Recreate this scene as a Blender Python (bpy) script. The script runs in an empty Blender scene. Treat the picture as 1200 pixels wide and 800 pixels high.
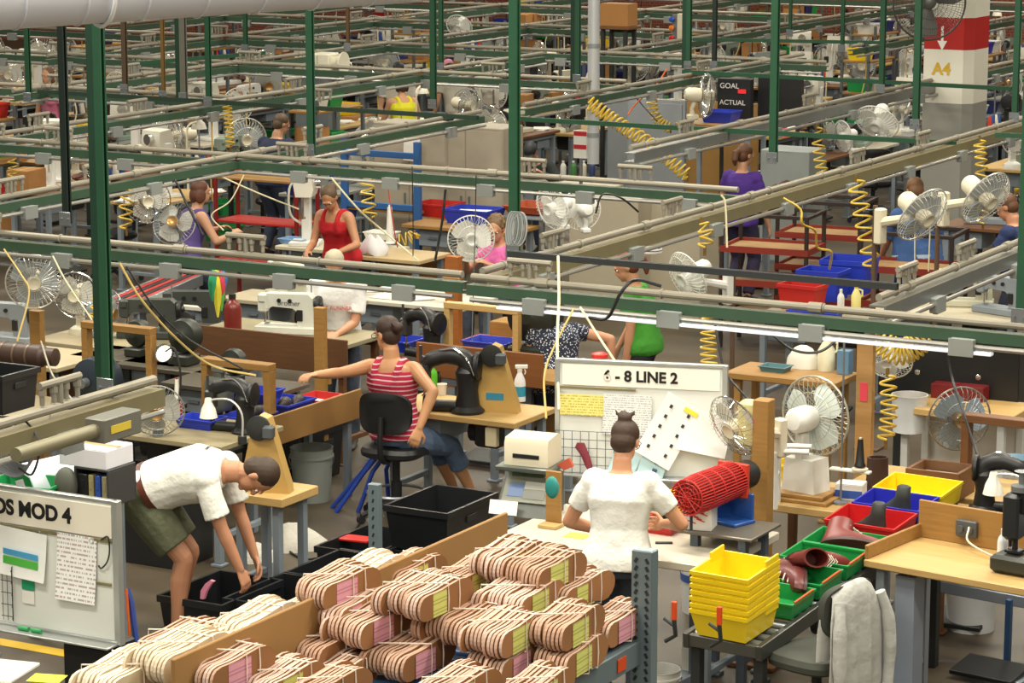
import bpy, math, random
from mathutils import Vector, Matrix
rnd = random.Random(7)
C = bpy.context.scene.collection
D = bpy.data
R = math.radians
PI = math.pi
V = Vector
# ---------------------------------------------------------------- camera
F, CAMH = 3200.0, 4.9
PITCH = math.atan(600 / F)
cam = D.objects.new('camera', D.cameras.new('camera'))
C.objects.link(cam)
cam.location = (0, 0, CAMH)
cam.rotation_euler = (PI / 2 - PITCH, 0, 0)
cam.data.lens = F / 1200 * 36
cam.data.sensor_width = 36
cam.data.clip_end = 300
bpy.context.scene.camera = cam
# ---------------------------------------------------------------- light
vs = bpy.context.scene.view_settings
vs.view_transform = 'Standard'
vs.look = 'None'
vs.gamma = 1
vs.use_curve_mapping = False
vs.exposure = 0.0
w = D.worlds.new('hall_ambient')
bpy.context.scene.world = w
w.use_nodes = True
w.node_tree.nodes['Background'].inputs[0].default_value = (1.0, .91, .72, 1)
w.node_tree.nodes['Background'].inputs[1].default_value = 0.45


def lamp(x, y, z, sx, sy, e, rz=0, col=(1, .94, .80)):
    l = D.lights.new('hall_or_fill_light', 'AREA')
    l.shape = 'RECTANGLE'
    l.size, l.size_y, l.energy, l.color = sx, sy, e, col
    o = D.objects.new('hall_or_fill_light', l)
    C.objects.link(o)
    o.location = (x, y, z)
    o.rotation_euler = (0, 0, rz)


for (lx, ly) in ((-2.5, 2), (2.5, 2.5), (-3.2, 8.5), (3.2, 9.5), (-4.5, 14), (0.5, 15), (5.5, 16), (-6, 21), (0, 22.5), (6, 24), (-8, 30), (0, 32), (8, 34), (-9, 43), (2, 44), (11, 46)):  # first pair, above the camera, is unseen fill added to brighten the foreground
    lamp(lx, ly, 7.0, 3.2, 0.7, 270 if ly < 5 else 330 if ly < 13 else 420, R(-29))
# ---------------------------------------------------------------- geometry of the view: pixels of the 1200x800 photograph to places
cpi, spi = math.cos(PITCH), math.sin(PITCH)
RT = R(29)
GRID = -RT
UA = V((math.cos(RT), -math.sin(RT), 0))
UB = V((math.sin(RT), math.cos(RT), 0))


def at(px, py, z):
    a, b = (px - 600) / F, (400 - py) / F
    r = V((a, cpi + b * spi, -spi + b * cpi))
    r *= (z - CAMH) / r.z
    return V((r.x, r.y, z))


def W(px, py, s):
    d = F / s
    a, b = (px - 600) / F * d, (400 - py) / F * d
    return V((a, d * cpi + b * spi, CAMH - d * spi + b * cpi))


def G(u, v, z=0.0):
    p = UA * u + UB * v
    return V((p.x, p.y, z))


def uv(p):
    return p.dot(UA), p.dot(UB)


def proj(p):
    y, z = p[1], p[2] - CAMH
    d = y * cpi - z * spi
    return 600 + F * p[0] / d, 400 - F * (y * spi + z * cpi) / d


# ---------------------------------------------------------------- materials
MATS = {}


def lin(h):
    h = h.lstrip('#')
    o = []
    for i in (0, 2, 4):
        c = int(h[i:i + 2], 16) / 255
        o.append(c / 12.92 if c <= .04045 else ((c + .055) / 1.055) ** 2.4)
    return (*o, 1)


def mat(h, rough=.55, metal=0.0, var=.12, kind='', h2=None, scale=6.0, emit=0, alpha=1.0):
    key = (h, rough, metal, var, kind, h2, scale, emit, alpha)
    if key in MATS:
        return MATS[key]
    m = D.materials.new('paint_' + h)
    m.use_nodes = True
    nt = m.node_tree
    N, L = nt.nodes, nt.links
    b = N['Principled BSDF']
    b.inputs['Roughness'].default_value = rough
    b.inputs['Metallic'].default_value = metal
    c = lin(h)
    tc = N.new('ShaderNodeTexCoord')
    ns = N.new('ShaderNodeTexNoise')
    ns.inputs['Scale'].default_value = scale
    ns.inputs['Detail'].default_value = 5
    mx = N.new('ShaderNodeMix')
    mx.data_type = 'RGBA'
    A, B, O = mx.inputs['A'], mx.inputs['B'], mx.outputs['Result']
    A.default_value = tuple(max(0, x * (1 - var)) for x in c[:3]) + (1,)
    B.default_value = tuple(min(1, x * (1 + var)) for x in c[:3]) + (1,)
    L.new(tc.outputs['Object'], ns.inputs['Vector'])
    L.new(ns.outputs[0], mx.inputs['Factor'])
    out = O

    def over(fac, col):
        nonlocal out
        q = N.new('ShaderNodeMix')
        q.data_type = 'RGBA'
        L.new(fac, q.inputs['Factor'])
        L.new(out, q.inputs['A'])
        q.inputs['B'].default_value = lin(col)
        out = q.outputs['Result']

    def math_(op, a, bb=0.0, cc=None):
        q = N.new('ShaderNodeMath')
        q.operation = op
        for i, x in enumerate((a, bb) if cc is None else (a, bb, cc)):
            if isinstance(x, (int, float)):
                q.inputs[i].default_value = x
            else:
                L.new(x, q.inputs[i])
        return q.outputs[0]

    def xyz(o='Object'):
        q = N.new('ShaderNodeSeparateXYZ')
        L.new(tc.outputs[o], q.inputs[0])
        return q.outputs

    if kind == 'dust':          # dust settled on faces that look up
        g = N.new('ShaderNodeNewGeometry')
        q = N.new('ShaderNodeSeparateXYZ')
        L.new(g.outputs['Normal'], q.inputs[0])
        f = math_('MULTIPLY_ADD', q.outputs[2], 2.0, -1.0)
        n2 = math_('MULTIPLY_ADD', ns.outputs[0], 1.2, -.05)
        q2 = N.new('ShaderNodeMath')
        q2.operation = 'MULTIPLY'
        q2.use_clamp = True
        L.new(f, q2.inputs[0])
        L.new(n2, q2.inputs[1])
        over(q2.outputs[0], h2 or '9a9078')
    elif kind == 'wood':
        mp = N.new('ShaderNodeMapping')
        mp.inputs['Scale'].default_value = (1.5, 14, 14)
        L.new(tc.outputs['Object'], mp.inputs[0])
        L.new(mp.outputs[0], ns.inputs['Vector'])
        ns.inputs['Scale'].default_value = 3
    elif kind == 'stripe':      # h2 stripes across the garment's height; scale = stripes per metre
        z = xyz()[2]
        f = math_('FRACT', math_('MULTIPLY', z, scale))
        over(math_('LESS_THAN', f, .27), h2)
    elif kind == 'dots':
        vo = N.new('ShaderNodeTexVoronoi')
        vo.inputs['Scale'].default_value = scale
        L.new(tc.outputs['Object'], vo.inputs['Vector'])
        over(math_('LESS_THAN', vo.outputs['Distance'], .33), h2)
    elif kind == 'lines':       # rows of writing on paper, run along local x, stacked in z
        o = xyz()
        f1 = math_('FRACT', math_('MULTIPLY', o[2], scale))
        cb = N.new('ShaderNodeCombineXYZ')
        L.new(math_('MULTIPLY', o[0], scale * 4), cb.inputs[0])
        L.new(math_('FLOOR', math_('MULTIPLY', o[2], scale)), cb.inputs[2])
        wn = N.new('ShaderNodeTexWhiteNoise')
        sn = N.new('ShaderNodeVectorMath')
        sn.operation = 'FLOOR'
        L.new(cb.outputs[0], sn.inputs[0])
        L.new(sn.outputs[0], wn.inputs['Vector'])
        over(math_('MULTIPLY', math_('LESS_THAN', f1, .42), math_('LESS_THAN', wn.outputs['Value'], .62)), h2)
    elif kind == 'brick':
        br = N.new('ShaderNodeTexBrick')
        br.inputs['Scale'].default_value = 4.5
        br.inputs['Color1'].default_value = c
        br.inputs['Color2'].default_value = tuple(x * .8 for x in c[:3]) + (1,)
        br.inputs['Mortar'].default_value = lin(h2)
        mp = N.new('ShaderNodeMapping')
        mp.inputs['Rotation'].default_value = (PI / 2, 0, 0)
        L.new(tc.outputs['Object'], mp.inputs[0])
        L.new(mp.outputs[0], br.inputs['Vector'])
        out = br.outputs['Color']
    elif kind == 'floor':
        n2 = N.new('ShaderNodeTexNoise')
        n2.inputs['Scale'].default_value = 1.3
        n2.inputs['Detail'].default_value = 8
        L.new(tc.outputs['Object'], n2.inputs['Vector'])
        over(math_('MULTIPLY_ADD', n2.outputs[0], 1.6, -.45), h2)
    elif kind == 'chest':       # faded print: a block of broken red lettering marks
        pass
    L.new(out, b.inputs['Base Color'])
    bm = N.new('ShaderNodeBump')
    bm.inputs['Strength'].default_value = .55 if kind == 'cloth' else .25 if kind in ('stripe', 'dots') else .08
    bm.inputs['Distance'].default_value = .06 if kind == 'cloth' else .02
    L.new(ns.outputs[0], bm.inputs['Height'])
    L.new(bm.outputs[0], b.inputs['Normal'])
    if emit:
        b.inputs['Emission Color'].default_value = c
        b.inputs['Emission Strength'].default_value = emit
    if alpha < 1:
        b.inputs['Alpha'].default_value = alpha
    MATS[key] = m
    return m


GREEN = mat('1f4a33', .45, .0, .2, 'dust', '55604a')
RAILG = mat('2f4a37', .55, .0, .2, 'dust', '5f5e4a')
TANCH = mat('6a6347', .6, 0, .15, 'dust', '7d7354')
PIPE = mat('8c877a', .55, .25, .15, 'dust', '857c66')
CONDUIT = mat('9b9b98', .35, .6, .1, 'dust', 'a89f88')
BOXM = mat('8f9492', .5, .3, .1)
BRASS = mat('8a6c3a', .4, .6)
STEEL = mat('8d9298', .35, .7, .1)
GREYP = mat('7d8790', .5, .1, .1)
CHROME = mat('d5d5d5', .12, 1, .02)
BLACK = mat('17181a', .45, 0, .2)
BLACKP = mat('1b1d20', .3, 0, .2)
DARK = mat('2b2d2c', .5, .2, .2)
WHITE = mat('dcdcd6', .45, 0, .04)
CREAM = mat('d3cbb4', .45, 0, .05)
BEIGE = mat('b9ab8c', .5, 0, .07)
WOOD = mat('96703a', .5, 0, .28, 'wood')
WOODL = mat('b99860', .5, 0, .16, 'wood')
WOODD = mat('6a4526', .55, 0, .25, 'wood')
CARD = mat('a1713d', .75, 0, .1)
BOARD = mat('9b7442', .8, 0, .07)
YEL = mat('c9ab3e', .4, 0, .1)
BLUE = mat('2136a8', .4, 0, .08)
RED = mat('b3201c', .45, 0, .1)
BINY = mat('e8c91a', .35, 0, .05)
BING = mat('1f8f49', .4, 0, .08)
PAPER = mat('eeede6', .7, 0, .02)


# ---------------------------------------------------------------- mesh builder
def frame(d):
    d = V(d).normalized()
    a = V((0, 0, 1)) if abs(d.z) < .9 else V((1, 0, 0))
    x = d.cross(a).normalized()
    return x, x.cross(d).normalized() * 1.0, d


class MB:
    def __init__(s):
        s.v, s.f, s.M = [], [], Matrix()

    def add(s, vs_, fs):
        o = len(s.v)
        s.v += [s.M @ V(p) for p in vs_]
        s.f += [tuple(i + o for i in f) for f in fs]
        return s

    def box(s, c, d, rz=0, ch=0.004, rx=0, ry=0):
        x, y, z = d[0] / 2, d[1] / 2, d[2] / 2
        ch = min(ch, x * .45, y * .45, z * .45)
        m = Matrix.Translation(c) @ Matrix.Rotation(rz, 4, 'Z') @ Matrix.Rotation(ry, 4, 'Y') @ Matrix.Rotation(rx, 4, 'X')
        vs_, fs = [], []
        ring = lambda a, b, zz: [(-a, -b + (y - b if 0 else 0), zz), (a, -b, zz), (a, b, zz), (-a, b, zz)]
        L = [(x - ch, y - ch, -z), (x, y, -z + ch), (x, y, z - ch), (x - ch, y - ch, z)]
        for a, b, zz in L:
            k = ch * .6
            if a == x:
                vs_ += [(-a, -b + k, zz), (-a + k, -b, zz), (a - k, -b, zz), (a, -b + k, zz), (a, b - k, zz), (a - k, b, zz), (-a + k, b, zz), (-a, b - k, zz)]
            else:
                vs_ += [(-a, -b, zz), (-a, -b, zz), (a, -b, zz), (a, -b, zz), (a, b, zz), (a, b, zz), (-a, b, zz), (-a, b, zz)]
                vs_[-8:] = [(-a, -b + .3 * k, zz), (-a + .3 * k, -b, zz), (a - .3 * k, -b, zz), (a, -b + .3 * k, zz), (a, b - .3 * k, zz), (a - .3 * k, b, zz), (-a + .3 * k, b, zz), (-a, b - .3 * k, zz)]
        fs.append(tuple(reversed(range(8))))
        for j in range(3):
            for i in range(8):
                fs.append((j * 8 + i, j * 8 + (i + 1) % 8, j * 8 + 8 + (i + 1) % 8, j * 8 + 8 + i))
        fs.append(tuple(range(24, 32)))
        return s.add([m @ V(p) for p in vs_], fs)

    def rings(s, rs, cap=True, closed=False):
        n = len(rs[0])
        vs_ = [p for r in rs for p in r]
        fs = []
        k = len(rs)
        for j in range(k if closed else k - 1):
            a, b = j * n, ((j + 1) % k) * n
            for i in range(n):
                fs.append((a + i, a + (i + 1) % n, b + (i + 1) % n, b + i))
        if cap and not closed:
            fs.append(tuple(reversed(range(n))))
            fs.append(tuple(range((k - 1) * n, k * n)))
        return s.add(vs_, fs)

    def cyl(s, a, b, r, r2=None, n=12, cap=True):
        a, b = V(a), V(b)
        x, y, _ = frame(b - a)
        r2 = r if r2 is None else r2
        c = [(math.cos(2 * PI * i / n), math.sin(2 * PI * i / n)) for i in range(n)]
        return s.rings([[a + x * (p * r) - y * (q * r) for p, q in c], [b + x * (p * r2) - y * (q * r2) for p, q in c]], cap)

    def tube(s, pts, r, n=6, closed=False):
        pts = [V(p) for p in pts]
        k = len(pts)
        rs = []
        x = None
        for i, p in enumerate(pts):
            if closed:
                d = pts[(i + 1) % k] - pts[i - 1]
            else:
                d = pts[min(i + 1, k - 1)] - pts[max(i - 1, 0)]
            if d.length < 1e-9:
                d = V((0, 0, 1))
            d.normalize()
            if x is None:
                x = frame(d)[0]
            x = (x - d * x.dot(d))
            if x.length < 1e-6:
                x = frame(d)[0]
            x.normalize()
            y = d.cross(x)
            rr = r[i] if isinstance(r, (list, tuple)) else r
            rs.append([p + x * (math.cos(2 * PI * j / n) * rr) + y * (math.sin(2 * PI * j / n) * rr) for j in range(n)])
        return s.rings(rs, True, closed)

    def lathe(s, prof, n=16, M=None, cap=True):
        rs = []
        for r, z in prof:
            ring = [V((r * math.cos(2 * PI * i / n), r * math.sin(2 * PI * i / n), z)) for i in range(n)]
            rs.append([M @ p for p in ring] if M else ring)
        return s.rings(rs, cap)

    def ell(s, c, r, n=14, m=9, M=None):
        c = V(c)
        r = (r, r, r) if isinstance(r, (int, float)) else r
        rs = []
        for j in range(m + 1):
            t = PI * (j + (.12 if j == 0 else -.12 if j == m else 0)) / m
            q = []
            for i in range(n):
                p = V((r[0] * math.sin(t) * math.cos(2 * PI * i / n), r[1] * math.sin(t) * math.sin(2 * PI * i / n), -r[2] * math.cos(t)))
                q.append(c + (M @ p if M else p))
            rs.append(q)
        return s.rings(rs)

    def prism(s, poly, y0, y1, ax='xz'):
        f = (lambda a, b, t: V((a, t, b))) if ax == 'xz' else (lambda a, b, t: V((t, a, b))) if ax == 'yz' else (lambda a, b, t: V((a, b, t)))
        return s.rings([[f(a, b, y0) for a, b in poly], [f(a, b, y1) for a, b in poly]])

    def tray(s, w, d, h, t=.004, tp=.9, c=(0, 0, 0), lip=0.0, front=1.0):
        """open box; base is tp of the rim; front wall (-y) may be lower"""
        def ring(a, b, z, zf=None):
            zf = z if zf is None else zf
            return [V(c) + V(p) for p in ((-a, -b, zf), (a, -b, zf), (a, b, z), (-a, b, z))]
        W_, Dp = w / 2, d / 2
        bw, bd = W_ * tp, Dp * tp
        hf = h * front
        rs = [ring(bw, bd, 0), ring(W_, Dp, h * .86, hf * .86)]
        if lip:
            rs += [ring(W_ + lip, Dp + lip, h * .86, hf * .86), ring(W_ + lip, Dp + lip, h, hf)]
        else:
            rs += [ring(W_, Dp, h, hf)]
        rs += [ring(W_ - t, Dp - t, h, hf), ring(bw - t, bd - t, t)]
        s.rings(rs)
        return s

    def helix(s, path, Rr, turns, r, n=5, seg=14):
        path = [V(p) for p in path]
        pts = spline(path, 40)
        tot = int(turns * seg)
        out = []
        for i in range(tot + 1):
            t = i / tot * (len(pts) - 1)
            k = min(int(t), len(pts) - 2)
            p = pts[k].lerp(pts[k + 1], t - k)
            d = (pts[k + 1] - pts[k]).normalized()
            x, y, _ = frame(d)
            a = 2 * PI * turns * i / tot
            out.append(p + x * (math.cos(a) * Rr) + y * (math.sin(a) * Rr))
        return s.tube(out, r, n)

    def build(s, name, m, parent=None, smooth=35):
        me = D.meshes.new(name)
        me.from_pydata([tuple(p) for p in s.v], [], s.f)
        me.validate()
        me.materials.append(m)
        if smooth:
            me.shade_smooth()
            me.set_sharp_from_angle(angle=R(smooth))
        o = D.objects.new(name, me)
        C.objects.link(o)
        if parent:
            o.parent = parent
        return o


def spline(p, n=12):
    p = [V(q) for q in p]
    if len(p) < 3:
        return [p[0].lerp(p[-1], i / n) for i in range(n + 1)]
    q = [p[0] * 2 - p[1]] + p + [p[-1] * 2 - p[-2]]
    out = []
    per = max(2, n // (len(p) - 1))
    for i in range(1, len(q) - 2):
        for k in range(per):
            t = k / per
            a, b, c, d = q[i - 1], q[i], q[i + 1], q[i + 2]
            out.append(.5 * ((2 * b) + (c - a) * t + (2 * a - 5 * b + 4 * c - d) * t * t + (3 * b - a - 3 * c + d) * t ** 3))
    out.append(p[-1])
    return out


# ---------------------------------------------------------------- things
def tag(o, label, cat, group=None, kind=None):
    if label:
        o['label'] = label
        o['category'] = cat
    if group:
        o['group'] = group
    if kind:
        o['kind'] = kind
    return o


def thing(name, label, cat, loc=(0, 0, 0), rz=0.0, group=None):
    o = D.objects.new(name, None)
    o.empty_display_size = .05
    C.objects.link(o)
    o.location = loc
    o.rotation_euler = (0, 0, rz)
    return tag(o, label, cat, group)


KIDS = {}


def kids(o):
    return list(o.children)


def copy_tree(o, parent=None):
    c = o.copy()
    C.objects.link(c)
    if parent:
        c.parent = parent
    for ch in kids(o):
        copy_tree(ch, c)
    return c


PROTO = {}


def inst(key, fn, label, cat, loc, rz=GRID, group=None, sc=None, ry=None):
    """first call builds the thing, later calls copy it with all its parts"""
    if key in PROTO:
        o = copy_tree(PROTO[key])
        for k in ('group',):
            if k in o:
                del o[k]
    else:
        o = fn()
        PROTO[key] = o
    tag(o, label, cat, group)
    o.location = loc
    o.rotation_euler = (0, 0, rz)
    if ry:
        o.rotation_euler = ry
    if sc:
        o.scale = (sc, sc, sc)
    return o


def struct(o):
    o['kind'] = 'structure'
    return o


def single(mb, name, m, label, cat, loc=(0, 0, 0), rz=0.0, group=None, smooth=35):
    o = mb.build(name, m, None, smooth)
    o.location = loc
    o.rotation_euler = (0, 0, rz)
    return tag(o, label, cat, group)


def text(body, size, m, parent, loc, rot, name='lettering', ext=.0015, bold=0.0, sx=1.0):
    cu = D.curves.new(name, 'FONT')
    cu.body, cu.size, cu.extrude, cu.offset = body, size, ext, bold
    cu.align_x, cu.align_y = 'CENTER', 'CENTER'
    t = D.objects.new(name, cu)
    C.objects.link(t)
    dg = bpy.context.evaluated_depsgraph_get()
    me = D.meshes.new_from_object(t.evaluated_get(dg))
    D.objects.remove(t)
    me.materials.clear()
    me.materials.append(m)
    o = D.objects.new(name, me)
    C.objects.link(o)
    o.parent = parent
    o.location, o.rotation_euler, o.scale = loc, rot, (sx, 1, 1)
    return o


# ---------------------------------------------------------------- people
def remesh(mb, name, m, parent, vox, it=4, fac=.5):
    o = mb.build(name, m, parent, 0)
    r = o.modifiers.new('r', 'REMESH')
    r.mode, r.voxel_size = 'VOXEL', vox
    if it:
        q = o.modifiers.new('s', 'SMOOTH')
        q.iterations, q.factor = it, fac
    dg = bpy.context.evaluated_depsgraph_get()
    me = D.meshes.new_from_object(o.evaluated_get(dg))
    old = o.data
    o.modifiers.clear()
    o.data = me
    D.meshes.remove(old)
    me.name = name
    me.shade_smooth()
    if not me.materials:
        me.materials.append(m)
    return o


def ik(a, t, l1, l2, pole):
    d = t - a
    L = d.length
    if L > (l1 + l2) * .998:
        d = d.normalized() * (l1 + l2) * .998
        L = d.length
    u = d.normalized()
    c = (l1 * l1 + L * L - l2 * l2) / (2 * L)
    h = math.sqrt(max(0, l1 * l1 - c * c))
    p = V(pole)
    p = p - u * p.dot(u)
    p = p.normalized() if p.length > 1e-5 else frame(u)[0]
    return a + u * c + p * h, a + d


def seg(mb, pts, rad, n=12, M=1.0):
    """tapered limb with round ends"""
    pts = [V(p) for p in pts]
    d0, d1 = (pts[0] - pts[1]).normalized(), (pts[-1] - pts[-2]).normalized()
    P_ = [pts[0] + d0 * rad[0] * .7] + pts + [pts[-1] + d1 * rad[-1] * .7]
    r_ = [rad[0] * .6] + list(rad) + [rad[-1] * .6]
    q = spline(P_, (len(P_) - 1) * 4)
    per = (len(q) - 1) / (len(r_) - 1)
    rr = []
    for i in range(len(q)):
        t = i / per
        k = min(int(t), len(r_) - 2)
        rr.append(r_[k] + (r_[k + 1] - r_[k]) * (t - k))
    mb.tube(q, rr, n)


def hand(mb, wr, d, nrm, side, h=1.0, curl=.5, r=.0085):
    """palm, four unequal bent fingers and a thumb from the side of the palm; nrm = palm normal, fingers curl towards it"""
    d, nrm = V(d).normalized(), V(nrm)
    nrm = (nrm - d * nrm.dot(d)).normalized()
    s = d.cross(nrm).normalized() * side
    pl = .085 * h
    rs = []
    for t, wd, th in ((-.1, .024, .02), (.15, .03, .021), (.5, .038, .019), (.85, .041, .016), (1.02, .036, .012)):
        c = wr + d * (pl * t)
        rs.append([c + s * (wd * h * math.cos(2 * PI * i / 12)) + nrm * (th * h * .8 * math.sin(2 * PI * i / 12)) for i in range(12)])
    mb.rings(rs)
    for k, (off, ln) in enumerate(((.031, .072), (.0105, .08), (-.0105, .075), (-.031, .058))):
        b = wr + d * (pl * .93) + s * (off * h)
        a, p, pts = 0.15, b, [b - d * .015]
        pts.append(b)
        for j, f in enumerate((.45, .31, .24)):
            a += curl * (.55 + .15 * j)
            dd = d * math.cos(a) + nrm * math.sin(a) + s * off * 1.6
            p = p + dd.normalized() * ln * f * h
            pts.append(p)
        mb.tube(pts, [r * 1.1, r * 1.1, r * 1.05, r * .95, r * .8], 8)
        mb.ell(pts[-1], r * .85, 8, 5)
    b = wr + d * (pl * .28) + s * (.022 * h)
    p1 = b + (s * .75 + d * .55 + nrm * .35).normalized() * .042 * h
    p2 = p1 + (s * .25 + d * .85 + nrm * .5).normalized() * .032 * h
    p3 = p2 + (d * .85 + nrm * .5 - s * .1).normalized() * .022 * h
    mb.tube([b, p1, p2, p3], [r * 1.6, r * 1.3, r * 1.15, r * .9], 8)
    mb.ell(p3, r * .9, 8, 5)


def person(label, loc, rz, hip=.93, lean=5, twist=0, bend=0, side=0, head=(0, 0), rh=None, lh=None, rf=(.1, 0, 0), lf=(-.1, 0, 0),
           rpole=(.5, -1, -.3), lpole=(-.5, -1, -.3), kpole=(0, 1, 0), ht=1.0, girth=1.0, fem=False,
           skin='c08f6f', hair='3a2a1e', hairstyle='short', shirt=('e8e8e2', 'cloth', None, 6), sleeve=.55, tank=False,
           legs=('2b3447', 'full'), vox=.012, res_c=.012, shoes='2a2623', glasses=False, curl=.5, rpalm=None, lpalm=None, extra=None, belt=None, hem=-.14):
    sk = mat(skin, .5, 0, .06)
    t = thing('person', label, 'person', loc, rz)
    k = ht
    B = MB()
    pel = V((0, 0, hip))
    a = R(lean)
    X = V((1, 0, 0))
    rt = Matrix.Rotation(R(side), 3, 'Y')
    dirs = []
    p = pel.copy()
    sp = []
    N_ = 12
    for i in range(N_ + 1):
        f = i / N_
        sp.append(p.copy())
        aa = a + R(bend) * f
        dv = rt @ V((0, math.sin(aa), math.cos(aa)))
        dirs.append(dv)
        p = p + dv * (.50 * k / N_)
    top = sp[-1]

    def spine(f):
        if f < 0:
            return pel + dirs[0] * (.5 * k * f), dirs[0]
        x = min(f, 1) * N_
        i = min(int(x), N_ - 1)
        q = sp[i].lerp(sp[i + 1], x - i)
        if f > 1:
            q = sp[-1] + dirs[-1] * (.5 * k * (f - 1))
        return q, dirs[i]

    g = girth
    if fem:
        prof = [(-.16, .125, .10), (-.06, .168, .118), (.06, .172, .118), (.22, .145, .102), (.38, .128, .092), (.55, .14, .104), (.70, .155, .12), (.80, .162, .108), (.90, .15, .085), (.965, .10, .07), (1.02, .055, .056), (1.16, .05, .053)]
        shw = .165
    else:
        prof = [(-.16, .125, .10), (-.06, .160, .112), (.06, .162, .115), (.22, .155, .112), (.38, .152, .11), (.55, .163, .115), (.70, .178, .122), (.80, .186, .115), (.90, .172, .092), (.965, .115, .074), (1.02, .062, .063), (1.16, .058, .06)]
        shw = .19

    def lat(f):
        return (Matrix.Rotation(R(twist) * max(0, min(1, f)), 3, 'Z') @ X)

    def loft(mb, f0, f1, off, flare=0.0, gg=g):
        rs = []
        fs = sorted({f0, f1, *[q[0] for q in prof if f0 < q[0] < f1]})
        for f in fs:
            f = max(f, prof[0][0])
            for i in range(len(prof) - 1):
                if prof[i][0] <= f <= prof[i + 1][0]:
                    u = (f - prof[i][0]) / (prof[i + 1][0] - prof[i][0])
                    rx = prof[i][1] * (1 - u) + prof[i + 1][1] * u
                    ry = prof[i][2] * (1 - u) + prof[i + 1][2] * u
                    break
            c, dv = spine(f)
            x = lat(f)
            x = (x - dv * x.dot(dv)).normalized()
            y = dv.cross(x)
            wgt = gg if f < .75 else 1 + (gg - 1) * .4
            if f > .95:
                wgt = 1
            o = off + flare * max(0, (f1 - f) / (f1 - f0) - .3)
            rx, ry = rx * k * wgt + o, ry * k * (wgt * 1.0) + o
            ring = []
            for j in range(20):
                th = 2 * PI * j / 20
                ct, st = math.cos(th), math.sin(th)
                e = .85
                ring.append(c + x * (rx * math.copysign(abs(ct) ** e, ct)) + y * (ry * math.copysign(abs(st) ** e, st)))
            rs.append(ring)
        mb.rings(rs)

    loft(B, -.16, 1.16, 0)
    if fem:
        for sgn in (-1, 1):
            c, dv = spine(.68)
            x = lat(.7)
            y = dv.cross(x)
            B.ell(c + x * (.07 * sgn * k) + y * (.085 * k), (.062 * k, .055 * k, .06 * k))
    # head
    nb, dn = spine(1.08)
    xl = lat(1)
    hy, hp = R(head[0]), R(head[1])          # turn, nod down
    fw0 = V((0, 1, 0)) if abs(lean + bend) < 60 else V((0, math.cos(a + R(bend)) + .3, -math.sin(a + R(bend)))).normalized()
    xl2 = Matrix.Rotation(hy + R(twist), 3, 'Z') @ X
    up = (V((0, 0, 1)) * .75 + dn * .6).normalized() if lean + bend < 50 else (dn + V((0, 0, .15))).normalized()
    xl2 = (xl2 - up * xl2.dot(up)).normalized()
    fw = up.cross(xl2).normalized()
    rm = Matrix.Rotation(-hp, 3, xl2)
    fw, up = rm @ fw, rm @ up
    hc = nb + dn * (.045 * k) + up * (.095 * k) + fw * (.018 * k)
    HM = Matrix((xl2, fw, up)).transposed()

    def hp_(x, y, z):
        return hc + HM @ V((x, y, z)) * k

    seg(B, [nb - dn * .08 * k, nb + dn * .03 * k, hp_(0, -.01, -.06)], [.056 * k, .052 * k, .05 * k])
    B.ell(hp_(0, -.008, .025), (.073 * k, .093 * k, .092 * k), 18, 12, HM)
    B.ell(hp_(0, .028, -.045), (.054 * k, .058 * k, .068 * k), 16, 10, HM)
    B.ell(hp_(0, .068, -.088), (.026 * k, .022 * k, .02 * k), 10, 7, HM)
    B.tube([hp_(0, .085, .012), hp_(0, .104, -.022), hp_(0, .098, -.036)], [.008 * k, .0125 * k, .011 * k], 8)
    B.ell(hp_(0, .088, .024), (.05 * k, .014 * k, .012 * k), 10, 6, HM)
    B.ell(hp_(0, .084, -.060), (.024 * k, .012 * k, .009 * k), 10, 6, HM)
    for sgn in (-1, 1):
        B.ell(hp_(.074 * sgn, -.012, -.01), (.009 * k, .02 * k, .032 * k), 8, 6, HM)
    # arms
    J = {}
    for sgn, hd, pole, palm in ((1, rh, rpole, rpalm), (-1, lh, lpole, lpalm)):
        c, dv = spine(.885)
        x = lat(1)
        sh = c + x * (shw * sgn * k)
        tgt = V(hd) if hd else sh + V((sgn * .08, .08, -.52 * k))
        el, wr = ik(sh, tgt, .285 * k, .255 * k, V(pole))
        J[sgn] = (sh, el, wr)
        seg(B, [sh - x * sgn * .05 * k, sh, sh.lerp(el, .45), el], [.055 * k, .056 * k, .047 * k, .038 * k])
        seg(B, [el, el.lerp(wr, .3), wr], [.038 * k, .039 * k, .026 * k])
        dd = (wr - el).normalized()
        pn = V(palm) if palm else V((-sgn * .6, .2, -.7))
        hand(B, wr + dd * .01, dd, pn, sgn, k, curl, .0088 * k if vox < .01 else .0105 * k)
    # legs
    K = {}
    for sgn, ft in ((1, rf), (-1, lf)):
        hj = pel + X * (.09 * sgn * k) - dirs[0] * (.02)
        an = V(ft[:3]) + V((0, 0, .085 * k))
        kn, an = ik(hj, an, .43 * k, .415 * k, V(kpole))
        K[sgn] = (hj, kn, an)
        gl = .5 + .5 * g
        seg(B, [hj, hj.lerp(kn, .35), hj.lerp(kn, .8), kn], [.088 * k * gl, .082 * k * gl, .06 * k, .054 * k])
        dl = (an - kn).normalized()
        bk = -(V(kpole) - dl * V(kpole).dot(dl)).normalized()
        seg(B, [kn, kn.lerp(an, .3) + bk * .014 * k, kn.lerp(an, .65) + bk * .006, an], [.052 * k, .055 * k, .043 * k, .034 * k])
    BO = remesh(B, 'body', sk, t, vox, 3)
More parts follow.
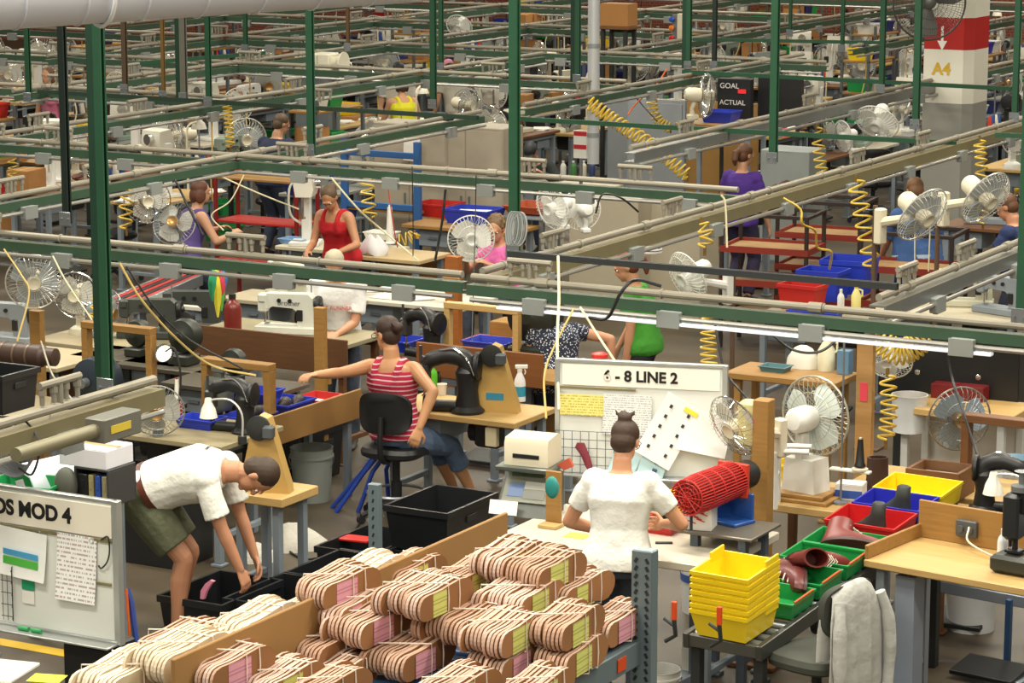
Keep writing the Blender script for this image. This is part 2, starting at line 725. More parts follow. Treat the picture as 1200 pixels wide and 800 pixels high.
    # shoes
    for sgn, ft in ((1, rf), (-1, lf)):
        S = MB()
        an = K[sgn][2]
        fd = V((0, 1, 0)) if len(ft) < 4 else V((math.sin(R(ft[3])), math.cos(R(ft[3])), 0))
        fd = V((fd.x, fd.y, 0)).normalized()
        rs = []
        sd = V((fd.y, -fd.x, 0))
        for f, wd, hh in ((-.075, .026, .05), (-.06, .036, .09), (0, .04, .105), (.06, .042, .08), (.13, .047, .055), (.18, .042, .045), (.205, .02, .03)):
            c = V((an.x, an.y, an.z - .085 * k)) + fd * f * k
            rs.append([c + sd * (wd * k * math.cos(q)) + V((0, 0, max(.002, hh * k * (.5 + .5 * math.sin(q))))) for q in [2 * PI * i / 12 for i in range(12)]])
        S.rings(rs)
        S.build('shoe', mat(shoes, .5), t)
    # clothes
    colr, kd, c2, sc = (list(shirt) + [None, 6])[:4]
    cm = mat(colr, .85, 0, .05, kd, c2, sc)
    S = MB()
    if tank:
        loft(S, -.10 if not fem else -.08, .85, .012 * k, .012)
        for sgn in (-1, 1):
            pts = []
            for f, yy in ((.72, -.115), (.88, -.096), (.985, -.03), (.985, .03), (.88, .098), (.72, .125)):
                c, dv = spine(f)
                x = lat(f)
                y = dv.cross(x)
                pts.append(c + x * (.085 * sgn * k) + y * (yy * k))
            rs = spline(pts, 20)
            S.tube(rs, .026 * k, 8)
        if fem:
            for sgn in (-1, 1):
                c, dv = spine(.68)
                x = lat(.7)
                S.ell(c + x * (.07 * sgn * k) + dv.cross(x) * (.088 * k), (.07 * k, .06 * k, .068 * k))
    else:
        loft(S, hem, .985, .016 * k, .016 if hem < 0 else .004)
        if fem:
            for sgn in (-1, 1):
                c, dv = spine(.68)
                x = lat(.7)
                S.ell(c + x * (.07 * sgn * k) + dv.cross(x) * (.088 * k), (.07 * k, .06 * k, .068 * k))
        for sgn in (-1, 1):
            sh, el, wr = J[sgn]
            x = lat(1) * sgn
            S.ell(sh - x * .015, .079 * k, 14, 9)
            if sleeve <= 1:
                e = sh.lerp(el, sleeve)
                S.tube([sh - x * .09 * k, sh - x * .02, sh.lerp(e, .5), e], [.07 * k, .074 * k, .069 * k, (.074 if not fem else .062) * k], 14)
            else:
                seg(S, [sh - x * .07, sh, sh.lerp(el, .5), el, el.lerp(wr, .9)], [.068 * k, .07 * k, .062 * k, .052 * k, .042 * k])
    remesh(S, 'shirt', cm, t, res_c, 3)
    lc, lk = legs[0], legs[1]
    S = MB()
    loft(S, -.17, .17, .010 * k)
    cut = {'full': 1.0, 'shorts': -.80, 'capri': .45, 'skirt': .3}[lk]
    for sgn in (1, -1):
        hj, kn, an = K[sgn]
        gl = .5 + .5 * g
        if cut < 0:
            S.tube([hj + V((0, 0, .05)), hj, hj.lerp(kn, .4), hj.lerp(kn, -cut)], [.08 * k, .104 * k * gl, .108 * k * gl, .105 * k], 14)
        else:
            seg(S, [hj, hj.lerp(kn, .4), kn], [.099 * k * gl, .095 * k * gl, .072 * k])
            S.tube([kn.lerp(hj, .1), kn, kn.lerp(an, cut * .5), kn.lerp(an, cut * .96)], [.07 * k, .073 * k, .07 * k, (.062 if cut == 1 else .075) * k], 14)
    lm = mat(lc, .85, 0, .08, 'cloth')
    remesh(S, 'shorts' if cut < 0 else 'trousers', lm, t, res_c, 3)
    if belt:
        c, dv = spine(.14)
        x = lat(0)
        y = dv.cross(x)
        S = MB()
        rs = []
        for i in range(28):
            q = 2 * PI * i / 28
            rs.append(c + x * ((.162 * g + .024) * k * math.cos(q)) + y * ((.115 * g + .022) * k * math.sin(q)))
        S.rings([[p_ + dv * zz for p_ in rs] for zz in (-.02, .02)], False)
        S.build('belt', mat(belt, .4), t)
    # hair
    hm = mat(hair, .6, 0, .25, '', None, 30)
    S = MB()
    if hairstyle == 'cap':
        S.ell(hp_(0, -.012, .05), (.082 * k, .102 * k, .075 * k), 18, 10, HM)
        S.ell(hp_(0, .105, .05), (.065 * k, .06 * k, .012 * k), 14, 6, HM)
        remesh(S, 'cap', hm, t, .008, 2)
        S = MB()
        S.ell(hp_(0, -.035, -.005), (.077 * k, .072 * k, .07 * k), 16, 10, HM)
        remesh(S, 'hair', mat('2c2018', .6), t, .008, 2)
    else:
        S.ell(hp_(0, -.022, .042), (.081 * k, .092 * k, .086 * k), 18, 12, HM)
        if hairstyle == 'balding':
            S = MB()
            S.ell(hp_(0, -.035, .015), (.0805 * k, .083 * k, .07 * k), 18, 12, HM)
            S.ell(hp_(0, .01, .075), (.055 * k, .07 * k, .04 * k), 14, 8, HM)
        else:
            S.ell(hp_(0, -.045, -.01), (.074 * k, .066 * k, .075 * k), 14, 9, HM)
        if hairstyle in ('bun', 'bunlow'):
            z, y = (.115, -.07) if hairstyle == 'bun' else (.03, -.125)
            S.ell(hp_(0, y, z), (.042 * k, .04 * k, .038 * k), 12, 8, HM)
            for q in range(5):
                S.tube([hp_(.05 * math.cos(q * 1.3), y, z + .02), hp_(.06 * math.cos(q * 1.3 + .8), y - .01, z + .045)], [.012, .004], 6)
        elif hairstyle == 'pony':
            S.tube([hp_(0, -.10, .03), hp_(0, -.15, 0), hp_(0.01, -.155, -.07), hp_(0, -.13, -.13)], [.035 * k, .042 * k, .036 * k, .012 * k], 10)
        elif hairstyle == 'bob':
            for sgn in (-1, 1):
                S.ell(hp_(.066 * sgn, -.03, -.035), (.026 * k, .06 * k, .075 * k), 12, 8, HM)
            S.ell(hp_(0, -.075, -.03), (.07 * k, .04 * k, .08 * k), 12, 8, HM)
        elif hairstyle == 'curly':
            for q in range(26):
                th, ph = q * 2.4, .25 + (q / 26) * 1.7
                S.ell(hp_(.078 * math.sin(ph) * math.cos(th), -.03 + .09 * math.sin(ph) * math.sin(th) * (.6 if math.sin(th) > 0 else 1), .035 + .085 * math.cos(ph)), .027 * k, 8, 6)
        remesh(S, 'hair', hm, t, .007, 2)
    # eyes and brows
    for sgn in (-1, 1):
        S = MB()
        S.ell(hp_(.031 * sgn, .0765, .004), (.0135 * k, .008 * k, .008 * k), 10, 6, HM)
        e = S.build('eye', mat('e5dfd6', .2), t)
        S = MB()
        S.ell(hp_(.031 * sgn, .0835, .004), (.0055 * k, .003 * k, .0055 * k), 8, 5, HM)
        S.build('iris', mat('2a2019', .2), e)
    S = MB()
    S.ell(hp_(0, .094, -.060), (.021 * k, .005 * k, .0055 * k), 10, 5, HM)
    S.build('lips', mat('9a5a50', .5), t)
    if glasses:
        S = MB()
        for sgn in (-1, 1):
            S.tube([hp_(.033 * sgn + .024 * math.cos(q), .103, .002 + .017 * math.sin(q)) for q in [2 * PI * i / 12 for i in range(12)]], .0022, 6, True)
            S.tube([hp_(.057 * sgn, .10, .006), hp_(.082 * sgn, .04, .006), hp_(.083 * sgn, -.015, .004)], .0022, 6)
        S.tube([hp_(-.009, .104, .004), hp_(.009, .104, .004)], .002, 6)
        S.build('glasses', mat('201c1a', .3), t)
    if extra:
        extra(t, dict(J=J, K=K, spine=spine, lat=lat, hp=hp_, HM=HM, k=k))
    return t


# ---------------------------------------------------------------- makers of the repeated kinds
def mk_fan(blade='c9c8bf', body=CREAM, guard=CHROME, mount='desk', hubm=None, tilt=10, rad=.2, spokes=36):
    """desk fan looking along its local -y; origin under its foot (or at its clamp)"""
    t = thing('desk_fan', None, 'fan')
    hz = {'desk': .36, 'clip': .22, 'arm': .1}[mount]
    T = Matrix.Translation((0, 0, hz)) @ Matrix.Rotation(R(tilt), 4, 'X')
    g = MB()
    g.M = T
    for sgn, dep in ((-1, .07), (1, .045)):
        y0 = -.07
        for i in range(spokes):
            a = 2 * PI * i / spokes
            ca, sa = math.cos(a), math.sin(a)
            pr = ((.25, 1), (.6, .93), (.88, .62), (1.0, .05))
            g.tube([V((rad * q * ca, y0 + sgn * dep * e, rad * q * sa)) for q, e in pr], .0019, 3)
        for q, e in ((.28, .99), (.62, .92)):
            g.tube([V((rad * q * math.cos(a), y0 + sgn * dep * e, rad * q * math.sin(a))) for a in [2 * PI * i / 24 for i in range(24)]], .0024, 4, True)
    g.tube([V((rad * 1.01 * math.cos(a), -.07, rad * 1.01 * math.sin(a))) for a in [2 * PI * i / 32 for i in range(32)]], .006, 6, True)
    g.build('guard', guard, t)
    bm = mat(blade, .35, 0, .03, alpha=.72) if blade in ('b9b9b0', 'a9b0b4') else mat(blade, .35, 0, .03)
    for b in range(3):
        m = MB()
        m.M = T
        a0 = 2 * PI * b / 3
        A, Bq = [], []
        for i in range(9):
            u = i / 8
            q = rad * (.16 + .72 * u)
            wd = .52 + .38 * math.sin(PI * min(1, u * .9 + .1))
            for lst, off, yy in ((A, -wd, -.018), (Bq, wd, .018)):
                an = a0 + off + .25 * u
                lst.append(V((q * math.cos(an), -.072 + yy, q * math.sin(an))))
        e = V((0, .003, 0))
        mid = [(p + q_) / 2 * 1.0 for p, q_ in zip(A, Bq)]
        mid = [V((c.x, c.y, c.z)) * 1 for c in mid]
        md = []
        for i, c in enumerate(mid):
            u = i / 8
            q = rad * (.16 + .72 * u)
            an = a0 + .25 * u
            md.append(V((q * math.cos(an), -.062, q * math.sin(an))))
        m.rings([[A[i], md[i], Bq[i], Bq[i] + e, md[i] + e, A[i] + e] for i in range(9)])
        m.build('blade', bm, t)
    h = MB()
    h.M = T @ Matrix.Rotation(PI / 2, 4, 'X')
    h.lathe([(.008, .128), (.03, .132), (.046, .142), (.05, .138), (.05, .06), (.03, .04)], 18)
    h.build('hub', hubm or body, t)
    h = MB()
    h.M = T @ Matrix.Rotation(PI / 2, 4, 'X')
    h.lathe([(.03, .03), (.062, .02), (.068, -.02), (.064, -.10), (.045, -.125), (.01, -.13)], 18)
    h.build('motor_housing', body, t)
    n = MB()
    if mount == 'desk':
        n.rings([[V((sx * .035 * (1 - .3 * u), .03 + .025 * sy, .06 + u * (hz - .10))) for sx, sy in ((-1, -1), (1, -1), (1, 1), (-1, 1))] for u in (0, .5, 1)])
        n.build('neck', body, t)
        b = MB()
        b.rings([[V((.10 * q * math.cos(a), .02 + .09 * q * math.sin(a), z)) for a in [2 * PI * i / 20 for i in range(20)]] for q, z in ((1, 0), (1.02, .02), (.9, .05), (.5, .075))])
        b.build('foot', body, t)
    elif mount == 'clip':
        n.tube([(0, .03, hz - .05), (0, .06, hz - .12), (0, .05, .04)], [.024, .02, .026], 8)
        n.build('neck', body, t)
        b = MB()
        b.box((0, .05, .025), (.08, .10, .05), ch=.012)
        b.build('foot', body, t)
    else:
        n.tube([(0, .02, hz - .05), (0, .10, .02), (0, .28, -.02)], [.022, .028, .034], 8)
        n.build('neck', body, t)
        b = MB()
        b.box((0, .30, -.05), (.07, .06, .24), ch=.01)
        b.build('foot', body, t)
    return t


def fan(label, loc, rz, key='cream', sc=1.0, tilt=10, mount='desk', group=None):
    kw = {'cream': dict(), 'white': dict(blade='e4e4de', body=WHITE, guard=WHITE), 'grey': dict(blade='b9b9b0', body=GREYP, guard=mat('9a9c9a', .35, .5), hubm=mat('b98f55', .3, .6)),
          'clear': dict(blade='a9b0b4', body=CREAM, guard=mat('c2c2ba', .3, .4)), 'blue': dict(blade='8fa3b5', body=mat('8b97a0', .4), guard=mat('84807a', .35, .6), hubm=mat('b0946a', .25, .8))}[key]
    return inst(('fan', key, tilt, mount), lambda: mk_fan(tilt=tilt, mount=mount, **kw), label, 'fan', loc, rz, group, sc)


def mk_sewing(body=CREAM, dark=BLACK, words=None):
    """flat-bed industrial machine: needle end at -x, handwheel at +x, operator on -y; origin on the table top"""
    t = thing('sewing_machine', None, 'sewing machine')
    m = MB()
    m.box((0, 0, .03), (.50, .19, .06), ch=.008)
    m.build('bed', body, t)
    m = MB()
    m.prism([(.10, .06), (.24, .06), (.235, .22), (.225, .29), (.19, .32), (-.16, .315), (-.215, .30), (-.22, .20), (-.14, .195), (-.11, .215), (.06, .205), (.095, .18)], -.055, .055)
    m.build('arm', body, t)
    m = MB()
    m.box((-.19, -.03, .24), (.075, .075, .15), ch=.012)
    m.box((-.19, -.07, .28), (.05, .03, .06), ch=.01)
    m.build('face_plate', body, t)
    m = MB()
    m.cyl((-.19, 0, .20), (-.19, 0, .075), .008)
    m.cyl((-.165, 0, .22), (-.165, 0, .10), .007)
    m.box((-.17, -.005, .068), (.035, .05, .012), ch=.003)
    m.build('needle_bar', CHROME, t)
    m = MB()
    m.M = Matrix.Translation((.245, 0, .235)) @ Matrix.Rotation(PI / 2, 4, 'Y')
    m.lathe([(.02, -.01), (.068, -.005), (.072, .01), (.068, .03), (.03, .034), (.02, .05)], 18)
    m.build('handwheel', dark, t)
    for x in (-.05, .04):
        m = MB()
        m.cyl((x, -.054, .265), (x, -.07, .265), .016)
        m.build('dial', dark, t)
    m = MB()
    m.box((.12, -.056, .15), (.05, .02, .09), ch=.004)
    m.build('stitch_lever', dark, t)
    m = MB()
    m.cyl((.18, .06, .32), (.18, .06, .42), .006, n=8)
    m.build('spool_pin', STEEL, t)
    if words:
        text(words, .06, mat('5a6068', .5), t, (.03, -.0565, .245), (PI / 2, 0, 0))
    return t


def mk_postbed(body=BLACK):
    """heavy black cast post machine: curved arm over a slim post, cylinder base"""
    t = thing('post_sewing_machine', None, 'sewing machine')
    m = MB()
    m.lathe([(.12, 0), (.125, .02), (.09, .05), (.075, .16), (.085, .26), (.09, .30), (.05, .36)], 20)
    m.build('column', body, t)
    m = MB()
    m.tube(spline([(.03, 0, .24), (.0, 0, .37), (-.12, 0, .41), (-.27, 0, .37), (-.32, 0, .30)], 16), [.075] * 4 + [.07] * 5 + [.06] * 4 + [.05] * 4, 14)
    m.build('arm', body, t)
    m = MB()
    m.box((-.32, 0, .27), (.085, .10, .17), ch=.015)
    m.cyl((-.32, 0, .40), (-.32, 0, .33), .03)
    m.cyl((-.34, -.02, .36), (-.34, -.02, .48), .012)
    m.build('head', mat('3a3c3e', .4, .3), t)
    m = MB()
    m.cyl((-.32, 0, .2), (-.32, 0, .12), .008)
    m.box((-.32, 0, .115), (.03, .05, .01))
    m.build('needle_bar', CHROME, t)
    m = MB()
    m.tube([(-.0, 0, .04), (-.30, 0, .04)], .045, 12)
    m.cyl((-.31, 0, 0), (-.31, 0, .105), .03, .02)
    m.build('bed_post', body, t)
    m = MB()
    m.M = Matrix.Translation((.06, 0, .34)) @ Matrix.Rotation(PI / 2, 4, 'Y')
    m.lathe([(.03, -.01), (.105, 0), (.11, .02), (.10, .035), (.04, .045)], 22)
    m.build('handwheel', BLACK, t)
    m = MB()
    m.tube(spline([(-.2, -.03, .45), (-.08, -.06, .47), (.02, -.09, .40), (.07, -.10, .29)], 14), .007, 6)
    m.build('lever', CHROME, t)
    return t


def mk_bracket(tape=True):
    """tan cast motor bracket with pulley"""
    t = thing('motor_bracket', None, 'machine bracket')
    m = MB()
    m.prism([(-.17, 0), (.17, 0), (.16, .06), (.06, .40), (.035, .48), (-.02, .50), (-.07, .46), (-.08, .38)], -.05, .05)
    m.build('plate', mat('b39152', .5, 0, .12), t)
    m = MB()
    m.M = Matrix.Translation((-.02, -.05, .42)) @ Matrix.Rotation(PI / 2, 4, 'X')
    m.lathe([(.02, 0), (.075, 0), (.08, .012), (.07, .02), (.08, .03), (.04, .04)], 20)
    m.build('pulley', DARK, t)
    m = MB()
    m.box((.05, -.08, .40), (.07, .07, .09), ch=.015)
    m.build('motor', mat('50555a', .5, .3), t)
    if tape:
        m = MB()
        m.box((0, -.0515, .12), (.13, .002, .05), ch=.0005)
        m.build('tape', mat('2a7d9a', .6), t)
    return t


def bench(label, c, w_, d, z, rz=GRID, top=WOODL, leg=GREYP, th=.04, cat='workbench', name='workbench', group=None, legs=True, shelf=False, modesty=None, under=False):
    """top centre c at height z"""
    t = thing(name, label, cat, (c[0], c[1], 0), rz, group)
    m = MB()
    m.box((0, 0, z - th / 2), (w_, d, th), ch=.006)
    m.build('top', top, t)
    if legs:
        for sx in (-1, 1):
            for sy in (-1, 1):
                m = MB()
                x, y = sx * (w_ / 2 - .08), sy * (d / 2 - .07)
                m.box((x, y, (z - th) / 2 + .01), (.05, .05, z - th - .02), ch=.004)
                m.box((x, y, .01), (.09, .09, .02), ch=.004)
                m.build('leg', leg, t)
        for sx in (-1, 1):
            m = MB()
            m.box((sx * (w_ / 2 - .08), 0, .2), (.04, d - .16, .04))
            m.build('stretcher', leg, t)
        m = MB()
        m.box((0, d / 2 - .07, z - th - .03), (w_ - .2, .03, .06))
        m.build('apron', leg, t)
    if shelf:
        m = MB()
        m.box((0, 0, .26), (w_ - .12, d - .12, .03))
        m.build('shelf', top, t)
    if under:
        m = MB()
        m.box((w_ * .18, 0, z - th - .12), (.2, .18, .2), ch=.02)
        m.cyl((w_ * .18 - .1, 0, z - th - .12), (w_ * .18 - .16, 0, z - th - .12), .08)
        m.build('motor', BLACK, t)
        m = MB()
        m.box((0, -.05, .06), (.42, .26, .03), rx=.15)
        m.build('pedal', DARK, t)
        m = MB()
        m.box((-w_ * .25, .0, z - th - .10), (.34, d * .7, .17), ch=.005)
        q_ = m.build('drawer', GREYP, t)
        m = MB()
        m.box((-w_ * .25, -d * .35 - .012, z - th - .10), (.1, .02, .02), ch=.004)
        m.build('handle', STEEL, q_)
    if modesty:
        m = MB()
        m.box((0, d / 2 - .03, z - .3), (w_ - .1, .02, .5))
        m.build('back_panel', modesty, t)
    return t


def tray(name, label, cat, loc, rz, w_, d, h, m, tp=.85, lip=.008, front=1.0, t=.005, group=None, label_card=None, handles=False):
    b = MB()
    b.tray(w_, d, h, t, tp, lip=lip, front=front)
    if handles or label_card:
        o = thing(name, label, cat, loc, rz, group)
        b.build('shell', m, o, 25)
        if handles:
            for sx in (-1, 1):
                q = MB()
                q.box((sx * (w_ / 2 * (.93 + tp * .07)), 0, h * .66), (.012, w_ * .28, h * .16), ch=.004)
                q.build('handle', DARK, o)
        if label_card:
            q = MB()
            q.box((0, -(d / 2) * (.55 + .45 * tp) - .006, h * front * .5), (w_ * .55, .003, h * .3), rx=-math.atan((1 - tp) * d / 2 / h), ch=.0005)
            q.build('label_card', label_card, o)
        return o
    o = b.build(name, m, None, 25)
    o.location, o.rotation_euler = loc, (0, 0, rz)
    return tag(o, label, cat, group)


def carton(label, loc, rz, w_, d, h, m=CARD, name='cardboard_box', cat='box', tape=True, group=None, open_=False):
    t = thing(name, label, cat, loc, rz, group)
    b = MB()
    if open_:
        b.tray(w_, d, h, .006, 1.0)
        b.build('walls', m, t, 0)
        for s in (-1, 1):
            q = MB()
            q.box((s * (w_ / 2 + d * .14), 0, h + .03), (d * .3, d, .005), ry=s * .35, ch=.001)
            q.build('flap', m, t)
    else:
        b.box((0, 0, h / 2), (w_, d, h), ch=.004)
        b.build('walls', m, t)
        q = MB()
        for s in (-1, 1):
            q.box((s * w_ * .252, 0, h + .0015), (w_ * .485, d * .985, .004), ch=.001)
        q.build('flap', m, t)
        if tape:
            q = MB()
            q.box((0, 0, h + .0042), (w_, .05, .0012), ch=.0002)
            q.build('tape', mat('b59a68', .3), t)
    return t


def bottle(name, label, loc, m, cap, h=.2, r=.035, kind='bottle', group=None):
    t = thing(name, label, 'bottle', loc, 0, group)
    b = MB()
    if kind == 'spray':
        b.lathe([(r, 0), (r, h * .5), (r * .9, h * .6), (r * .4, h * .78), (r * .35, h * .84)], 16)
        b.build('body', m, t)
        q = MB()
        q.cyl((0, 0, h * .82), (0, 0, h * .9), r * .45)
        q.box((.012, 0, h * .95), (r * 2.2, r * .55, h * .11), ch=.006)
        q.tube([(r * .8, 0, h * .9), (r * 1.0, 0, h * .8), (r * .85, 0, h * .74)], .005, 6)
        q.build('trigger', cap, t)
        q = MB()
        q.cyl((0, 0, h * .14), (0, 0, h * .42), r * 1.01, n=16, cap=False)
        q.build('wrapper', mat('2f93b8', .4), t)
    elif kind == 'cone':
        b.lathe([(r, 0), (r, .008), (r * .8, .02), (r * .45, h), (r * .2, h)], 16)
        b.build('thread', m, t)
        q = MB()
        q.cyl((0, 0, h), (0, 0, h * 1.06), r * .25)
        q.build('core', cap, t)
    elif kind == 'jug':
        b.lathe([(r, 0), (r * 1.05, h * .1), (r * 1.05, h * .6), (r * .45, h * .86), (r * .4, h * .92)], 16)
        b.build('body', m, t)
        q = MB()
        q.cyl((0, 0, h * .92), (0, 0, h), r * .45)
        q.build('cap', cap, t)
        q = MB()
        q.tube([(r * .5, 0, h * .86), (r * 1.3, 0, h * .8), (r * 1.3, 0, h * .58), (r * .95, 0, h * .52)], .009, 6)
        q.build('handle', m, t)
    else:
        b.lathe([(r, 0), (r, h * .62), (r * .85, h * .74), (r * .4, h * .84), (r * .38, h * .88)], 16)
        b.build('body', m, t)
        q = MB()
        q.cyl((0, 0, h * .88), (0, 0, h), r * .42)
        q.build('cap', cap, t)
    return t


def bucket(label, loc, m=WHITE, r=.15, h=.36, group=None, band=None):
    t = thing('bucket', label, 'bucket', loc, 0, group)
    b = MB()
    b.lathe([(r * .86, 0), (r * .97, h * .82), (r * 1.04, h * .82), (r * 1.04, h * .86), (r * .98, h * .86), (r, h), (r * 1.03, h), (r * .97, h), (r * .84, .01)], 24)
    b.build('shell', m, t)
    q = MB()
    pts = [(r * 1.05 * math.cos(a), -r * .35 * math.sin(a) - .02, h * .84 - r * .95 * math.sin(a)) for a in [PI * i / 14 for i in range(15)]]
    q.tube(pts, .003, 5)
    q.build('handle', STEEL, t)
    if band:
        q = MB()
        q.lathe([(r * .945 + .001, h * .5), (r * .965 + .001, h * .62)], 24, cap=False)
        q.build('wrapper', band, t)
    return t


def frame_stand(label, loc, rz, w_, h, m=WOOD, d=.09, group=None, th=.05, bar_only=False):
    """inverted U of planks that carries a fan or cables"""
    t = thing('wooden_stand', label, 'stand', loc, rz, group)
    b = MB()
    b.box((0, 0, h - th / 2), (w_, d, th))
    b.build('crossbar', m, t)
    for s in ((-1, 1) if not bar_only else (1,)):
        b = MB()
        b.box((s * (w_ / 2 - th / 2), 0, (h - th) / 2), (th, d * .9, h - th))
        b.build('post', m, t)
    return t


def coil(label, path, Rr=.045, turns=9, r=.006, m=YEL, name='coiled_air_hose', group=None, tail=None):
    t = thing(name, label, 'hose', path[0], 0, group)
    p0 = V(path[0])
    b = MB()
    b.helix([V(p) - p0 for p in path], Rr, turns, r)
    b.build('coil', m, t)
    b = MB()
    e = V(path[-1]) - p0
    b.cyl(e + V((0, 0, .02)), e - V((0, 0, .06)), .011, n=8)
    b.build('fitting', BRASS, t)
    b = MB()
    b.cyl((0, 0, -.01), (0, 0, .05), .012, n=8)
    b.build('fitting', BRASS, t)
    return t


def cable(label, pts, r=.005, m=None, name='cable', cat='cable', group=None, n=24):
    pts = [V(p) for p in pts]
    p0 = pts[0].copy()
    b = MB()
    b.tube(spline([p - p0 for p in pts], n), r, 6)
    return single(b, name, m or BLACK, label, cat, p0, 0, group, 60)


def paper(name, label, loc, rot, w_, h, m=PAPER, parent=None, curl=0.0):
    """thin sheet in its local xz plane, slightly curled"""
    b = MB()
    n = 6
    A = []
    for i in range(n + 1):
        u = i / n
        A.append(V((0, -curl * (1 - u) ** 2, -h / 2 + h * u)))
    b.rings([[p + V((-w_ / 2, 0, 0)), p + V((w_ / 2, 0, 0)), p + V((w_ / 2, .0012, 0)), p + V((-w_ / 2, .0012, 0))] for p in A])
    o = b.build(name, m, parent, 0)
    o.location, o.rotation_euler = loc, rot
    if not parent:
        tag(o, label, 'paper')
    return o


def mk_chair(seat=BLACK, base=BLACK, h=.5):
    t = thing('task_chair', None, 'chair')
    m = MB()
    m.rings([[V((.23 * q * math.copysign(abs(math.cos(a)) ** .6, math.cos(a)), .22 * q * math.copysign(abs(math.sin(a)) ** .6, math.sin(a)), h + z)) for a in [2 * PI * i / 28 for i in range(28)]] for q, z in ((.85, -.05), (1, -.03), (1.02, 0), (.95, .03), (.6, .035))])
    m.build('seat', seat, t)
    m = MB()
    rs = []
    for yy, q in ((-.03, .8), (-.02, 1), (.02, 1.0), (.035, .75)):
        rs.append([V((.20 * q * math.copysign(abs(math.cos(a)) ** .6, math.cos(a)), -.22 + yy - .05 * math.cos(a) ** 2 * -1, h + .30 + .15 * q * math.copysign(abs(math.sin(a)) ** .6, math.sin(a)))) for a in [2 * PI * i / 28 for i in range(28)]])
    m.rings(rs)
    m.build('backrest', seat, t)
    m = MB()
    m.tube(spline([(0, -.05, h - .06), (0, -.22, h - .05), (0, -.275, h + .05), (0, -.262, h + .28)], 14), .022, 8)
    m.build('back_support', base, t)
    m = MB()
    m.cyl((0, 0, h - .05), (0, 0, .28), .028)
    m.cyl((0, 0, .28), (0, 0, .10), .04)
    m.build('gas_column', base, t)
    m = MB()
    m.tube([V((.21 * math.cos(a), .21 * math.sin(a), .20)) for a in [2 * PI * i / 24 for i in range(24)]], .011, 6, True)
    m.build('foot_ring', STEEL, t)
    for i in range(5):
        a = 2 * PI * i / 5 + .3
        m = MB()
        c, s = math.cos(a), math.sin(a)
        m.tube([(0.03 * c, .03 * s, .12), (.17 * c, .17 * s, .1), (.29 * c, .29 * s, .06)], [.028, .024, .016], 8)
        l = m.build('leg', base, t)
        m = MB()
        m.cyl((.29 * c - .015 * s, .29 * s + .015 * c, .03), (.29 * c + .015 * s, .29 * s - .015 * c, .03), .03)
        m.build('caster', BLACK, l)
    return t


def boot(label, loc, rz, m, sole, sc=1.0, lace=None, group=None, high=.17, lay=None):
    t = thing('leather_boot', label, 'shoe', loc, rz, group)
    b = MB()
    rs = []
    for z, x0, x1, wd in ((0.012, -.075, .2, .042), (.03, -.08, .205, .048), (.055, -.078, .195, .046), (.08, -.075, .12, .042), (.105, -.072, .05, .04), (high, -.07, .045, .043)):
        c, hl = (x0 + x1) / 2, (x1 - x0) / 2
        rs.append([V((wd * math.cos(a) * (1 if math.sin(a) < .5 else 1), c + hl * math.sin(a), z)) for a in [2 * PI * i / 20 for i in range(20)]])
    rs.append([V((p.x * .85, p.y * .85, p.z)) for p in rs[-1]])
    rs.append([V((p.x * .8, p.y * .7, .06)) for p in rs[-2]])
    b.rings(rs)
    b.build('upper', m, t)
    b = MB()
    b.rings([[V((wd * math.cos(a), .06 + .145 * math.sin(a), z)) for a in [2 * PI * i / 20 for i in range(20)]] for z, wd in ((0, .044), (.014, .05))])
    b.build('sole', sole, t)
    if lace:
        b = MB()
        for i in range(5):
            z = .075 + i * .02
            y = .115 - i * .018
            b.tube([(-.026, y - .012, z), (0, y + .008, z + .006), (.026, y - .012, z)], .0032, 5)
        b.build('laces', lace, t)
    t.scale = (sc,) * 3
    if lay:
        t.rotation_euler = lay
    return t


def mk_locker():
    t = thing('steel_locker', None, 'locker')
    m = MB()
    m.box((0, 0, .9), (.9, .45, 1.8), ch=.01)
    m.build('body', mat('9c9484', .5, .1), t)
    for s in (-1, 1):
        m = MB()
        m.box((s * .222, -.228, .9), (.43, .012, 1.72), ch=.006)
        d = m.build('door', mat('a59d8c', .5, .1), t)
        m = MB()
        m.box((s * .05, -.24, 1.0), (.02, .02, .12), ch=.004)
        m.build('handle', STEEL, d)
    return t


def mk_lamp():
    """white cone-shade work lamp on a gooseneck; origin at its clamp"""
    t = thing('gooseneck_lamp', None, 'lamp')
    m = MB()
    m.tube(spline([(0, 0, 0), (0, 0, .18), (-.08, 0, .27), (-.2, 0, .27), (-.24, 0, .25)], 20), .007, 6)
    m.build('gooseneck', mat('cfcfcb', .3, .4), t)
    m = MB()
    m.M = Matrix.Translation((-.25, 0, .14))
    m.lathe([(.062, 0), (.048, .06), (.028, .10), (.024, .125), (.02, .135), (.02, .12), (.055, .002)], 20)
    m.build('lamp_shade', mat('e8e6da', .4), t)
    m = MB()
    m.cyl((0, 0, -.02), (0, 0, .03), .03)
    m.build('clamp', DARK, t)
    return t


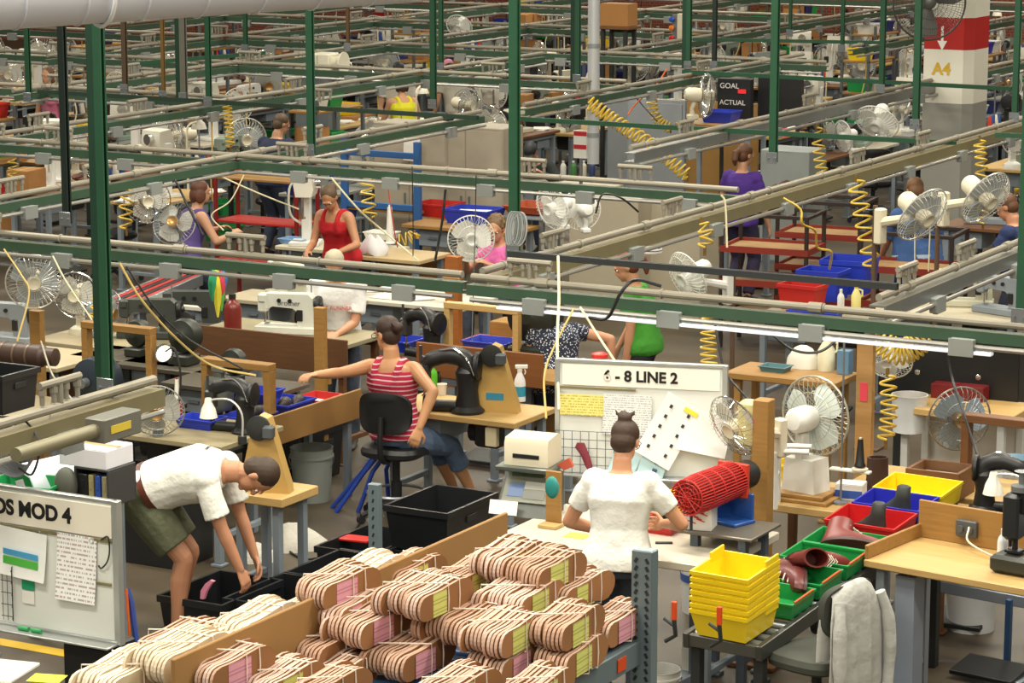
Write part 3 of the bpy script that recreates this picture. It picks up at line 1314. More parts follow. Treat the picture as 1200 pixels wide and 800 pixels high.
# ---------------------------------------------------------------- overhead service rails (channel, air pipe, conduit, boxes)
def rail(label, p0, p1, kind='green', boxes=0, drops=(), side=1, group=None, off=.0, pipe=True, conduit=True, tube_light=False):
    p0, p1 = V(p0), V(p1)
    d = p1 - p0
    L = d.length
    ang = math.atan2(d.y, d.x)
    t = thing('service_rail', label, 'rail', p0, ang, group)
    ch = {'green': RAILG, 'tan': TANCH, 'steel': mat('7d8180', .35, .5, .1, 'dust', '8f8874')}[kind]
    m = MB()
    # C-channel with its lips
    hh, wd = (.044, .04) if kind == 'green' else (.055, .055)
    m.rings([[V((x, a, b)) for a, b in ((-wd, -hh), (wd, -hh), (wd, -hh + .012), (-wd + .012, -hh + .012), (-wd + .012, hh - .03), (wd, hh - .03), (wd, hh - .018), (-wd, hh - .018))] for x in (0, L)])
    m.build('channel', ch, t, 0)
    if pipe:
        m = MB()
        m.cyl((.02, 0, hh + .03), (L - .02, 0, hh + .03), .024, n=10)
        k = int(L / 1.9)
        for i in range(k):
            x = .5 + i * 1.9
            if x < L - .1:
                m.cyl((x, 0, hh + .03), (x + .09, 0, hh + .03), .034, n=10)
        for i in range(int(L / 1.1)):
            x = .3 + i * 1.1
            m.tube([(x, .028 * math.cos(a), hh + .03 + .028 * math.sin(a)) for a in [2 * PI * j / 10 for j in range(10)]], .006, 4, True)
        m.build('air_pipe', PIPE, t)
    y = -side * .075
    if conduit:
        m = MB()
        m.cyl((.05, y, -hh - .02), (L - .05, y, -hh - .02), .016, n=8)
        m.build('conduit', CONDUIT, t)
    if tube_light:
        m = MB()
        m.box((L / 2, y + .01, -hh - .055), (L - .5, .05, .02), ch=.004)
        m.build('light_strip', mat('e9eef2', .3, 0, .02, emit=.5), t)
    for i in range(boxes):
        x = (i + .55) * L / boxes
        m = MB()
        m.box((x, y, -hh - .025), (.15, .055, .10), ch=.006)
        m.box((x, y - side * .03, -hh - .025), (.155, .006, .105), ch=.003)
        m.build('junction_box', BOXM, t)
    for x in drops:
        m = MB()
        up = .13
        z = hh + .03
        m.cyl((x, 0, z), (x, 0, z + up), .017, n=8)
        m.cyl((x - .16, 0, z + up), (x + .16, 0, z + up), .02, n=8)
        for s in (-1, -.35, .35, 1):
            m.cyl((x + s * .14, 0, z + up), (x + s * .14, 0, z + .03), .013, n=8)
            m.cyl((x + s * .14, 0, z + up - .05), (x + s * .14, 0, z + up - .02), .02, n=8)
        m.build('air_manifold', PIPE, t)
    return t


def post(label, p, z0, z1=6.6, m=None, w_=.042, double=False, slots=False, group=None, flip=0):
    """strut hanging from the roof steel down to a rail"""
    p = V(p)
    t = thing('hanging_strut', label, 'post', (p.x, p.y, z0), GRID, group)
    b = MB()
    a, h = w_ / 2, z1 - z0
    prof = ((-a, -a), (a, -a), (a, -a * .45), (a - .005, -a * .45), (a - .005, -a + .005), (-a + .005, -a + .005), (-a + .005, a - .005), (a - .005, a - .005), (a - .005, a * .45), (a, a * .45), (a, a), (-a, a))
    b.rings([[V((x, y, z)) for x, y in prof] for z in (0, h)])
    b.build('strut', m or GREEN, t, 0)
    if double:
        b = MB()
        b.rings([[V((x - w_ - .004, y + .01, z)) for x, y in prof] for z in (0, h)])
        b.build('second_strut', mat('133526', .5, 0, .2), t, 0)
    b = MB()
    b.box((0, -a - .004, .04), (.10, .008, .10), ch=.002)
    for s in (-1, 1):
        b.cyl((s * .03, -a - .008, .04), (s * .03, -a - .02, .04), .01, n=6)
    b.build('foot_plate', STEEL, t)
    return t


# ================================================================ the setting
m = MB()
m.box((0, 40, -.05), (120, 120, .1), ch=.001)
struct(m.build('floor', mat('544a3a', .45, 0, .15, 'floor', '393126', 3)))
m = MB()
wp = at(770, 80, 0)
m.box((0, 0, 4), (130, .3, 8), ch=.001)
wb = struct(m.build('wall_back', mat('8c3f28', .8, 0, .1, 'brick', '8d7d6c')))
wb.location, wb.rotation_euler = (wp.x, wp.y, 0), (0, 0, GRID)
m = MB()
fl = [at(0, 748, 0), at(90, 764, 0), at(89, 772, 0), at(0, 756, 0)]
m.rings([[p + V((0, 0, .001)) for p in fl], [p + V((0, 0, .003)) for p in fl]])
struct(m.build('trim_1', mat('cfa91e', .6)))

# column
cp = W(1118, 150, 100)
col = thing('building_column', 'square building column marked A4 with a red band over white and grey paint', 'column', (cp.x, cp.y, 0), GRID)
cz = lambda y: CAMH - (y + 200) / 100 + .065
for nm, z0, z1, c in (('grey_base', 0, cz(119), '8b8b84'), ('white_band', cz(119), cz(57), 'dcd9cc'), ('red_band', cz(57), cz(20), 'ab1d1a'), ('white_top', cz(20), 6.5, 'd6d3c6')):
    m = MB()
    a, k = .29, .10
    q = [(-a, -a), (a - k, -a), (a, -a + k), (a, a), (-a, a)]
    m.rings([[V((x, y, z)) for x, y in q] for z in (z0, z1)])
    m.build(nm, mat(c, .5, 0, .04), col, 0)
text('A4', .19, mat('c9a227', .6), col, (-.07, -.293, cz(80)), (PI / 2, 0, 0), bold=.006)
m = MB()
m.prism([(-.13, cz(47)), (-.01, cz(47)), (-.07, cz(56) - .02)], -.293, -.2905)
m.prism([(-.085, cz(30)), (-.055, cz(30)), (-.055, cz(47)), (-.085, cz(47))], -.293, -.2905)
m.build('arrow_mark', mat('e8e6de', .6), col, 0)

# silver ducts
a, b = W(-60, -9, 330), W(490, -41, 300)
d = thing('air_duct', 'wide silver ventilation duct across the top left corner', 'duct', a, math.atan2((b - a).y, (b - a).x))
L_ = (V((b.x, b.y, 0)) - V((a.x, a.y, 0))).length
dz = b.z - a.z
dm = mat('dde1ec', .4, .1, .03)
m = MB()
m.tube([(0, 0, 0), (L_, 0, dz)], .145, 28)
m.build('duct_tube', dm, d)
m = MB()
for i in range(1, 8):
    f = i / 8
    m.tube([V((L_ * f, .147 * math.cos(q), dz * f + .147 * math.sin(q))) for q in [2 * PI * j / 28 for j in range(28)]], .004, 5, True)
m.build('seam', dm, d)
m = MB()
f = .30
m.tube([V((L_ * f, .156 * math.cos(q), dz * f + .156 * math.sin(q))) for q in [2 * PI * j / 28 for j in range(28)]], .008, 6, True)
m.build('hanger_strap', mat('eef0f2', .4), d)
p = W(695, 195, 104)
d = thing('duct_riser', 'bright silver vertical duct behind the yellow coiled hose, top centre', 'duct', (p.x, p.y, 1.2), GRID)
m = MB()
m.cyl((0, 0, 0), (0, 0, 5), .068, n=20)
m.build('duct_tube', mat('d8dce0', .3, .5, .03), d)
m = MB()
for z in (.3, 1.3, 2.3):
    m.cyl((0, 0, z), (0, 0, z + .05), .074, n=20)
m.build('collar', mat('aab0b4', .3, .6), d)

# ---------------------------------------------------------------- rails
ZR = 1.95


def ra(lbl, v, u0, u1, **k):
    return rail(lbl, G(u0, v, k.pop('z', ZR)), G(u1, v, k.pop('z1', ZR)), group=None, **k)


def rb(lbl, u, v0, v1, **k):
    return rail(lbl, G(u, v0, k.pop('z', ZR)), G(u, v1, k.pop('z1', ZR)), group=None, **k)


ra('green overhead rail crossing the left half of the photo in front of the white-haired worker', 15.35, -13.6, -8.86, boxes=5, drops=(.7, 3.0))
ra('green overhead rail with light strip above the sign board reading 6 - 8 LINE 2', 15.3, -8.80, -4.95, boxes=4, drops=(.45,), tube_light=True)
ra('green overhead rail behind the front left rail, above the woman in the red tank top', 20.15, -17.6, -9.05, boxes=9, drops=(.8, 1.6, 4.2, 6.6, 7.6))
rb('dusty tan overhead rail running back to the right from the middle of the photo', -8.8, 15.45, 26.5, kind='tan', boxes=8, drops=(1.0, 2.9, 6.6, 8.2))
rb('green overhead rail running from the left edge back past the navy-shirted man', -14.0, 16.2, 24.6, boxes=5, drops=(.8, 1.9, 5.2))
rb('green overhead rail passing above the cardboard-topped desk and the yellow vest', -17.0, 19.6, 31.5, boxes=7, drops=(1.5, 3.1, 6))
rb('dusty grey rail behind the tan rail, leading towards the A4 column', -11.13, 22.3, 30.5, kind='steel', boxes=4, drops=(1.2, 4.2))
rb('short steel rail at the right edge above the black screens', -6.13, 15.75, 20.5, kind='steel', boxes=3, drops=(.5, 1.6))
rb('near overhead rail at the left edge carrying the grey cable coil', -8.42, 9.5, 11.35, kind='tan', boxes=1, drops=(1.05,), z=1.99, z1=1.99)
rb('green rail beyond the silver riser in the top centre', -13.95, 25.4, 33, boxes=4, drops=(1.4, 4.5))
rb('green rail rising towards the brick wall at the top of the photo', -16.4, 32.2, 44, boxes=6, drops=(1.5, 6))
FARB = [(-19.7, 24, 45, 'left'), (-22.4, 28, 50, 'middle left'), (-25.2, 33, 50, 'far left'), (-11.2, 31, 46, 'right'), (-8.7, 27.5, 46, 'far right'), (-13.9, 34.5, 46, 'middle right'), (-28, 38, 50, 'back left'), (-6.1, 27, 40, 'column side')]
for u, v0, v1, n in FARB:
    rb('distant %s rail running away through the crowded back of the hall' % n, u, v0, v1, boxes=6, drops=(2.2, 7.5))
FARA = [(28.4, -24, -14.2, 'nearest'), (32.0, -27, -13.2, 'second'), (36, -30, -16.6, 'third'), (40, -33, -16.6, 'fourth'), (44.5, -36, -10, 'fifth'), (49, -38, -12, 'farthest'), (24.6, -24, -17.1, 'short left')]
for v, u0, u1, n in FARA:
    ra('%s of the distant rails crossing the back of the hall' % n, v, u0, u1, boxes=9, drops=(1.5, 4.5, 8))


def bar(label, p0, p1, m=GREEN, w_=.04, hh=.045):
    p0, p1 = V(p0), V(p1)
    d = p1 - p0
    b = MB()
    L = math.hypot(d.x, d.y)
    a = hh / 2
    c = w_ / 2
    prof = ((-c, -a), (c, -a), (c, a), (c * .4, a), (c * .4, a - .006), (c - .005, a - .006), (c - .005, -a + .005), (-c + .005, -a + .005), (-c + .005, a - .006), (-c * .4, a - .006), (-c * .4, a), (-c, a))
    b.rings([[V((x, y, z + d.z * x / L)) for y, z in prof] for x in (0, L)])
    return single(b, 'brace_bar', m, label, 'bar', p0, math.atan2(d.y, d.x), None, 0)


bar('green brace bar across the photo behind the man in the black cap', at(606, 139, 2.0), at(1120, 168, 2.0))
bar('green brace bar passing in front of the A4 column', at(800, 84, 2.05), at(1186, 104, 2.05))
bar('green brace bar above the navy-shirted man at the left', at(45, 107, 2.05), at(560, 138, 2.05), mat('23382c', .5, 0, .2))
bar('short green brace bar above the wall notices top right', at(812, 46, 2.05), at(1032, 50, 2.05))
bar('thin green brace bar above the left rails near the top', at(150, 75, 2.1), at(310, 62, 2.1))
bar('black bar hung above the front right rail', at(596, 297, 2.18), at(1052, 336, 2.18), mat('2c2f31', .5, .1), .04, .04)
bar('green brace bar at the right edge beyond the tan rail', at(1166, 158, 2.05), at(1230, 160, 2.05))

# ---------------------------------------------------------------- hanging struts
PO = [(127, 462, 'tall green double strut at the far left, nearest the camera', dict(double=True, w_=.046)),
      (79, 262, 'dark strut just left of the tall green double strut', dict(m=mat('10201c', .5, 0, .2), w_=.05)),
      (603, 300, 'green strut in the middle of the photo beside the black-capped man', dict(w_=.06)),
      (365, 180, 'green strut right of the navy-shirted man', dict(w_=.058)),
      (245, 123, 'green strut under the duct, left of the navy-shirted man', dict(w_=.05)),
      (508, 126, 'green strut right of the yellow-vested worker', dict(w_=.055)),
      (517, 82, 'thin green strut just behind the one right of the yellow vest', dict(w_=.05)),
      (34, 118, 'dark green strut at the top left corner', dict(w_=.05)),
      (147, 108, 'brown strut behind the tall green double strut', dict(m=mat('4a3a28', .6), w_=.05)),
      (192, 116, 'slim brown and gold strut under the duct', dict(m=mat('6a5022', .6), w_=.035)),
      (216, 118, 'grey strut paired with a brown one under the duct', dict(m=mat('6b6a60', .5, .2), w_=.06, double=True)),
      (288, 60, 'short green strut seen under the right end of the duct', dict(w_=.05)),
      (408, 58, 'brown strut seen right of the duct near the top', dict(m=mat('5a4228', .6), w_=.04)),
      (677, 96, 'brown and green paired strut left of the silver riser', dict(double=True, w_=.055, m=mat('24503a', .5))),
      (807, 80, 'green strut left of the black production board', dict(w_=.055, double=True)),
      (837, 80, 'black strut above the black production board', dict(m=mat('16221f', .5), w_=.05)),
      (906, 190, 'green strut in front of the black panel, left of the column', dict(w_=.062)),
      (926, 42, 'dark strut at the top, left of the round ceiling fan', dict(w_=.04)),
      (987, 60, 'slim green strut at the top, two left of the round ceiling fan', dict(w_=.045)),
      (1033, 108, 'green strut just left of the round ceiling fan', dict(w_=.055)),
      (1073, 150, 'slotted green strut standing in front of the A4 column', dict(w_=.06)),
      (1189, 142, 'green strut near the right edge beside the A4 column', dict(w_=.055)),
      (1196, 378, 'green strut at the right edge holding the front right rail', dict(w_=.05))]
for px, y, lb, k in PO:
    post(lb, at(px, y, ZR + .09), ZR + .09, **k)


# ================================================================ foreground: insole rack, left board, stooping man
SOLE = [(0, -.024), (.012, -.034), (.035, -.038), (.07, -.035), (.11, -.030), (.16, -.034), (.21, -.045), (.24, -.043), (.262, -.032), (.276, -.016), (.28, .0),
        (.276, .016), (.262, .031), (.24, .042), (.21, .046), (.16, .042), (.11, .037), (.07, .036), (.035, .037), (.012, .033), (0, .024), (-.007, .012), (-.009, 0), (-.007, -.012)]
INF = [mat('94663a', .8, 0, .06), mat('9c6c42', .8, 0, .06), mat('8d6038', .8, 0, .06)]
INWF = [mat('d3c09e', .8, 0, .05), mat('dac8a8', .8, 0, .05), mat('cdb998', .8, 0, .05)]
INS = [mat('c5a490', .8, 0, .08), mat('cfb3a4', .8, 0, .08), mat('bb967f', .8, 0, .06)]
INW = [mat('ddd0ba', .8, 0, .05), mat('e2d6c2', .8, 0, .05), mat('d6c7ae', .8, 0, .05)]
PINK, LIME, LEMON = mat('d99aa9', .8, 0, .06, 'lines', 'b87f90', 90), mat('cdd072', .8, 0, .06, 'lines', 'a9a95a', 90), mat('dfd36a', .8, 0, .06, 'lines', 'b5a850', 90)
STR = mat('e8d8c8', .7)
SOLES = {}


def sole_mesh(th, face, edge, k):
    me = D.meshes.new('insole')
    n = len(SOLE)
    vs_ = [(t, x * k, y * k) for t in (-th / 2, th / 2) for x, y in SOLE]
    fs = [tuple(reversed(range(n))), tuple(range(n, 2 * n))] + [(i, (i + 1) % n, n + (i + 1) % n, n + i) for i in range(n)]
    me.from_pydata(vs_, [], fs)
    me.materials.append(face)
    me.materials.append(edge)
    for i, p in enumerate(me.polygons):
        p.material_index = 0 if i < 2 else 1
    return me


def bundle(label, lab, z, n=10, card=PINK, white=False, k=1.12, p=None):
    """pack of insoles on edge, rubber-banded; lab = pixel of its label card on the last insole"""
    p = p or at(lab[0], lab[1], z)
    rr = random.Random(int(lab[0] * 7 + lab[1]))
    t = thing('insole_bundle', label, 'insoles', p, GRID + rr.uniform(-.05, .05), 'bundles of insoles on the rack')
    st, th = .0145, .0098
    tone = rr.randrange(3)
    for i in range(n):
        j = (tone + (rr.random() < .3)) % 3
        key = (white, j)
        if key not in SOLES:
            SOLES[key] = sole_mesh(th, (INWF if white else INF)[j], (INW if white else INS)[j], k)
        o = D.objects.new('insole', SOLES[key])
        C.objects.link(o)
        o.parent = t
        bk = (i // 5) % 2
        o.location = (-st * i, -.115 + rr.uniform(-.004, .004) + (.025 if bk else 0), rr.uniform(-.002, .002) + (.004 if bk else 0))
        o.rotation_euler = (rr.uniform(-.012, .012), 0, rr.uniform(-.02, .02))
    if card:
        b = MB()
        b.box((.0065, .01, -.002), (.0015, .115, .078), ch=.0003)
        b.build('label_card', card, t)
    b = MB()
    x0, x1 = -st * (n - 1) - .007, .009
    for y0, y1 in ((.11, .108), (-.05, .04)):
        zz = .052 * k / 1.12
        pts = [V((x1, y1, zz)), V((x0, y0, zz)), V((x0 - .003, y0, .0)), V((x0, y0, -zz)), V((x1, y1, -zz)), V((x1 + .002, y1, 0))]
        b.tube(pts, .0026, 5, True)
    b.build('rubber_band', STR, t)
    return t


ZL = (2.315, 2.405, 2.495)
# rack: deck of roller rails, beam, slotted upright, divider boards
rk = at(700, 790, 2.25)
ru, rv = uv(rk)
rack = thing('flow_rack', 'blue-grey slotted steel rack of rollers holding the insole bundles', 'rack', (rk.x, rk.y, 0), GRID)
SL = mat('6f7f86', .4, .3, .1)
e0 = uv(at(755, 742, 2.27))
du, dv = e0[0] - ru, e0[1] - rv
upm = MB()
upm.box((du, dv, 1.28), (.075, .05, 2.56), ch=.004)
u_ = upm.build('upright', SL, rack)
b = MB()
for i in range(40):
    z = 1.5 + i * .027
    if z < 2.54:
        b.box((du - .02, dv - .026, z), (.010, .003, .018), ry=.5, ch=.0005)
        b.box((du + .02, dv - .026, z), (.010, .003, .018), ry=-.5, ch=.0005)
b.build('slots', mat('22282b', .6), u_)
b = MB()
b.box((du - .02, dv - .55, 2.21), (.04, 1.2, .085), ch=.004)
bm_ = b.build('beam', SL, rack)
b = MB()
b.box((du + .003, dv - .17, 2.21), (.003, .06, .045), ch=.0005)
b.build('tag', mat('cc4a1c', .5), bm_)
LX = uv(at(400, 690, 2.5))[0] - ru - .27
for i in range(12):
    b = MB()
    b.cyl((LX + .03, dv - .06 - i * .085, 2.235), (du - .045, dv - .06 - i * .085, 2.235), .022, n=12)
    b.build('roller', mat('4a6a96', .35, .3), rack)
b = MB()
b.box((LX, dv - .5, 2.2), (.05, 1.2, .09))
b.box(((du + LX) / 2, dv + .06, 2.2), (du - LX, .04, .07))
b.build('side_rail', SL, rack)
for x, y in ((LX, dv), (LX, dv - 1.05), (du, dv - 1.05)):
    b = MB()
    b.box((x, y, 1.1), (.075, .05, 2.2), ch=.004)
    b.build('upright', SL, rack)

pa, pb = at(595, 600, 2.5), at(200, 772, 2.5)
pu = (uv(pa)[0] + uv(pb)[0]) / 2
va, vb = uv(pa)[1], uv(pb)[1]
b = MB()
b.box((0, 0, 0), (.014, abs(va - vb), .24), ch=.003)
single(b, 'divider_board', BOARD, 'long brown fibreboard divider standing between the white and the tan insoles', 'board', G(pu, (va + vb) / 2, 2.38), GRID)

B_ = bundle
B_('insole bundle with pink card at the top left of the tan pile', (403, 693), ZL[2], 9, PINK)
B_('insole bundle with yellow card half hidden behind the divider side, top row', (487, 677), ZL[1] + .02, 9, LEMON)
B_('long insole bundle with yellow-green card, top row, second from left', (515, 705), ZL[2] - .01, 13, LIME)
B_('insole bundle with lemon card at the top right back of the pile', (608, 662), ZL[2], 10, LEMON)
B_('insole bundle with yellow-green card overhanging at the top right', (652, 673), ZL[2], 10, LIME)
B_('insole bundle with lemon card tucked behind the middle of the pile', (560, 683), ZL[1] + .03, 8, LEMON)
B_('long insole bundle with yellow-green card in the middle of the pile', (630, 707), ZL[1] + .03, 13, LIME)
B_('insole bundle with yellow-green card right of middle, behind the front row', (683, 697), ZL[1], 10, LIME)
B_('insole bundle with pink card under the top left bundle', (446, 737), ZL[1], 11, PINK)
B_('short insole bundle with pink card peeping out under the top left bundle', (420, 720), ZL[1] + .02, 9, PINK)
B_('insole bundle with lemon card behind the two front green-carded ones', (560, 735), ZL[1] - .01, 13, LEMON)
B_('insole bundle with lime card in the middle row above a pink-carded one', (607, 748), ZL[1], 11, LIME)
B_('insole bundle with lime card in the middle row right, on top of another lime one', (677, 740), ZL[1], 10, LIME)
B_('insole bundle with pink card at the right end resting on bare rollers', (731, 736), ZL[0], 8, PINK)
B_('insole bundle with pink card in the bottom row at left', (495, 776), ZL[0], 12, PINK)
B_('insole bundle with pink card in the bottom row at centre', (608, 780), ZL[0], 10, PINK)
B_('insole bundle with lime card in the bottom row at right', (681, 774), ZL[0], 9, LIME)
B_('insole bundle without card in the bottom row hard against the divider', (395, 765), ZL[0] + .02, 9, None)
B_('insole bundle without card sunk at the lowest visible level near the divider', (405, 800), ZL[0] - .03, 8, None)
B_('insole bundle cut by the bottom edge just right of the divider', (340, 806), ZL[0] + .03, 9, LIME)
B_('insole bundle cut by the bottom edge left of centre', (390, 815), ZL[0] + .03, 7, None)
B_('insole bundle cut by the bottom edge below the central pink card', (545, 815), ZL[0], 9, LIME)
B_('insole bundle cut by the bottom edge below the right lime card', (640, 815), ZL[0], 8, LIME)
B_('large insole bundle with pink card at the bottom left, in front of the divider', (277, 788), ZL[1] + .01, 17, PINK, False, 1.28)
B_('insole bundle with pink card edge behind the large bottom left one', (241, 764), ZL[1], 13, PINK, False, 1.28)
wl = ((325, .06, 2.43, 'on the crest behind the divider', 9), (282, .06, 2.405, 'left of the crest behind the divider', 8), (235, .05, 2.44, 'topmost of the left heap of white insoles', 11), (205, .16, 2.39, 'sloping down the left heap of white insoles', 11),
      (185, .19, 2.31, 'at the left foot of the white heap', 9), (455, .06, 2.43, 'far behind the divider near the black crates', 9), (385, .06, 2.39, 'sunk low behind the middle of the divider', 8), (240, .20, 2.35, 'at the back left of the white heap', 8))
for x, du_, z, s_, n in wl:
    y = 600 + (595 - x) * (772 - 600) / 395.
    B_('white insole bundle ' + s_, (x, y), z, n, None, True, 1.22, G(pu - du_, uv(at(x, y, 2.5))[1], z))

# left sign board
s0 = 243
tl, tr_ = W(-60, 569, s0 * 1.0), W(134, 594, s0 * 1.03)
bc = W(25, 668, s0)
rzb = math.atan2((tr_ - tl).y, (tr_ - tl).x) * 0 + GRID
sb = thing('sign_board', 'white magnetic board lettered OS MOD 4 at the left edge', 'board', (bc.x, bc.y, bc.z), rzb)
bw_, bh_ = 1.08, .70
# right edge of the board sits at x=+bw/2
sb.location = at(137, 672, bc.z) - UA * (bw_ / 2)
WB = mat('e3e6e1', .25, 0, .02)
b = MB()
b.box((0, .012, 0), (bw_, .018, bh_), ch=.003)
b.build('panel', WB, sb)
b = MB()
for x in (-bw_ / 2, bw_ / 2):
    b.box((x, .01, 0), (.035, .04, bh_ + .02))
b.box((0, .01, -bh_ / 2), (bw_, .05, .025))
b.box((0, .01, bh_ / 2), (bw_, .03, .02))
b.box((0, -.05, -bh_ / 2 - .005), (bw_, .09, .012))
b.build('frame', mat('b4b8b6', .35, .6), sb)
b = MB()
b.box((0, -.004, bh_ / 2 - .10), (bw_ - .04, .008, .16), ch=.002)
hd = b.build('header_strip', mat('e9e4d6', .5, 0, .02), sb)
text('BOS MOD 4', .105, BLACK, sb, (.02 - .01, -.0095, bh_ / 2 - .10), (PI / 2, 0, 0), bold=.004, sx=.98)
b = MB()
b.box((0, -.006, bh_ / 2 - .195), (bw_ - .04, .006, .016))
b.box((.40, -.006, -.06), (.22, .006, .014))
b.build('clip_rail', mat('8d8560', .4, .4), sb)
for x in (-.1, .08, .25, .4):
    b = MB()
    b.tube([(x + .012 * math.cos(q), -.012, bh_ / 2 - .205 + .012 * math.sin(q)) for q in [2 * PI * i / 10 for i in range(10)]], .0015, 4, True)
    b.build('ring_clip', STEEL, sb)
paper('notice', None, (.31, -.014, .0), (0, .03, .05), .23, .33, mat('eef0f0', .7, 0, .02, 'lines', 'b9a5a8', 45), sb, .02)
n_ = paper('chart_sheet', None, (-.02, -.016, .03), (0, .05, -.03), .30, .24, mat('eef0ee', .7), sb, .02)
b = MB()
b.box((-.02, -.016, .03), (.22, .002, .03), ch=.0004)
b.build('chart_band', mat('4aa0d0', .6), n_).location = (.02, 0, -.03)
b = MB()
b.box((-.02, -.016, -.012), (.22, .002, .04), ch=.0004)
b.build('chart_band', mat('53b848', .6), n_).location = (.02, 0, -.03)
b = MB()
b.box((.0, -.006, -.13), (.075, .006, .045), ch=.001)
b.build('magnet', mat('1f9a6a', .4), sb)
paper('note', None, (.0, -.008, -.19), (0, 0, 0), .075, .065, PAPER, sb)
b = MB()
b.tube(spline([(.46, -.012, .16), (.50, -.012, .18), (.515, -.02, .12), (.50, -.02, .06), (.46, -.015, .02), (.44, -.012, .03)], 20), .004, 6)
b.build('wire_loop', BLACK, sb)
b = MB()
for i in range(5):
    b.tube([(-.16, -.02, -.30 + .06 * i), (-.09, -.02, -.30 + .06 * i), (-.07, -.05, -.30 + .06 * i)], .002, 4)
for x in (-.15, -.12, -.09):
    b.tube([(x, -.02, -.32), (x, -.02, -.04)], .002, 4)
b.tube(spline([(-.16, -.02, -.03), (-.09, -.02, -.04), (-.068, -.045, -.07), (-.068, -.045, -.31)], 12), .003, 5)
b.build('wire_basket', BLACK, sb)
for x, c in ((.0, '2f9a58'), (.08, '2f9a58')):
    b = MB()
    b.cyl((x - .03, -.05, -bh_ / 2 + .012), (x + .03, -.05, -bh_ / 2 + .012), .011)
    b.build('marker', mat(c, .4), sb)
zb = sb.location.z
for x in (-bw_ / 2 + .05, bw_ / 2 - .05):
    b = MB()
    b.box((x, .05, -(zb + bh_ / 2) / 2 + .2), (.04, .04, zb + bh_ / 2 - .41), ch=.003)
    b.box((x, .05, -zb + .02), (.05, .5, .04), ch=.004)
    b.build('leg', DARK, sb)
b = MB()
b.box((.36, .08, -bh_ / 2 - .25), (.25, .25, .45), ch=.01)
b.build('base_box', BLACK, sb)

# desk corner below the left board
dc = at(20, 812, 1.0)
ds = bench('pale desk corner with papers at the bottom left edge', dc + UA * -.2 + UB * -.2, .9, .6, 1.0, GRID, mat('cfcaba', .4, 0, .04), GREYP, name='desk', cat='desk')
b = MB()
b.box((0, 0, .008), (.22, .3, .016), ch=.003)
single(b, 'binder', mat('e8e8e4', .5), 'white binder lying on the desk corner at the bottom left', 'binder', at(5, 788, 1.0), GRID + .2)
b = MB()
b.box((0, 0, .002), (.16, .12, .003), ch=.0005)
single(b, 'sticky_note', mat('e6ea4a', .7), 'fluorescent yellow paper on the desk corner at the bottom left', 'paper', at(55, 795, 1.0), GRID + .3)

us = at(109, 592, 1.05)
# table behind the left board with box, paper roll, binders
tb = bench('work table behind the left sign board, under a box and rolled paper', at(48, 572, 1.05) + UB * .1, .8, .6, 1.05, GRID, mat('b8b4a4', .5), GREYP)
carton('white carton with grey taped end on top of the small binder shelf at the left', us + UB * .12 + UA * -.06 + V((0, 0, .222)), GRID, .34, .26, .11, mat('dcdce2', .6), tape=True)
b = MB()
A = [V((x, 0, 0)) for x in (0, 1)]
pts = [(-.26, .0), (-.22, .10), (-.12, .155), (0, .16), (.10, .13), (.15, .05), (.155, -.01), (.145, -.01), (.14, .045), (.095, .12), (0, .15), (-.12, .145), (-.21, .095), (-.25, 0)]
b.prism(pts, -.24, .24)
single(b, 'paper_sheet', mat('d6dbe6', .6, 0, .02), 'large white sheet of paper bowed over beside the white carton', 'paper', at(60, 572, 1.05), GRID - .2)
t = thing('shelf_unit', 'small open shelf of ring binders behind the left sign board', 'shelf', us + UB * .12, GRID)
b = MB()
b.box((0, 0, .215), (.25, .26, .014))
b.box((0, .125, .11), (.25, .012, .21))
for x in (-.118, .118):
    b.box((x, 0, .105), (.014, .26, .21))
b.build('carcass', mat('3a3a3a', .5), t)
for i, (c, lb) in enumerate((('16171b', 'black'), ('9a9066', 'olive'), ('2a4c9c', 'blue'), ('8a8268', 'khaki'))):
    b = MB()
    b.box((0, 0, .09), (.035 if i else .07, .2, .18), ch=.004)
    b.box((0, -.1015, .12), (.02, .003, .05), ch=.0005)
    single(b, 'ring_binder', mat(c, .5), lb + ' ring binder standing in the small shelf behind the left sign board', 'binder', us + UB * .10 + UA * (-.072 + i * .048 + (.012 if i else 0)), GRID)
tray('plastic_tray', 'green plastic tray at the left edge above the sign board', 'tray', at(34, 586, 1.05), GRID + .2, .42, .3, .12, mat('1c8a4c', .35))
b = MB()
b.ell((0, 0, .11), (.07, .05, .11), 16, 10)
single(b, 'rounded_stone', mat('575a50', .6, 0, .1), 'dark rounded lump on the table right of the green tray', 'lump', at(78, 590, 1.05), 0)

# grey cable coil and black loop hanging on the near rail
cpos = W(16, 525, 238)
t = thing('cable_coil', 'coil of grey cable hanging at the left edge', 'cable', cpos, GRID)
for k in range(9):
    b = MB()
    r0 = .125 - .006 * k
    b.tube([(r0 * math.cos(q) + .004 * k, -.02 + .006 * k + .01 * math.sin(3 * q), r0 * 1.05 * math.sin(q) - .01) for q in [2 * PI * i / 26 for i in range(26)]], .0052, 6, True)
    b.build('turn', mat('83868c', .45, 0, .05), t)
b = MB()
b.box((.07, -.03, -.2), (.05, .003, .11), ry=-.35, ch=.001)
b.build('hang_tag', mat('d8d8dc', .5), t)
cable('black cable looping down from the near rail at the left', [W(0, 488, 238), W(28, 492, 239), W(46, 520, 240), W(38, 555, 240), W(22, 548, 240)], .006)
cable('grey cable dropping from the near rail box', [W(60, 470, 235), W(58, 488, 236), W(44, 506, 238)], .004, mat('7f7c70', .5))
bxp = W(133, 498, 238)
t = thing('service_box', 'grey steel box with a yellow label at the end of the near rail', 'box', bxp, GRID + PI / 2)
b = MB()
b.box((0, 0, 0), (.30, .12, .12), ch=.006)
b.build('housing', mat('6b6a62', .5, .2), t)
b = MB()
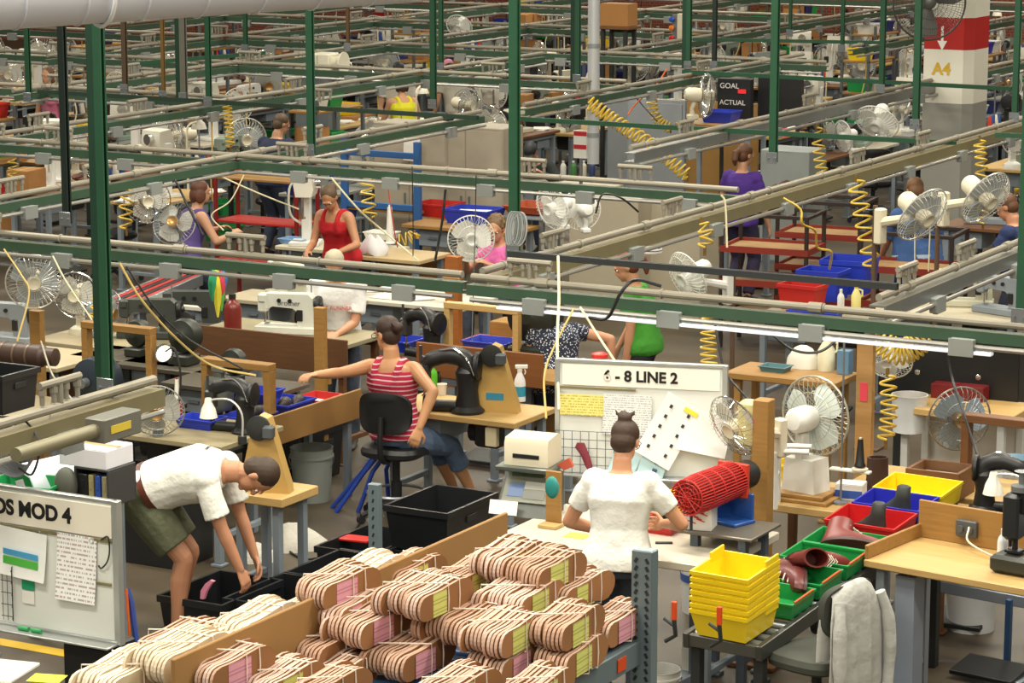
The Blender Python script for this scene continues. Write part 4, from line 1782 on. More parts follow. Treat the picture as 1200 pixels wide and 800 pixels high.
b.box((-.02, -.0615, 0), (.16, .003, .04), ch=.0005)
b.build('label_strip', mat('c9b03a', .5), t)
b = MB()
b.cyl((-.15, 0, 0), (-.75, 0, 0), .035, n=14)
b.build('conduit', mat('7d7860', .5, .3), t)

# shovel, orange pole
sp = W(175, 740, 236)
t = thing('shovel', 'blue-handled shovel standing blade up right of the left sign board', 'shovel', (sp.x, sp.y, .55), 0)
b = MB()
rs = []
for u, wd in ((0, .10), (.1, .11), (.22, .105), (.30, .075), (.335, .02)):
    rs.append([V((q * wd, .03 * q * q, u)) for q in (-1, -.5, 0, .5, 1)] + [V((q * wd, .03 * q * q + .004, u)) for q in (1, .5, 0, -.5, -1)])
b.rings(rs)
b.build('blade', mat('857a6e', .35, .6), t)
b = MB()
b.tube([(-.06, .03, .26), (-.10, .1, .55), (-.12, .12, .62)], .016, 8)
b.build('handle', mat('22408f', .4), t)
b = MB()
b.tube([(0, .02, 0), (0, .02, -.55)], .018, 8)
b.build('shaft', mat('22408f', .4), t)
b = MB()
b.tube([W(152, 745, 235), W(148, 690, 235)], .008, 6)
single(b, 'orange_pole', mat('d5601c', .4), 'thin orange pole between the left board and the shovel', 'pole')

# black crates on the floor


def crate(label, c, rz, w_, d, h, card=None):
    return tray('black_crate', label, 'crate', c, rz, w_, d, h, BLACKP, .9, .014, 1.0, .006, None, card, True)


ca = at(222, 703, .3)
crate('black plastic crate with a small label in front of the stooping man', V((ca.x, ca.y, 0)) + UB * .33, GRID, .46, .64, .3, mat('b9b79a', .6))
ca = at(255, 700, .3)
for i, lb in enumerate(('black plastic crate the stooping man reaches into', 'black crate beyond the one the stooping man reaches into')):
    crate(lb, V((ca.x, ca.y, 0)) + UB * (.34 + .68 * i) + UA * .27, GRID, .46, .64, .3)
ca = at(487, 597, .58)
crate('black crate on the floor under another crate, behind the insole rack', V((ca.x, ca.y, 0)) + UB * .33, GRID, .46, .64, .29)
crate('black crate piled on another in front of the woman on the task chair', V((ca.x, ca.y, .292)) + UB * .33, GRID, .46, .64, .29)
ca = at(405, 645, .3)
crate('black crate with a red lid lying in it, left of the slotted post', V((ca.x, ca.y, 0)) + UB * .33, GRID, .46, .64, .3)
crate('black crate at the left edge above the near rail', W(-4, 478, 215), GRID, .34, .3, .22)
b = MB()
b.box((0, 0, 0), (.22, .12, .02), ch=.006)
single(b, 'red_lid', mat('b5221c', .4), 'red plastic lid lying in the crate left of the slotted post', 'lid', at(417, 631, .285), GRID + .1)  # a loose red plastic lid, no pot belongs to it
p = at(440, 655, .42)
t = thing('slotted_post', 'blue-grey slotted steel post beside the black crates', 'post', (W(440, 640, 187).x, W(440, 640, 187).y, 0), GRID)
b = MB()
hz = W(440, 563, 187).z
b.box((0, 0, hz / 2), (.075, .05, hz), ch=.004)
b.build('channel', SL, t)
b = MB()
for i in range(14):
    b.box((0, -.026, hz - .05 - i * .055), (.012, .003, .026), ry=.35, ch=.0005)
b.build('slots', mat('22282b', .6), t)
b = MB()
b.box((0, 0, .01), (.15, .12, .02))
b.build('foot_plate', SL, t)
# pink scrap in the crate
b = MB()
pts = [(-.02, 0), (.0, .05), (.035, .10), (.055, .12), (.03, .125), (-.005, .10), (-.04, .05), (-.045, 0)]
b.prism(pts, -.012, .012)
single(b, 'pink_upper', mat('cf7f9a', .7), 'pink leather piece sticking up from the crate below the stooping man', 'leather', W(243, 702, 195), GRID, smooth=50)

# ---------------------------------------------------------------- the stooping man
pm = W(168, 568, 192)


def man_extra(t, q):
    c, dv = q['spine'](.9)
    x = q['lat'](1)
    y = dv.cross(x)
    o = text('ANT', .05, mat('3a3a40', .6), t, c - y * .138 + dv * -.06 + x * -.03, (0, 0, 0), ext=.001)
    M = Matrix((dv, x * -1 * -1, -y)).transposed().to_4x4()
    ex, ez = x, -y
    ey = ez.cross(ex)
    M = Matrix((ex, ey, ez)).transposed().to_4x4()
    M.translation = c - y * .15 + dv * -.05
    o.matrix_local = M


def toL(o_xy, rz, p):
    v = V((p.x - o_xy.x, p.y - o_xy.y, 0))
    v.rotate(Matrix.Rotation(-rz, 3, 'Z').to_euler())
    return V((v.x, v.y, p.z))


MRZ = R(-97)
hipz = pm.z
rh_ = toL(pm, MRZ, W(283, 672, 194))
lh_ = toL(pm, MRZ, W(298, 650, 190))
person('man bending over black crates in white t-shirt and green shorts', (pm.x, pm.y, 0), MRZ, hip=hipz - .05, lean=60, bend=30, head=(0, 14), twist=-6,
       rh=rh_, lh=lh_, rf=(.12, .22, 0, 8), lf=(-.12, .16, 0, -4), hem=.10, kpole=(.05, 1, 0), ht=1.09, girth=1.2, skin='b98465', hair='3b2a1e', hairstyle='short',
       shirt=('e4e4dc', 'cloth', None, 6), sleeve=.78, legs=('565a44', 'shorts'), vox=.006, res_c=.009, shoes='3a322a', belt='5a2a1c', extra=man_extra,
       rpalm=(-.3, -.3, -.5), lpalm=(.3, -.2, -.5), curl=.55, rpole=(.6, -.4, .2), lpole=(-.4, -.6, .2))


# ================================================================ right foreground: the sign board table and its worker
def foot(p):
    return V((p.x, p.y, 0))


tz = .85
tf = at(705, 646, tz)
bench('long off-white work table in front of the 6 - 8 LINE 2 board', tf + UB * .45, 1.42, .9, tz, GRID, mat('c9c2b2', .35, 0, .05), GREYP, .05, 'table', 'work_table')
# sign board
sbz = W(750, 556, 192).z
p0, p1 = at(653, 553, sbz), at(848, 563, sbz)
mid = (p0 + p1) / 2
sw = (p1 - p0).length
sh_ = .70
rz_ = math.atan2((p1 - p0).y, (p1 - p0).x)
s2 = thing('sign_board', 'white magnetic board lettered 6 - 8 LINE 2 with papers clipped on', 'board', mid, rz_)
b = MB()
b.box((0, .012, sh_ / 2), (sw, .018, sh_), ch=.003)
b.build('panel', WB, s2)
b = MB()
for x in (-sw / 2, sw / 2):
    b.box((x, .01, sh_ / 2), (.03, .04, sh_ + .02))
for z in (0, sh_):
    b.box((0, .01, z), (sw, .04, .022))
b.box((0, -.04, .0), (sw, .08, .012))
b.build('frame', mat('b9bcba', .35, .6), s2)
b = MB()
b.box((0, -.002, sh_ - .085), (sw - .06, .008, .13), ch=.002)
b.build('header_strip', mat('efece2', .5, 0, .02), s2)
text('6 - 8 LINE 2', .092, BLACK, s2, (-.0, -.0075, sh_ - .085), (PI / 2, 0, 0), bold=.003, sx=1.0)
b = MB()
b.box((-.28, -.004, sh_ - .165), (.5, .006, .014))
b.build('clip_rail', mat('8d8560', .4, .4), s2)
paper('chart_sheet', None, (-.36, -.012, .43), (0, 0, 0), .27, .13, mat('e6dc82', .7, 0, .02, 'lines', 'b5a84e', 60), s2)
paper('chart_sheet', None, (-.08, -.012, .38), (0, 0, 0), .30, .25, mat('e8e8e6', .7, 0, .02, 'lines', 'a9adb5', 70), s2)
for x, z, a, w_, h in ((.18, .30, .5, .24, .42), (.40, .30, .16, .30, .26)):
    o = paper('hanging_page', None, (x, -.03, z), (0, a, 0), w_, h, mat('f0f0ee', .7, 0, .01), s2, .03)
    if a > .3:
        for i in range(5):
            for sx in (-1, 1):
                b = MB()
                b.box((sx * .06, -.006 - .03 * (1 - (i * .07 + .07) / .42) ** 2, -.14 + i * .07), (.018, .003, .022), ch=.0005)
                b.build('print_mark', mat('30343c', .6), o)
        b = MB()
        b.box((.06, -.004, .17), (.09, .003, .03), ch=.0005)
        b.build('highlight', mat('e8e04a', .6), o)
for x, a in ((-.12, .35), (.06, .3)):
    o = paper('blue_page', None, (x + .02, -.04, .06), (0, a, 0), .16, .2, mat('b5d6df', .7, 0, .02), s2, .02)
    for i in range(3):
        b = MB()
        b.box((.02, -.012, -.05 + i * .05), (.03, .003, .02), ch=.0005)
        b.build('print_mark', mat('3c5a72', .6), o)
b = MB()
for i in range(9):
    x = -.52 + i * .052
    b.tube([(x, -.03, .0), (x, -.03, .27)], .002, 4)
for i in range(6):
    b.tube([(-.52, -.031, .01 + i * .052), (-.10, -.031, .01 + i * .052)], .002, 4)
b.build('wire_grid', mat('2c3640', .4, .5), s2)
b = MB()
b.rings([[V((-.36 + .03 * math.cos(q) * sc_ + dx, -.04, z)) + V((0, .01 * math.sin(q), 0)) for q in [2 * PI * i / 8 for i in range(8)]] for z, sc_, dx in ((.2, .8, 0), (.17, 1.2, .0), (.12, .9, .03), (.06, .8, .05), (.02, .3, .06))])
b.build('maroon_tag', mat('7d2e3c', .6), s2)
zz = mid.z
for x in (-sw / 2 + .02, sw / 2 - .02):
    b = MB()
    b.box((x, .04, -(zz - .03) / 2 + .0), (.035, .035, zz - .06))
    b.box((x, .04, -zz + .02), (.05, .4, .04))
    b.build('leg', GREYP, s2)
b = MB()
b.lathe([(.05, 0), (.05, .02), (.03, .03)], 16)
single(b, 'red_lid', mat('c0281f', .4), 'small red lid on top of the 6 - 8 LINE 2 board', 'lid', mid + UA * -.28 + V((0, .0, sh_ + .012)), 0)  # small round lid lying by itself, without any pot

# scale terminal, printer, stand
tp = at(612, 604, tz)
t = thing('scale_terminal', 'grey keypad terminal of a weighing scale at the left end of the off-white table', 'terminal', tp + UB * .1, GRID + .12)
b = MB()
b.prism([(-.14, 0), (.12, 0), (.12, .24), (.06, .26), (-.10, .06)], -.17, .17, 'yz')
b.build('housing', mat('565a55', .5, .1), t)
an = math.atan2(.20, .16)
kx = MB()
kx.box((0, -.030, .165), (.30, .012, .22), rx=-(PI / 2 - an), ch=.003)
kp = kx.build('keypad', mat('8d9084', .5), t)
for cx, cy, w_, h, c in ((-.07, -.03, .10, .09, '7088b5'), (.05, .005, .14, .05, 'c9cbc2'), (.05, -.06, .14, .05, '8d9088'), (-.02, .075, .2, .03, '5a6a52'), (.11, .08, .03, .03, 'd8d8d0')):
    b = MB()
    v = V((cx, 0, 0)) + V((0, math.cos(an), math.sin(an))) * cy
    b.box((v.x, -.030 + v.y - .0055 * math.sin(an) - .002, .165 + v.z + .0055 * math.cos(an)), (w_, .005, h), rx=-(PI / 2 - an), ch=.001)
    b.build('keys', mat(c, .5), kp)
b = MB()
b.box((0, .03, .285), (.36, .30, .03), ch=.006)
b.cyl((0, .06, .24), (0, .06, .28), .06)
b.build('platform', mat('5f655f', .35, .5), t)
b = MB()
b.box((-.11, -.16, .055), (.18, .003, .085), rx=-.3, ch=.0005)
b.build('note_card', PAPER, t)
pz = tz + .301
pp = tp + UB * .13
t = thing('label_printer', 'cream label printer on the scale platform', 'printer', (pp.x, pp.y, pz), GRID + .12)
b = MB()
b.prism([(-.11, 0), (.12, 0), (.12, .16), (.06, .18), (-.095, .165), (-.11, .13)], -.14, .14, 'yz')
b.build('housing', CREAM, t)
b = MB()
b.box((.0, -.111, .06), (.17, .01, .026), ch=.003)
b.build('slot', BLACK, t)
b = MB()
b.box((0, -.02, .1725), (.25, .12, .006), ry=0, rx=.09, ch=.002)
b.build('lid', mat('dcd5bf', .45), t)
p = at(647, 617, tz)
t = thing('wooden_bookend', 'orange wooden upright stand beside the scale terminal', 'stand', p, GRID)
b = MB()
b.box((0, 0, .012), (.12, .14, .024))
b.build('foot', WOODL, t)
b = MB()
b.box((0, .02, .18), (.10, .02, .31))
b.build('panel', WOOD, t)
b = MB()
b.ell((0, 0, 0), (.045, .02, .065), 16, 10)
single(b, 'teal_pouch', mat('2a8a84', .5), 'teal oval pouch hanging on the orange wooden stand', 'pouch', W(647, 571, 206), GRID)
b = MB()
b.prism([(-.05, 0), (.03, .05), (.06, .0), (0, -.03)], -.01, .01)
single(b, 'red_cloth', mat('b5523c', .7), 'red cloth scrap on the scale platform edge', 'cloth', at(662, 545, tz + .305), GRID)
b = MB()
b.box((0, 0, .003), (.13, .11, .006), ch=.001)
single(b, 'sticky_pad', mat('e3e25a', .7), 'yellow paper pad lying on the off-white table', 'paper', at(676, 628, tz), GRID + .1)
b = MB()
b.box((0, 0, .006), (.10, .02, .012), ch=.004)
single(b, 'pen', DARK, 'dark pen lying on the right end of the off-white table', 'pen', at(778, 637, tz), GRID + .5)

# worker at the table
pw = foot(W(724, 663, 211))
WRZ = R(-14)


def wl_(p):
    return toL(pw, WRZ, p)


def scanner(t, q):
    pass


person('woman with hair in a bun, white t-shirt and dark jeans, facing the 6 - 8 board', pw, WRZ, hip=.90, lean=8, bend=4, head=(-4, 22), fem=True, ht=1.0, skin='c08a68', hair='3c281b', hairstyle='bun', girth=1.08,
       rh=(.20, .30, 1.06), lh=(-.16, .30, 1.0), rpole=(.9, -.5, -.5), lpole=(-.9, -.5, -.5), shirt=('e6e5df', 'cloth', None, 6), sleeve=.62, hem=-.07, legs=('222a35', 'full'), vox=.006, res_c=.009, glasses=True, rf=(.11, 0, 0), lf=(-.11, .02, 0),
       rpalm=(-.5, .3, -.1), lpalm=(.4, .2, -.4), curl=.7)
h = pw + Matrix.Rotation(WRZ, 3, 'Z') @ V((.185, .40, 1.10))
b = MB()
b.cyl((0, 0, -.05), (0, 0, .06), .022, n=14)
b.cyl((0, 0, .06), (0, 0, .066), .018, n=14)
single(b, 'black_cylinder', BLACK, 'small black canister held by the woman in the white t-shirt', 'canister', h, 0)

# red cage heater on the small steel table
sz = .95
sp_ = at(845, 622, sz)
bench('small steel table under the red wire cage, right of the white-shirted woman', sp_ + UB * .12, .46, .42, sz, GRID, mat('6f6a60', .4, .4), mat('5a6470', .4, .3), .02, 'table', 'steel_table')
cg = W(805, 583, 207)
cg2 = W(858, 562, 202)
t = thing('cage_guard', 'red wire cage guard tapering round in front of a black motor', 'guard', cg, 0)
dd = cg2 - cg
x_, y_, d_ = frame(dd)
L_ = dd.length
b = MB()
red = mat('b8221e', .4)
for i in range(38):
    a = 2 * PI * i / 38
    o = x_ * math.cos(a) + y_ * math.sin(a)
    b.tube([o * .102, o * .110 + d_ * L_ * .3, o * .104 + d_ * L_], .0048, 5)
for f, r_ in ((0, .103), (.01, .08), (.01, .055), (.01, .03), (.25, .11), (.5, .109), (.75, .107), (1, .105)):
    b.tube([d_ * L_ * f + (x_ * math.cos(a) + y_ * math.sin(a)) * r_ for a in [2 * PI * i / 28 for i in range(28)]], .005, 5, True)
for i in range(14):
    a = 2 * PI * i / 14
    b.tube([V((0, 0, 0)), (x_ * math.cos(a) + y_ * math.sin(a)) * .102], .003, 4)
b.build('wire_cage', red, t)
b = MB()
b.tube([d_ * (L_ * .03), d_ * (L_ * .97)], .088, 20)
b.build('drum', mat('8f241f', .6), t)
b = MB()
b.box((0, 0, 0), (.03, .2, .2), ch=.003)
o = b.build('end_plate', mat('c43a22', .5), t)
o.location = dd * 1.03
o.rotation_euler = (0, 0, math.atan2(dd.y, dd.x))
b = MB()
b.tube([dd * 1.06, dd * 1.35], .085, 18)
b.tube([dd * 1.35, dd * 1.42], .07, 18)
b.build('motor', BLACK, t)
b = MB()
b.tube([dd * 1.2, dd * 1.2 + V((0, 0, -.22))], .03, 8)
b.tube([dd * .1 + V((0, 0, -.11)), dd * .1 + V((0, 0, -.2))], .01, 6)
b.build('foot', mat('3a4450', .4, .3), t)
t = carton('white carton with red print under the red wire cage', at(820, 618, sz), GRID + .2, .17, .15, .15, mat('dcdcd8', .5), tape=False)
b = MB()
for i in range(6):
    b.box((-.03 + (i * 37 % 50) / 700, -.0765, .05 + i * .012), (.05, .002, .006), ry=.3, ch=.0003)
b.build('red_print', mat('c03028', .6), t)
p = at(858, 612, sz)
t = thing('blue_bracket', 'bright blue steel bracket on the small steel table', 'bracket', p, GRID - .3)
b = MB()
b.box((0, 0, .01), (.2, .18, .02))
b.box((.0, .08, .09), (.18, .02, .16))
b.box((-.08, .02, .06), (.015, .13, .10), rx=.5)
b.build('plate', mat('23509a', .4), t)
p = at(787, 612, tz)
tray('yellow_bin', 'yellow bin standing on the table just left of the red wire cage', 'bin', p + UB * .12, GRID, .22, .26, .14, BINY)
tray('red_bin', 'dark red bin on the table beside the white-shirted elbow', 'bin', at(778, 622, tz), GRID, .2, .2, .08, RED)

# post of wood with the cream fan
wpz = W(893, 606, 198)
t = thing('wooden_post', 'tall orange wooden post between the red cage and the white box-base fan', 'post', (wpz.x, wpz.y, 0), GRID)
hh = W(893, 462, 198).z
b = MB()
b.box((0, 0, hh / 2), (.10, .10, hh), ch=.005)
b.build('post', WOOD, t)
b = MB()
b.box((0, 0, .015), (.3, .3, .03))
b.build('foot', WOODD, t)
fan('cream fan tilted down in front of the 6 - 8 LINE 2 board', W(878, 508, 196) + UB * -.08, R(-52), 'cream', 1.0, 24, 'arm')
p = W(886, 492, 197)
b = MB()
b.box((0, 0, 0), (.11, .10, .28), ch=.02)
single(b, 'motor_box', mat('cfc48c', .5), 'cream motor box on the orange wooden post', 'box', p + UB * -.1, GRID)

# back table right of the post: wooden base, white fan, thread stand, boot
bz = .86
bp = at(985, 590, bz)
bench('light wooden bench behind the blue and red shoe bins', bp + UB * .15, 1.15, .7, bz, GRID, WOODL, WOODD, .05)
fp = at(944, 583, bz)
t = thing('fan_plinth', 'wooden plinth under the white box-base fan', 'plinth', fp, GRID)
b = MB()
b.box((0, 0, .012), (.42, .34, .024))
b.box((0, 0, .037), (.34, .28, .026))
b.build('boards', WOOD, t)


def mk_boxfan():
    t = thing('box_base_fan', None, 'fan')
    sub = mk_fan(tilt=0, mount='arm', blade='d3dcd8', body=mat('d9d9d4', .4), guard=mat('b5b3a4', .3, .4))
    for c in list(sub.children):
        if c.name.split('.')[0] in ('foot', 'neck'):
            D.objects.remove(c)
        else:
            c.parent = t
            c.location = (0, 0, .27)
    D.objects.remove(sub)
    b = MB()
    b.prism([(-.10, 0), (.10, 0), (.085, .17), (-.085, .17)], -.07, .07)
    b.build('foot', mat('d9d7d0', .4), t)
    b = MB()
    b.box((.0, .04, .23), (.05, .06, .14), ch=.01)
    b.build('neck', mat('d9d7d0', .4), t)
    b = MB()
    b.box((-.03, -.072, .11), (.04, .004, .04), ch=.001)
    b.cyl((-.03, -.07, .145), (-.03, -.078, .145), .014)
    b.build('switch', BLACK, t)
    return t


inst('boxfan', mk_boxfan, 'white fan on a box base, seen from behind, left of the black thread cone', 'fan', fp + V((0, 0, .051)), R(138), None, 1.22)
t = thing('tube_stand', 'white bent tube frame left of the white box-base fan', 'frame', at(908, 596, bz), GRID + .3)
b = MB()
b.tube(spline([(0, 0, 0), (0, 0, .28), (.02, 0, .35), (.2, 0, .36)], 16), .018, 8)
b.tube(spline([(0, .15, 0), (0, .15, .28), (.02, .15, .35), (.2, .15, .36)], 16), .018, 8)
b.tube([(0, 0, .2), (0, .15, .2)], .012, 6)
b.build('tube', mat('dcdcd8', .4), t)
tray('yellow_bin', 'yellow bin tucked behind the box-base fan', 'bin', at(930, 560, bz), GRID, .22, .2, .1, BINY)
t = thing('thread_stand', 'white thread stand carrying a black cone of thread', 'thread stand', at(985, 590, bz), GRID)
b = MB()
b.cyl((0, 0, 0), (0, 0, 1.0), .007, n=8)
b.lathe([(.05, 0), (.05, .015), (.01, .02)], 14)
b.build('rod', STEEL, t)
b = MB()
b.box((.06, 0, .215), (.26, .05, .015), rx=0, ch=.003)
b.build('arm', WHITE, t)
b = MB()
b.lathe([(.05, .225), (.05, .235), (.012, .245)], 16, Matrix.Translation((.12, 0, 0)))
b.build('plate', CREAM, t)
c_ = at(985, 590, bz) + UA * .12 + V((0, 0, .247))
bottle('thread_cone', 'black thread cone on the white thread stand', c_, BLACK, CREAM, .17, .035, 'cone')
boot('brown leather boot on the light wooden bench', at(1030, 580, bz), GRID - .9, mat('3a2620', .5), BLACK, 1.15, None, None, .21)
t = carton('small white and blue carton beside the brown boot', at(997, 584, bz), GRID + .15, .17, .13, .10, mat('d8d8d8', .5), tape=False)
b = MB()
b.box((0, -.066, .04), (.17, .003, .05), ch=.0005)
b.build('blue_print', mat('2a4ca0', .5), t)

# sloped roller conveyor with bins
c0, c1 = at(848, 748, .70), at(1072, 592, .94)
dv_ = c1 - c0
cl_ = math.hypot(dv_.x, dv_.y)
crz = math.atan2(dv_.y, dv_.x) - PI / 2
csl = math.atan2(dv_.z, cl_)
t = thing('roller_conveyor', 'grey steel conveyor table carrying the coloured shoe bins', 'conveyor', (c0.x, c0.y, 0), crz)
M_ = Matrix.Translation((0, 0, c0.z)) @ Matrix.Rotation(csl, 4, 'X')
cw = .44
for s in (-1, 1):
    b = MB()
    b.M = M_
    b.box((s * cw / 2, cl_ / 2, -.04), (.035, cl_ + .05, .085), ch=.004)
    b.build('side_rail', mat('4f504c', .35, .6, .1), t)
b = MB()
b.M = M_
b.box((0, .0, -.04), (cw, .03, .07))
b.box((0, cl_, -.04), (cw, .03, .07))
b.box((0, cl_ / 2, -.055), (cw, cl_, .006), ch=.001)
b.build('bed', mat('55544e', .4, .4), t)
for i in range(int(cl_ / .09)):
    b = MB()
    b.M = M_
    b.cyl((-cw / 2, .06 + i * .09, -.028), (cw / 2, .06 + i * .09, -.028), .024, n=12)
    b.build('roller', STEEL, t)
for y in (.06, cl_ - .1):
    for s in (-1, 1):
        b = MB()
        z = c0.z + math.tan(csl) * y - .08
        b.box((s * (cw / 2 - .03), y, z / 2), (.055, .055, z))
        b.build('leg', DARK, t)


def onc(f, side=0.0, up=0.0):
    p = c0.lerp(c1, f)
    q = Matrix.Rotation(crz, 3, 'Z') @ V((side, 0, 0))
    return p + q + V((0, 0, up))


CR = (csl, 0, crz)


def cbin(label, f, m, w_=.36, d=.32, h=.11, up=.0, nm='shoe_bin', side=0.0, lip=None):
    t = thing(nm, label, 'bin', onc(f, side, up), crz)
    t.rotation_euler = CR
    b = MB()
    hw, hd = w_ / 2, d / 2
    k = .9
    q = .006
    # walls: back and sides full height, front low
    b.tray(w_, d, h, q, .92, lip=.005)
    b.build('shell', m, t, 25)
    if lip:
        b = MB()
        b.box((w_ / 2 - .002, 0, h * .93), (.012, d * .8, .03), ry=.2, ch=.002)
        b.build('label_strip', lip, t)
    return t


G_ = mat('1f8a45', .35, 0, .05)
OL = mat('b5501c', .6)
for i, (f, lb) in enumerate(((.22, 'green shoe bin right behind the stack of yellow bins'), (.36, 'green shoe bin holding the front pair of red-brown boots'), (.50, 'green shoe bin under the rear red-brown boot'), (.61, 'green shoe bin next to the red bin'))):
    cbin(lb, f, G_, .42, .27, .09, lip=OL)
cbin('red shoe bin holding a black shoe last', .75, mat('b91f22', .35), .44, .3, .12)
cbin('blue shoe bin holding a black shoe last', .89, mat('2a2fa8', .35), .42, .28, .12)
cbin('yellow shoe bin at the far end of the conveyor', 1.02, BINY, .44, .3, .12)
LEA = mat('6b221c', .42, 0, .12)
LEA2 = mat('571a17', .42, 0, .12)
LC = mat('d8cfc0', .6)
boot('red-brown leather boot lying frontmost in the green bins', onc(.36, .04, .06), 0, LEA2, mat('3a1512', .5), 1.25, LC, None, .2, (0, R(80), crz + R(-150)))
boot('red-brown leather boot lying in the middle of the green bins', onc(.44, -.06, .08), 0, LEA, mat('3a1512', .5), 1.3, LC, None, .2, (R(-25), R(70), crz + R(-70)))
boot('red-brown leather boot with eyelets lying in the rear green bin', onc(.57, .0, .07), 0, LEA, mat('3a1512', .5), 1.3, LC, None, .2, (R(-10), R(-75), crz + R(-60)))
boot('red-brown boot half hidden at the left of the green bins', onc(.37, -.17, .05), 0, LEA2, mat('3a1512', .5), 1.1, LC, None, .17, (0, R(80), crz + R(60)))
for f, lb in ((.74, 'black shoe last standing in the red bin'), (.88, 'black shoe last standing in the blue bin')):
    b = MB()
    b.rings([[V((wd * math.cos(a), yc + l * math.sin(a), z)) for a in [2 * PI * i / 16 for i in range(16)]] for z, l, wd, yc in ((0, .12, .04, 0), (.04, .125, .045, 0), (.08, .09, .042, -.03), (.13, .05, .04, -.06), (.2, .045, .036, -.07), (.21, .03, .02, -.07))])
    single(b, 'shoe_last', mat('2c302e', .5), lb, 'shoe last', onc(f, .0, .012), crz + 1.3, None, 60)
# stack of yellow bins
YB = MB()
YB.tray(.34, .34, .15, .006, .86, lip=.006)
for i in range(7):
    t = thing('yellow_bin', 'yellow bin, %s of the stack on the near end of the conveyor' % ('lowest', 'second from the bottom', 'third from the bottom', 'middle one', 'third from the top', 'second from the top', 'topmost')[i], 'bin', onc(.055, .0, 0.004 + i * .035), crz, 'stack of yellow bins')
    t.rotation_euler = (csl, 0, crz + (-.02, .01, -.01, .02, 0, .015, -.01)[i])
    if i == 0:
        YM = YB.build('shell', BINY, t, 25)
        YE = []
        for sx in (-1, 1):
            b = MB()
            b.box((sx * .166, .10, .14), (.012, .14, .09), ch=.003)
            YE.append(b.build('ear', BINY, t))
    else:
        for src in (YM, *YE):
            c = src.copy()
            C.objects.link(c)
            c.parent = t
for px, py, lb in ((790, 722, 'orange-handled clamp hanging under the left end of the conveyor'), (843, 728, 'orange-handled clamp on the near corner of the conveyor')):
    p = W(px, py, 229)
    t = thing('clamp', lb, 'clamp', p, crz)
    b = MB()
    b.box((0, 0, .03), (.026, .02, .10), ch=.006)
    b.build('handle', mat('d2491a', .4), t)
    b = MB()
    b.tube([(0, 0, -.02), (.01, 0, -.10), (-.05, 0, -.14)], .012, 6)
    b.tube([(-.06, 0, -.02), (0, 0, -.05)], .009, 6)
    b.build('jaw', DARK, t)
bucket('white bucket with blue lines under the right end of the off-white table', at(785, 735, .02) * 1.0 - V((0, 0, .02)) + UB * .5, mat('d4d6d6', .4), .16, .42, None, mat('3a5aa0', .5))
bucket('small white bucket at the bottom edge right of the rack upright', foot(at(772, 835, 0)), mat('d9d9d2', .4), .12, .26, None, mat('3a5aa0', .5))
p = foot(at(812, 800, 0))
t = thing('white_bracket', 'white folded bracket on a low grey bar under the conveyor', 'bracket', p, crz)
b = MB()
b.box((0, 0, .06), (.1, .5, .05))
b.build('bar', GREYP, t)
b = MB()
b.prism([(-.05, .085), (.05, .085), (.05, .2), (.1, .25), (-.02, .3), (-.05, .25)], -.05, .05)
b.build('plate', WHITE, t)
p = foot(at(955, 800, 0))
t = thing('caster_wheel', 'black caster wheel under the conveyor', 'wheel', W(960, 728, 205), crz)
b = MB()
b.cyl((-.02, 0, 0), (.02, 0, 0), .075, n=20)
b.build('tyre', BLACK, t)
b = MB()
b.cyl((-.023, 0, 0), (.023, 0, 0), .04, n=16)
b.build('hub', STEEL, t)
b = MB()
b.box((0, .03, .08), (.06, .06, .10))
b.build('fork', DARK, t)

# right workbench, chair with sweatshirt
wz = .9
a_, b_ = at(1012, 655, wz), at(1215, 692, wz)
w0 = (b_ - a_)
wr_ = math.atan2(w0.y, w0.x)
nrm_ = V((-math.sin(wr_), math.cos(wr_), 0))
ww = w0.length + .1
wc = a_ + w0.normalized() * ww / 2 + nrm_ * .32
t = bench('light plywood bench at the right edge with a black sewing machine', wc, ww, .64, wz, wr_, WOODL, mat('8a9098', .4, .2), .045)
b = MB()
b.box((-ww / 2 + .55, .31, wz + .11), (1.1, .02, .22))
b.build('back_panel', WOOD, t)
b = MB()
b.box((-ww / 2 + .01, -.0, wz + .04), (.02, .62, .08))
b.build('side_lip', WOOD, t)
b = MB()
b.box((-ww / 2 + .32, .285, wz + .10), (.13, .03, .10), ch=.008)
for s in (-1, 1):
    b.cyl((-ww / 2 + .32 + s * .03, .27, wz + .10), (-ww / 2 + .32 + s * .03, .25, wz + .10), .02)
b.build('outlet', mat('4d4f50', .5), t)
b = MB()
b.box((-ww / 2 + .22, -.18, wz / 2 - .03), (.12, .12, wz - .1), ch=.004)
b.box((-ww / 2 + .22, -.18, .06), (.2, .5, .05), ch=.004)
b.build('pedestal', mat('8a93a2', .4, .1), t)


def onb(x, y, z=0.0):
    return wc + Matrix.Rotation(wr_, 3, 'Z') @ V((x, y, 0)) + V((0, 0, z))


lx = -ww / 2
cable('white cord curving from the outlet of the right plywood bench', [onb(lx + .35, .25, .12), onb(lx + .40, .16, .06), onb(lx + .62, .10, .02), onb(lx + .72, .12, .08)], .006, mat('dcd6c4', .5))
t = thing('sewing_machine', 'black cylinder-bed sewing machine at the right edge on the plywood bench', 'sewing machine', onb(lx + .84, -.05), wr_)
b = MB()
b.box((.12, 0, .055), (.55, .2, .10), ch=.02)
b.build('bed', mat('30322c', .4), t)
b = MB()
b.prism([(.28, .08), (.40, .08), (.40, .40), (.32, .45), (-.04, .45), (-.04, .34), (.26, .33)], -.055, .055, 'yz')
b.build('arm', BLACK, t)
b = MB()
b.box((-.05, -.02, .32), (.10, .11, .26), ch=.02)
b.cyl((-.05, -.0, .22), (-.05, 0, .10), .016)
b.cyl((-.08, -.0, .26), (-.08, 0, .14), .01)
b.box((-.05, 0, .12), (.09, .08, .02))
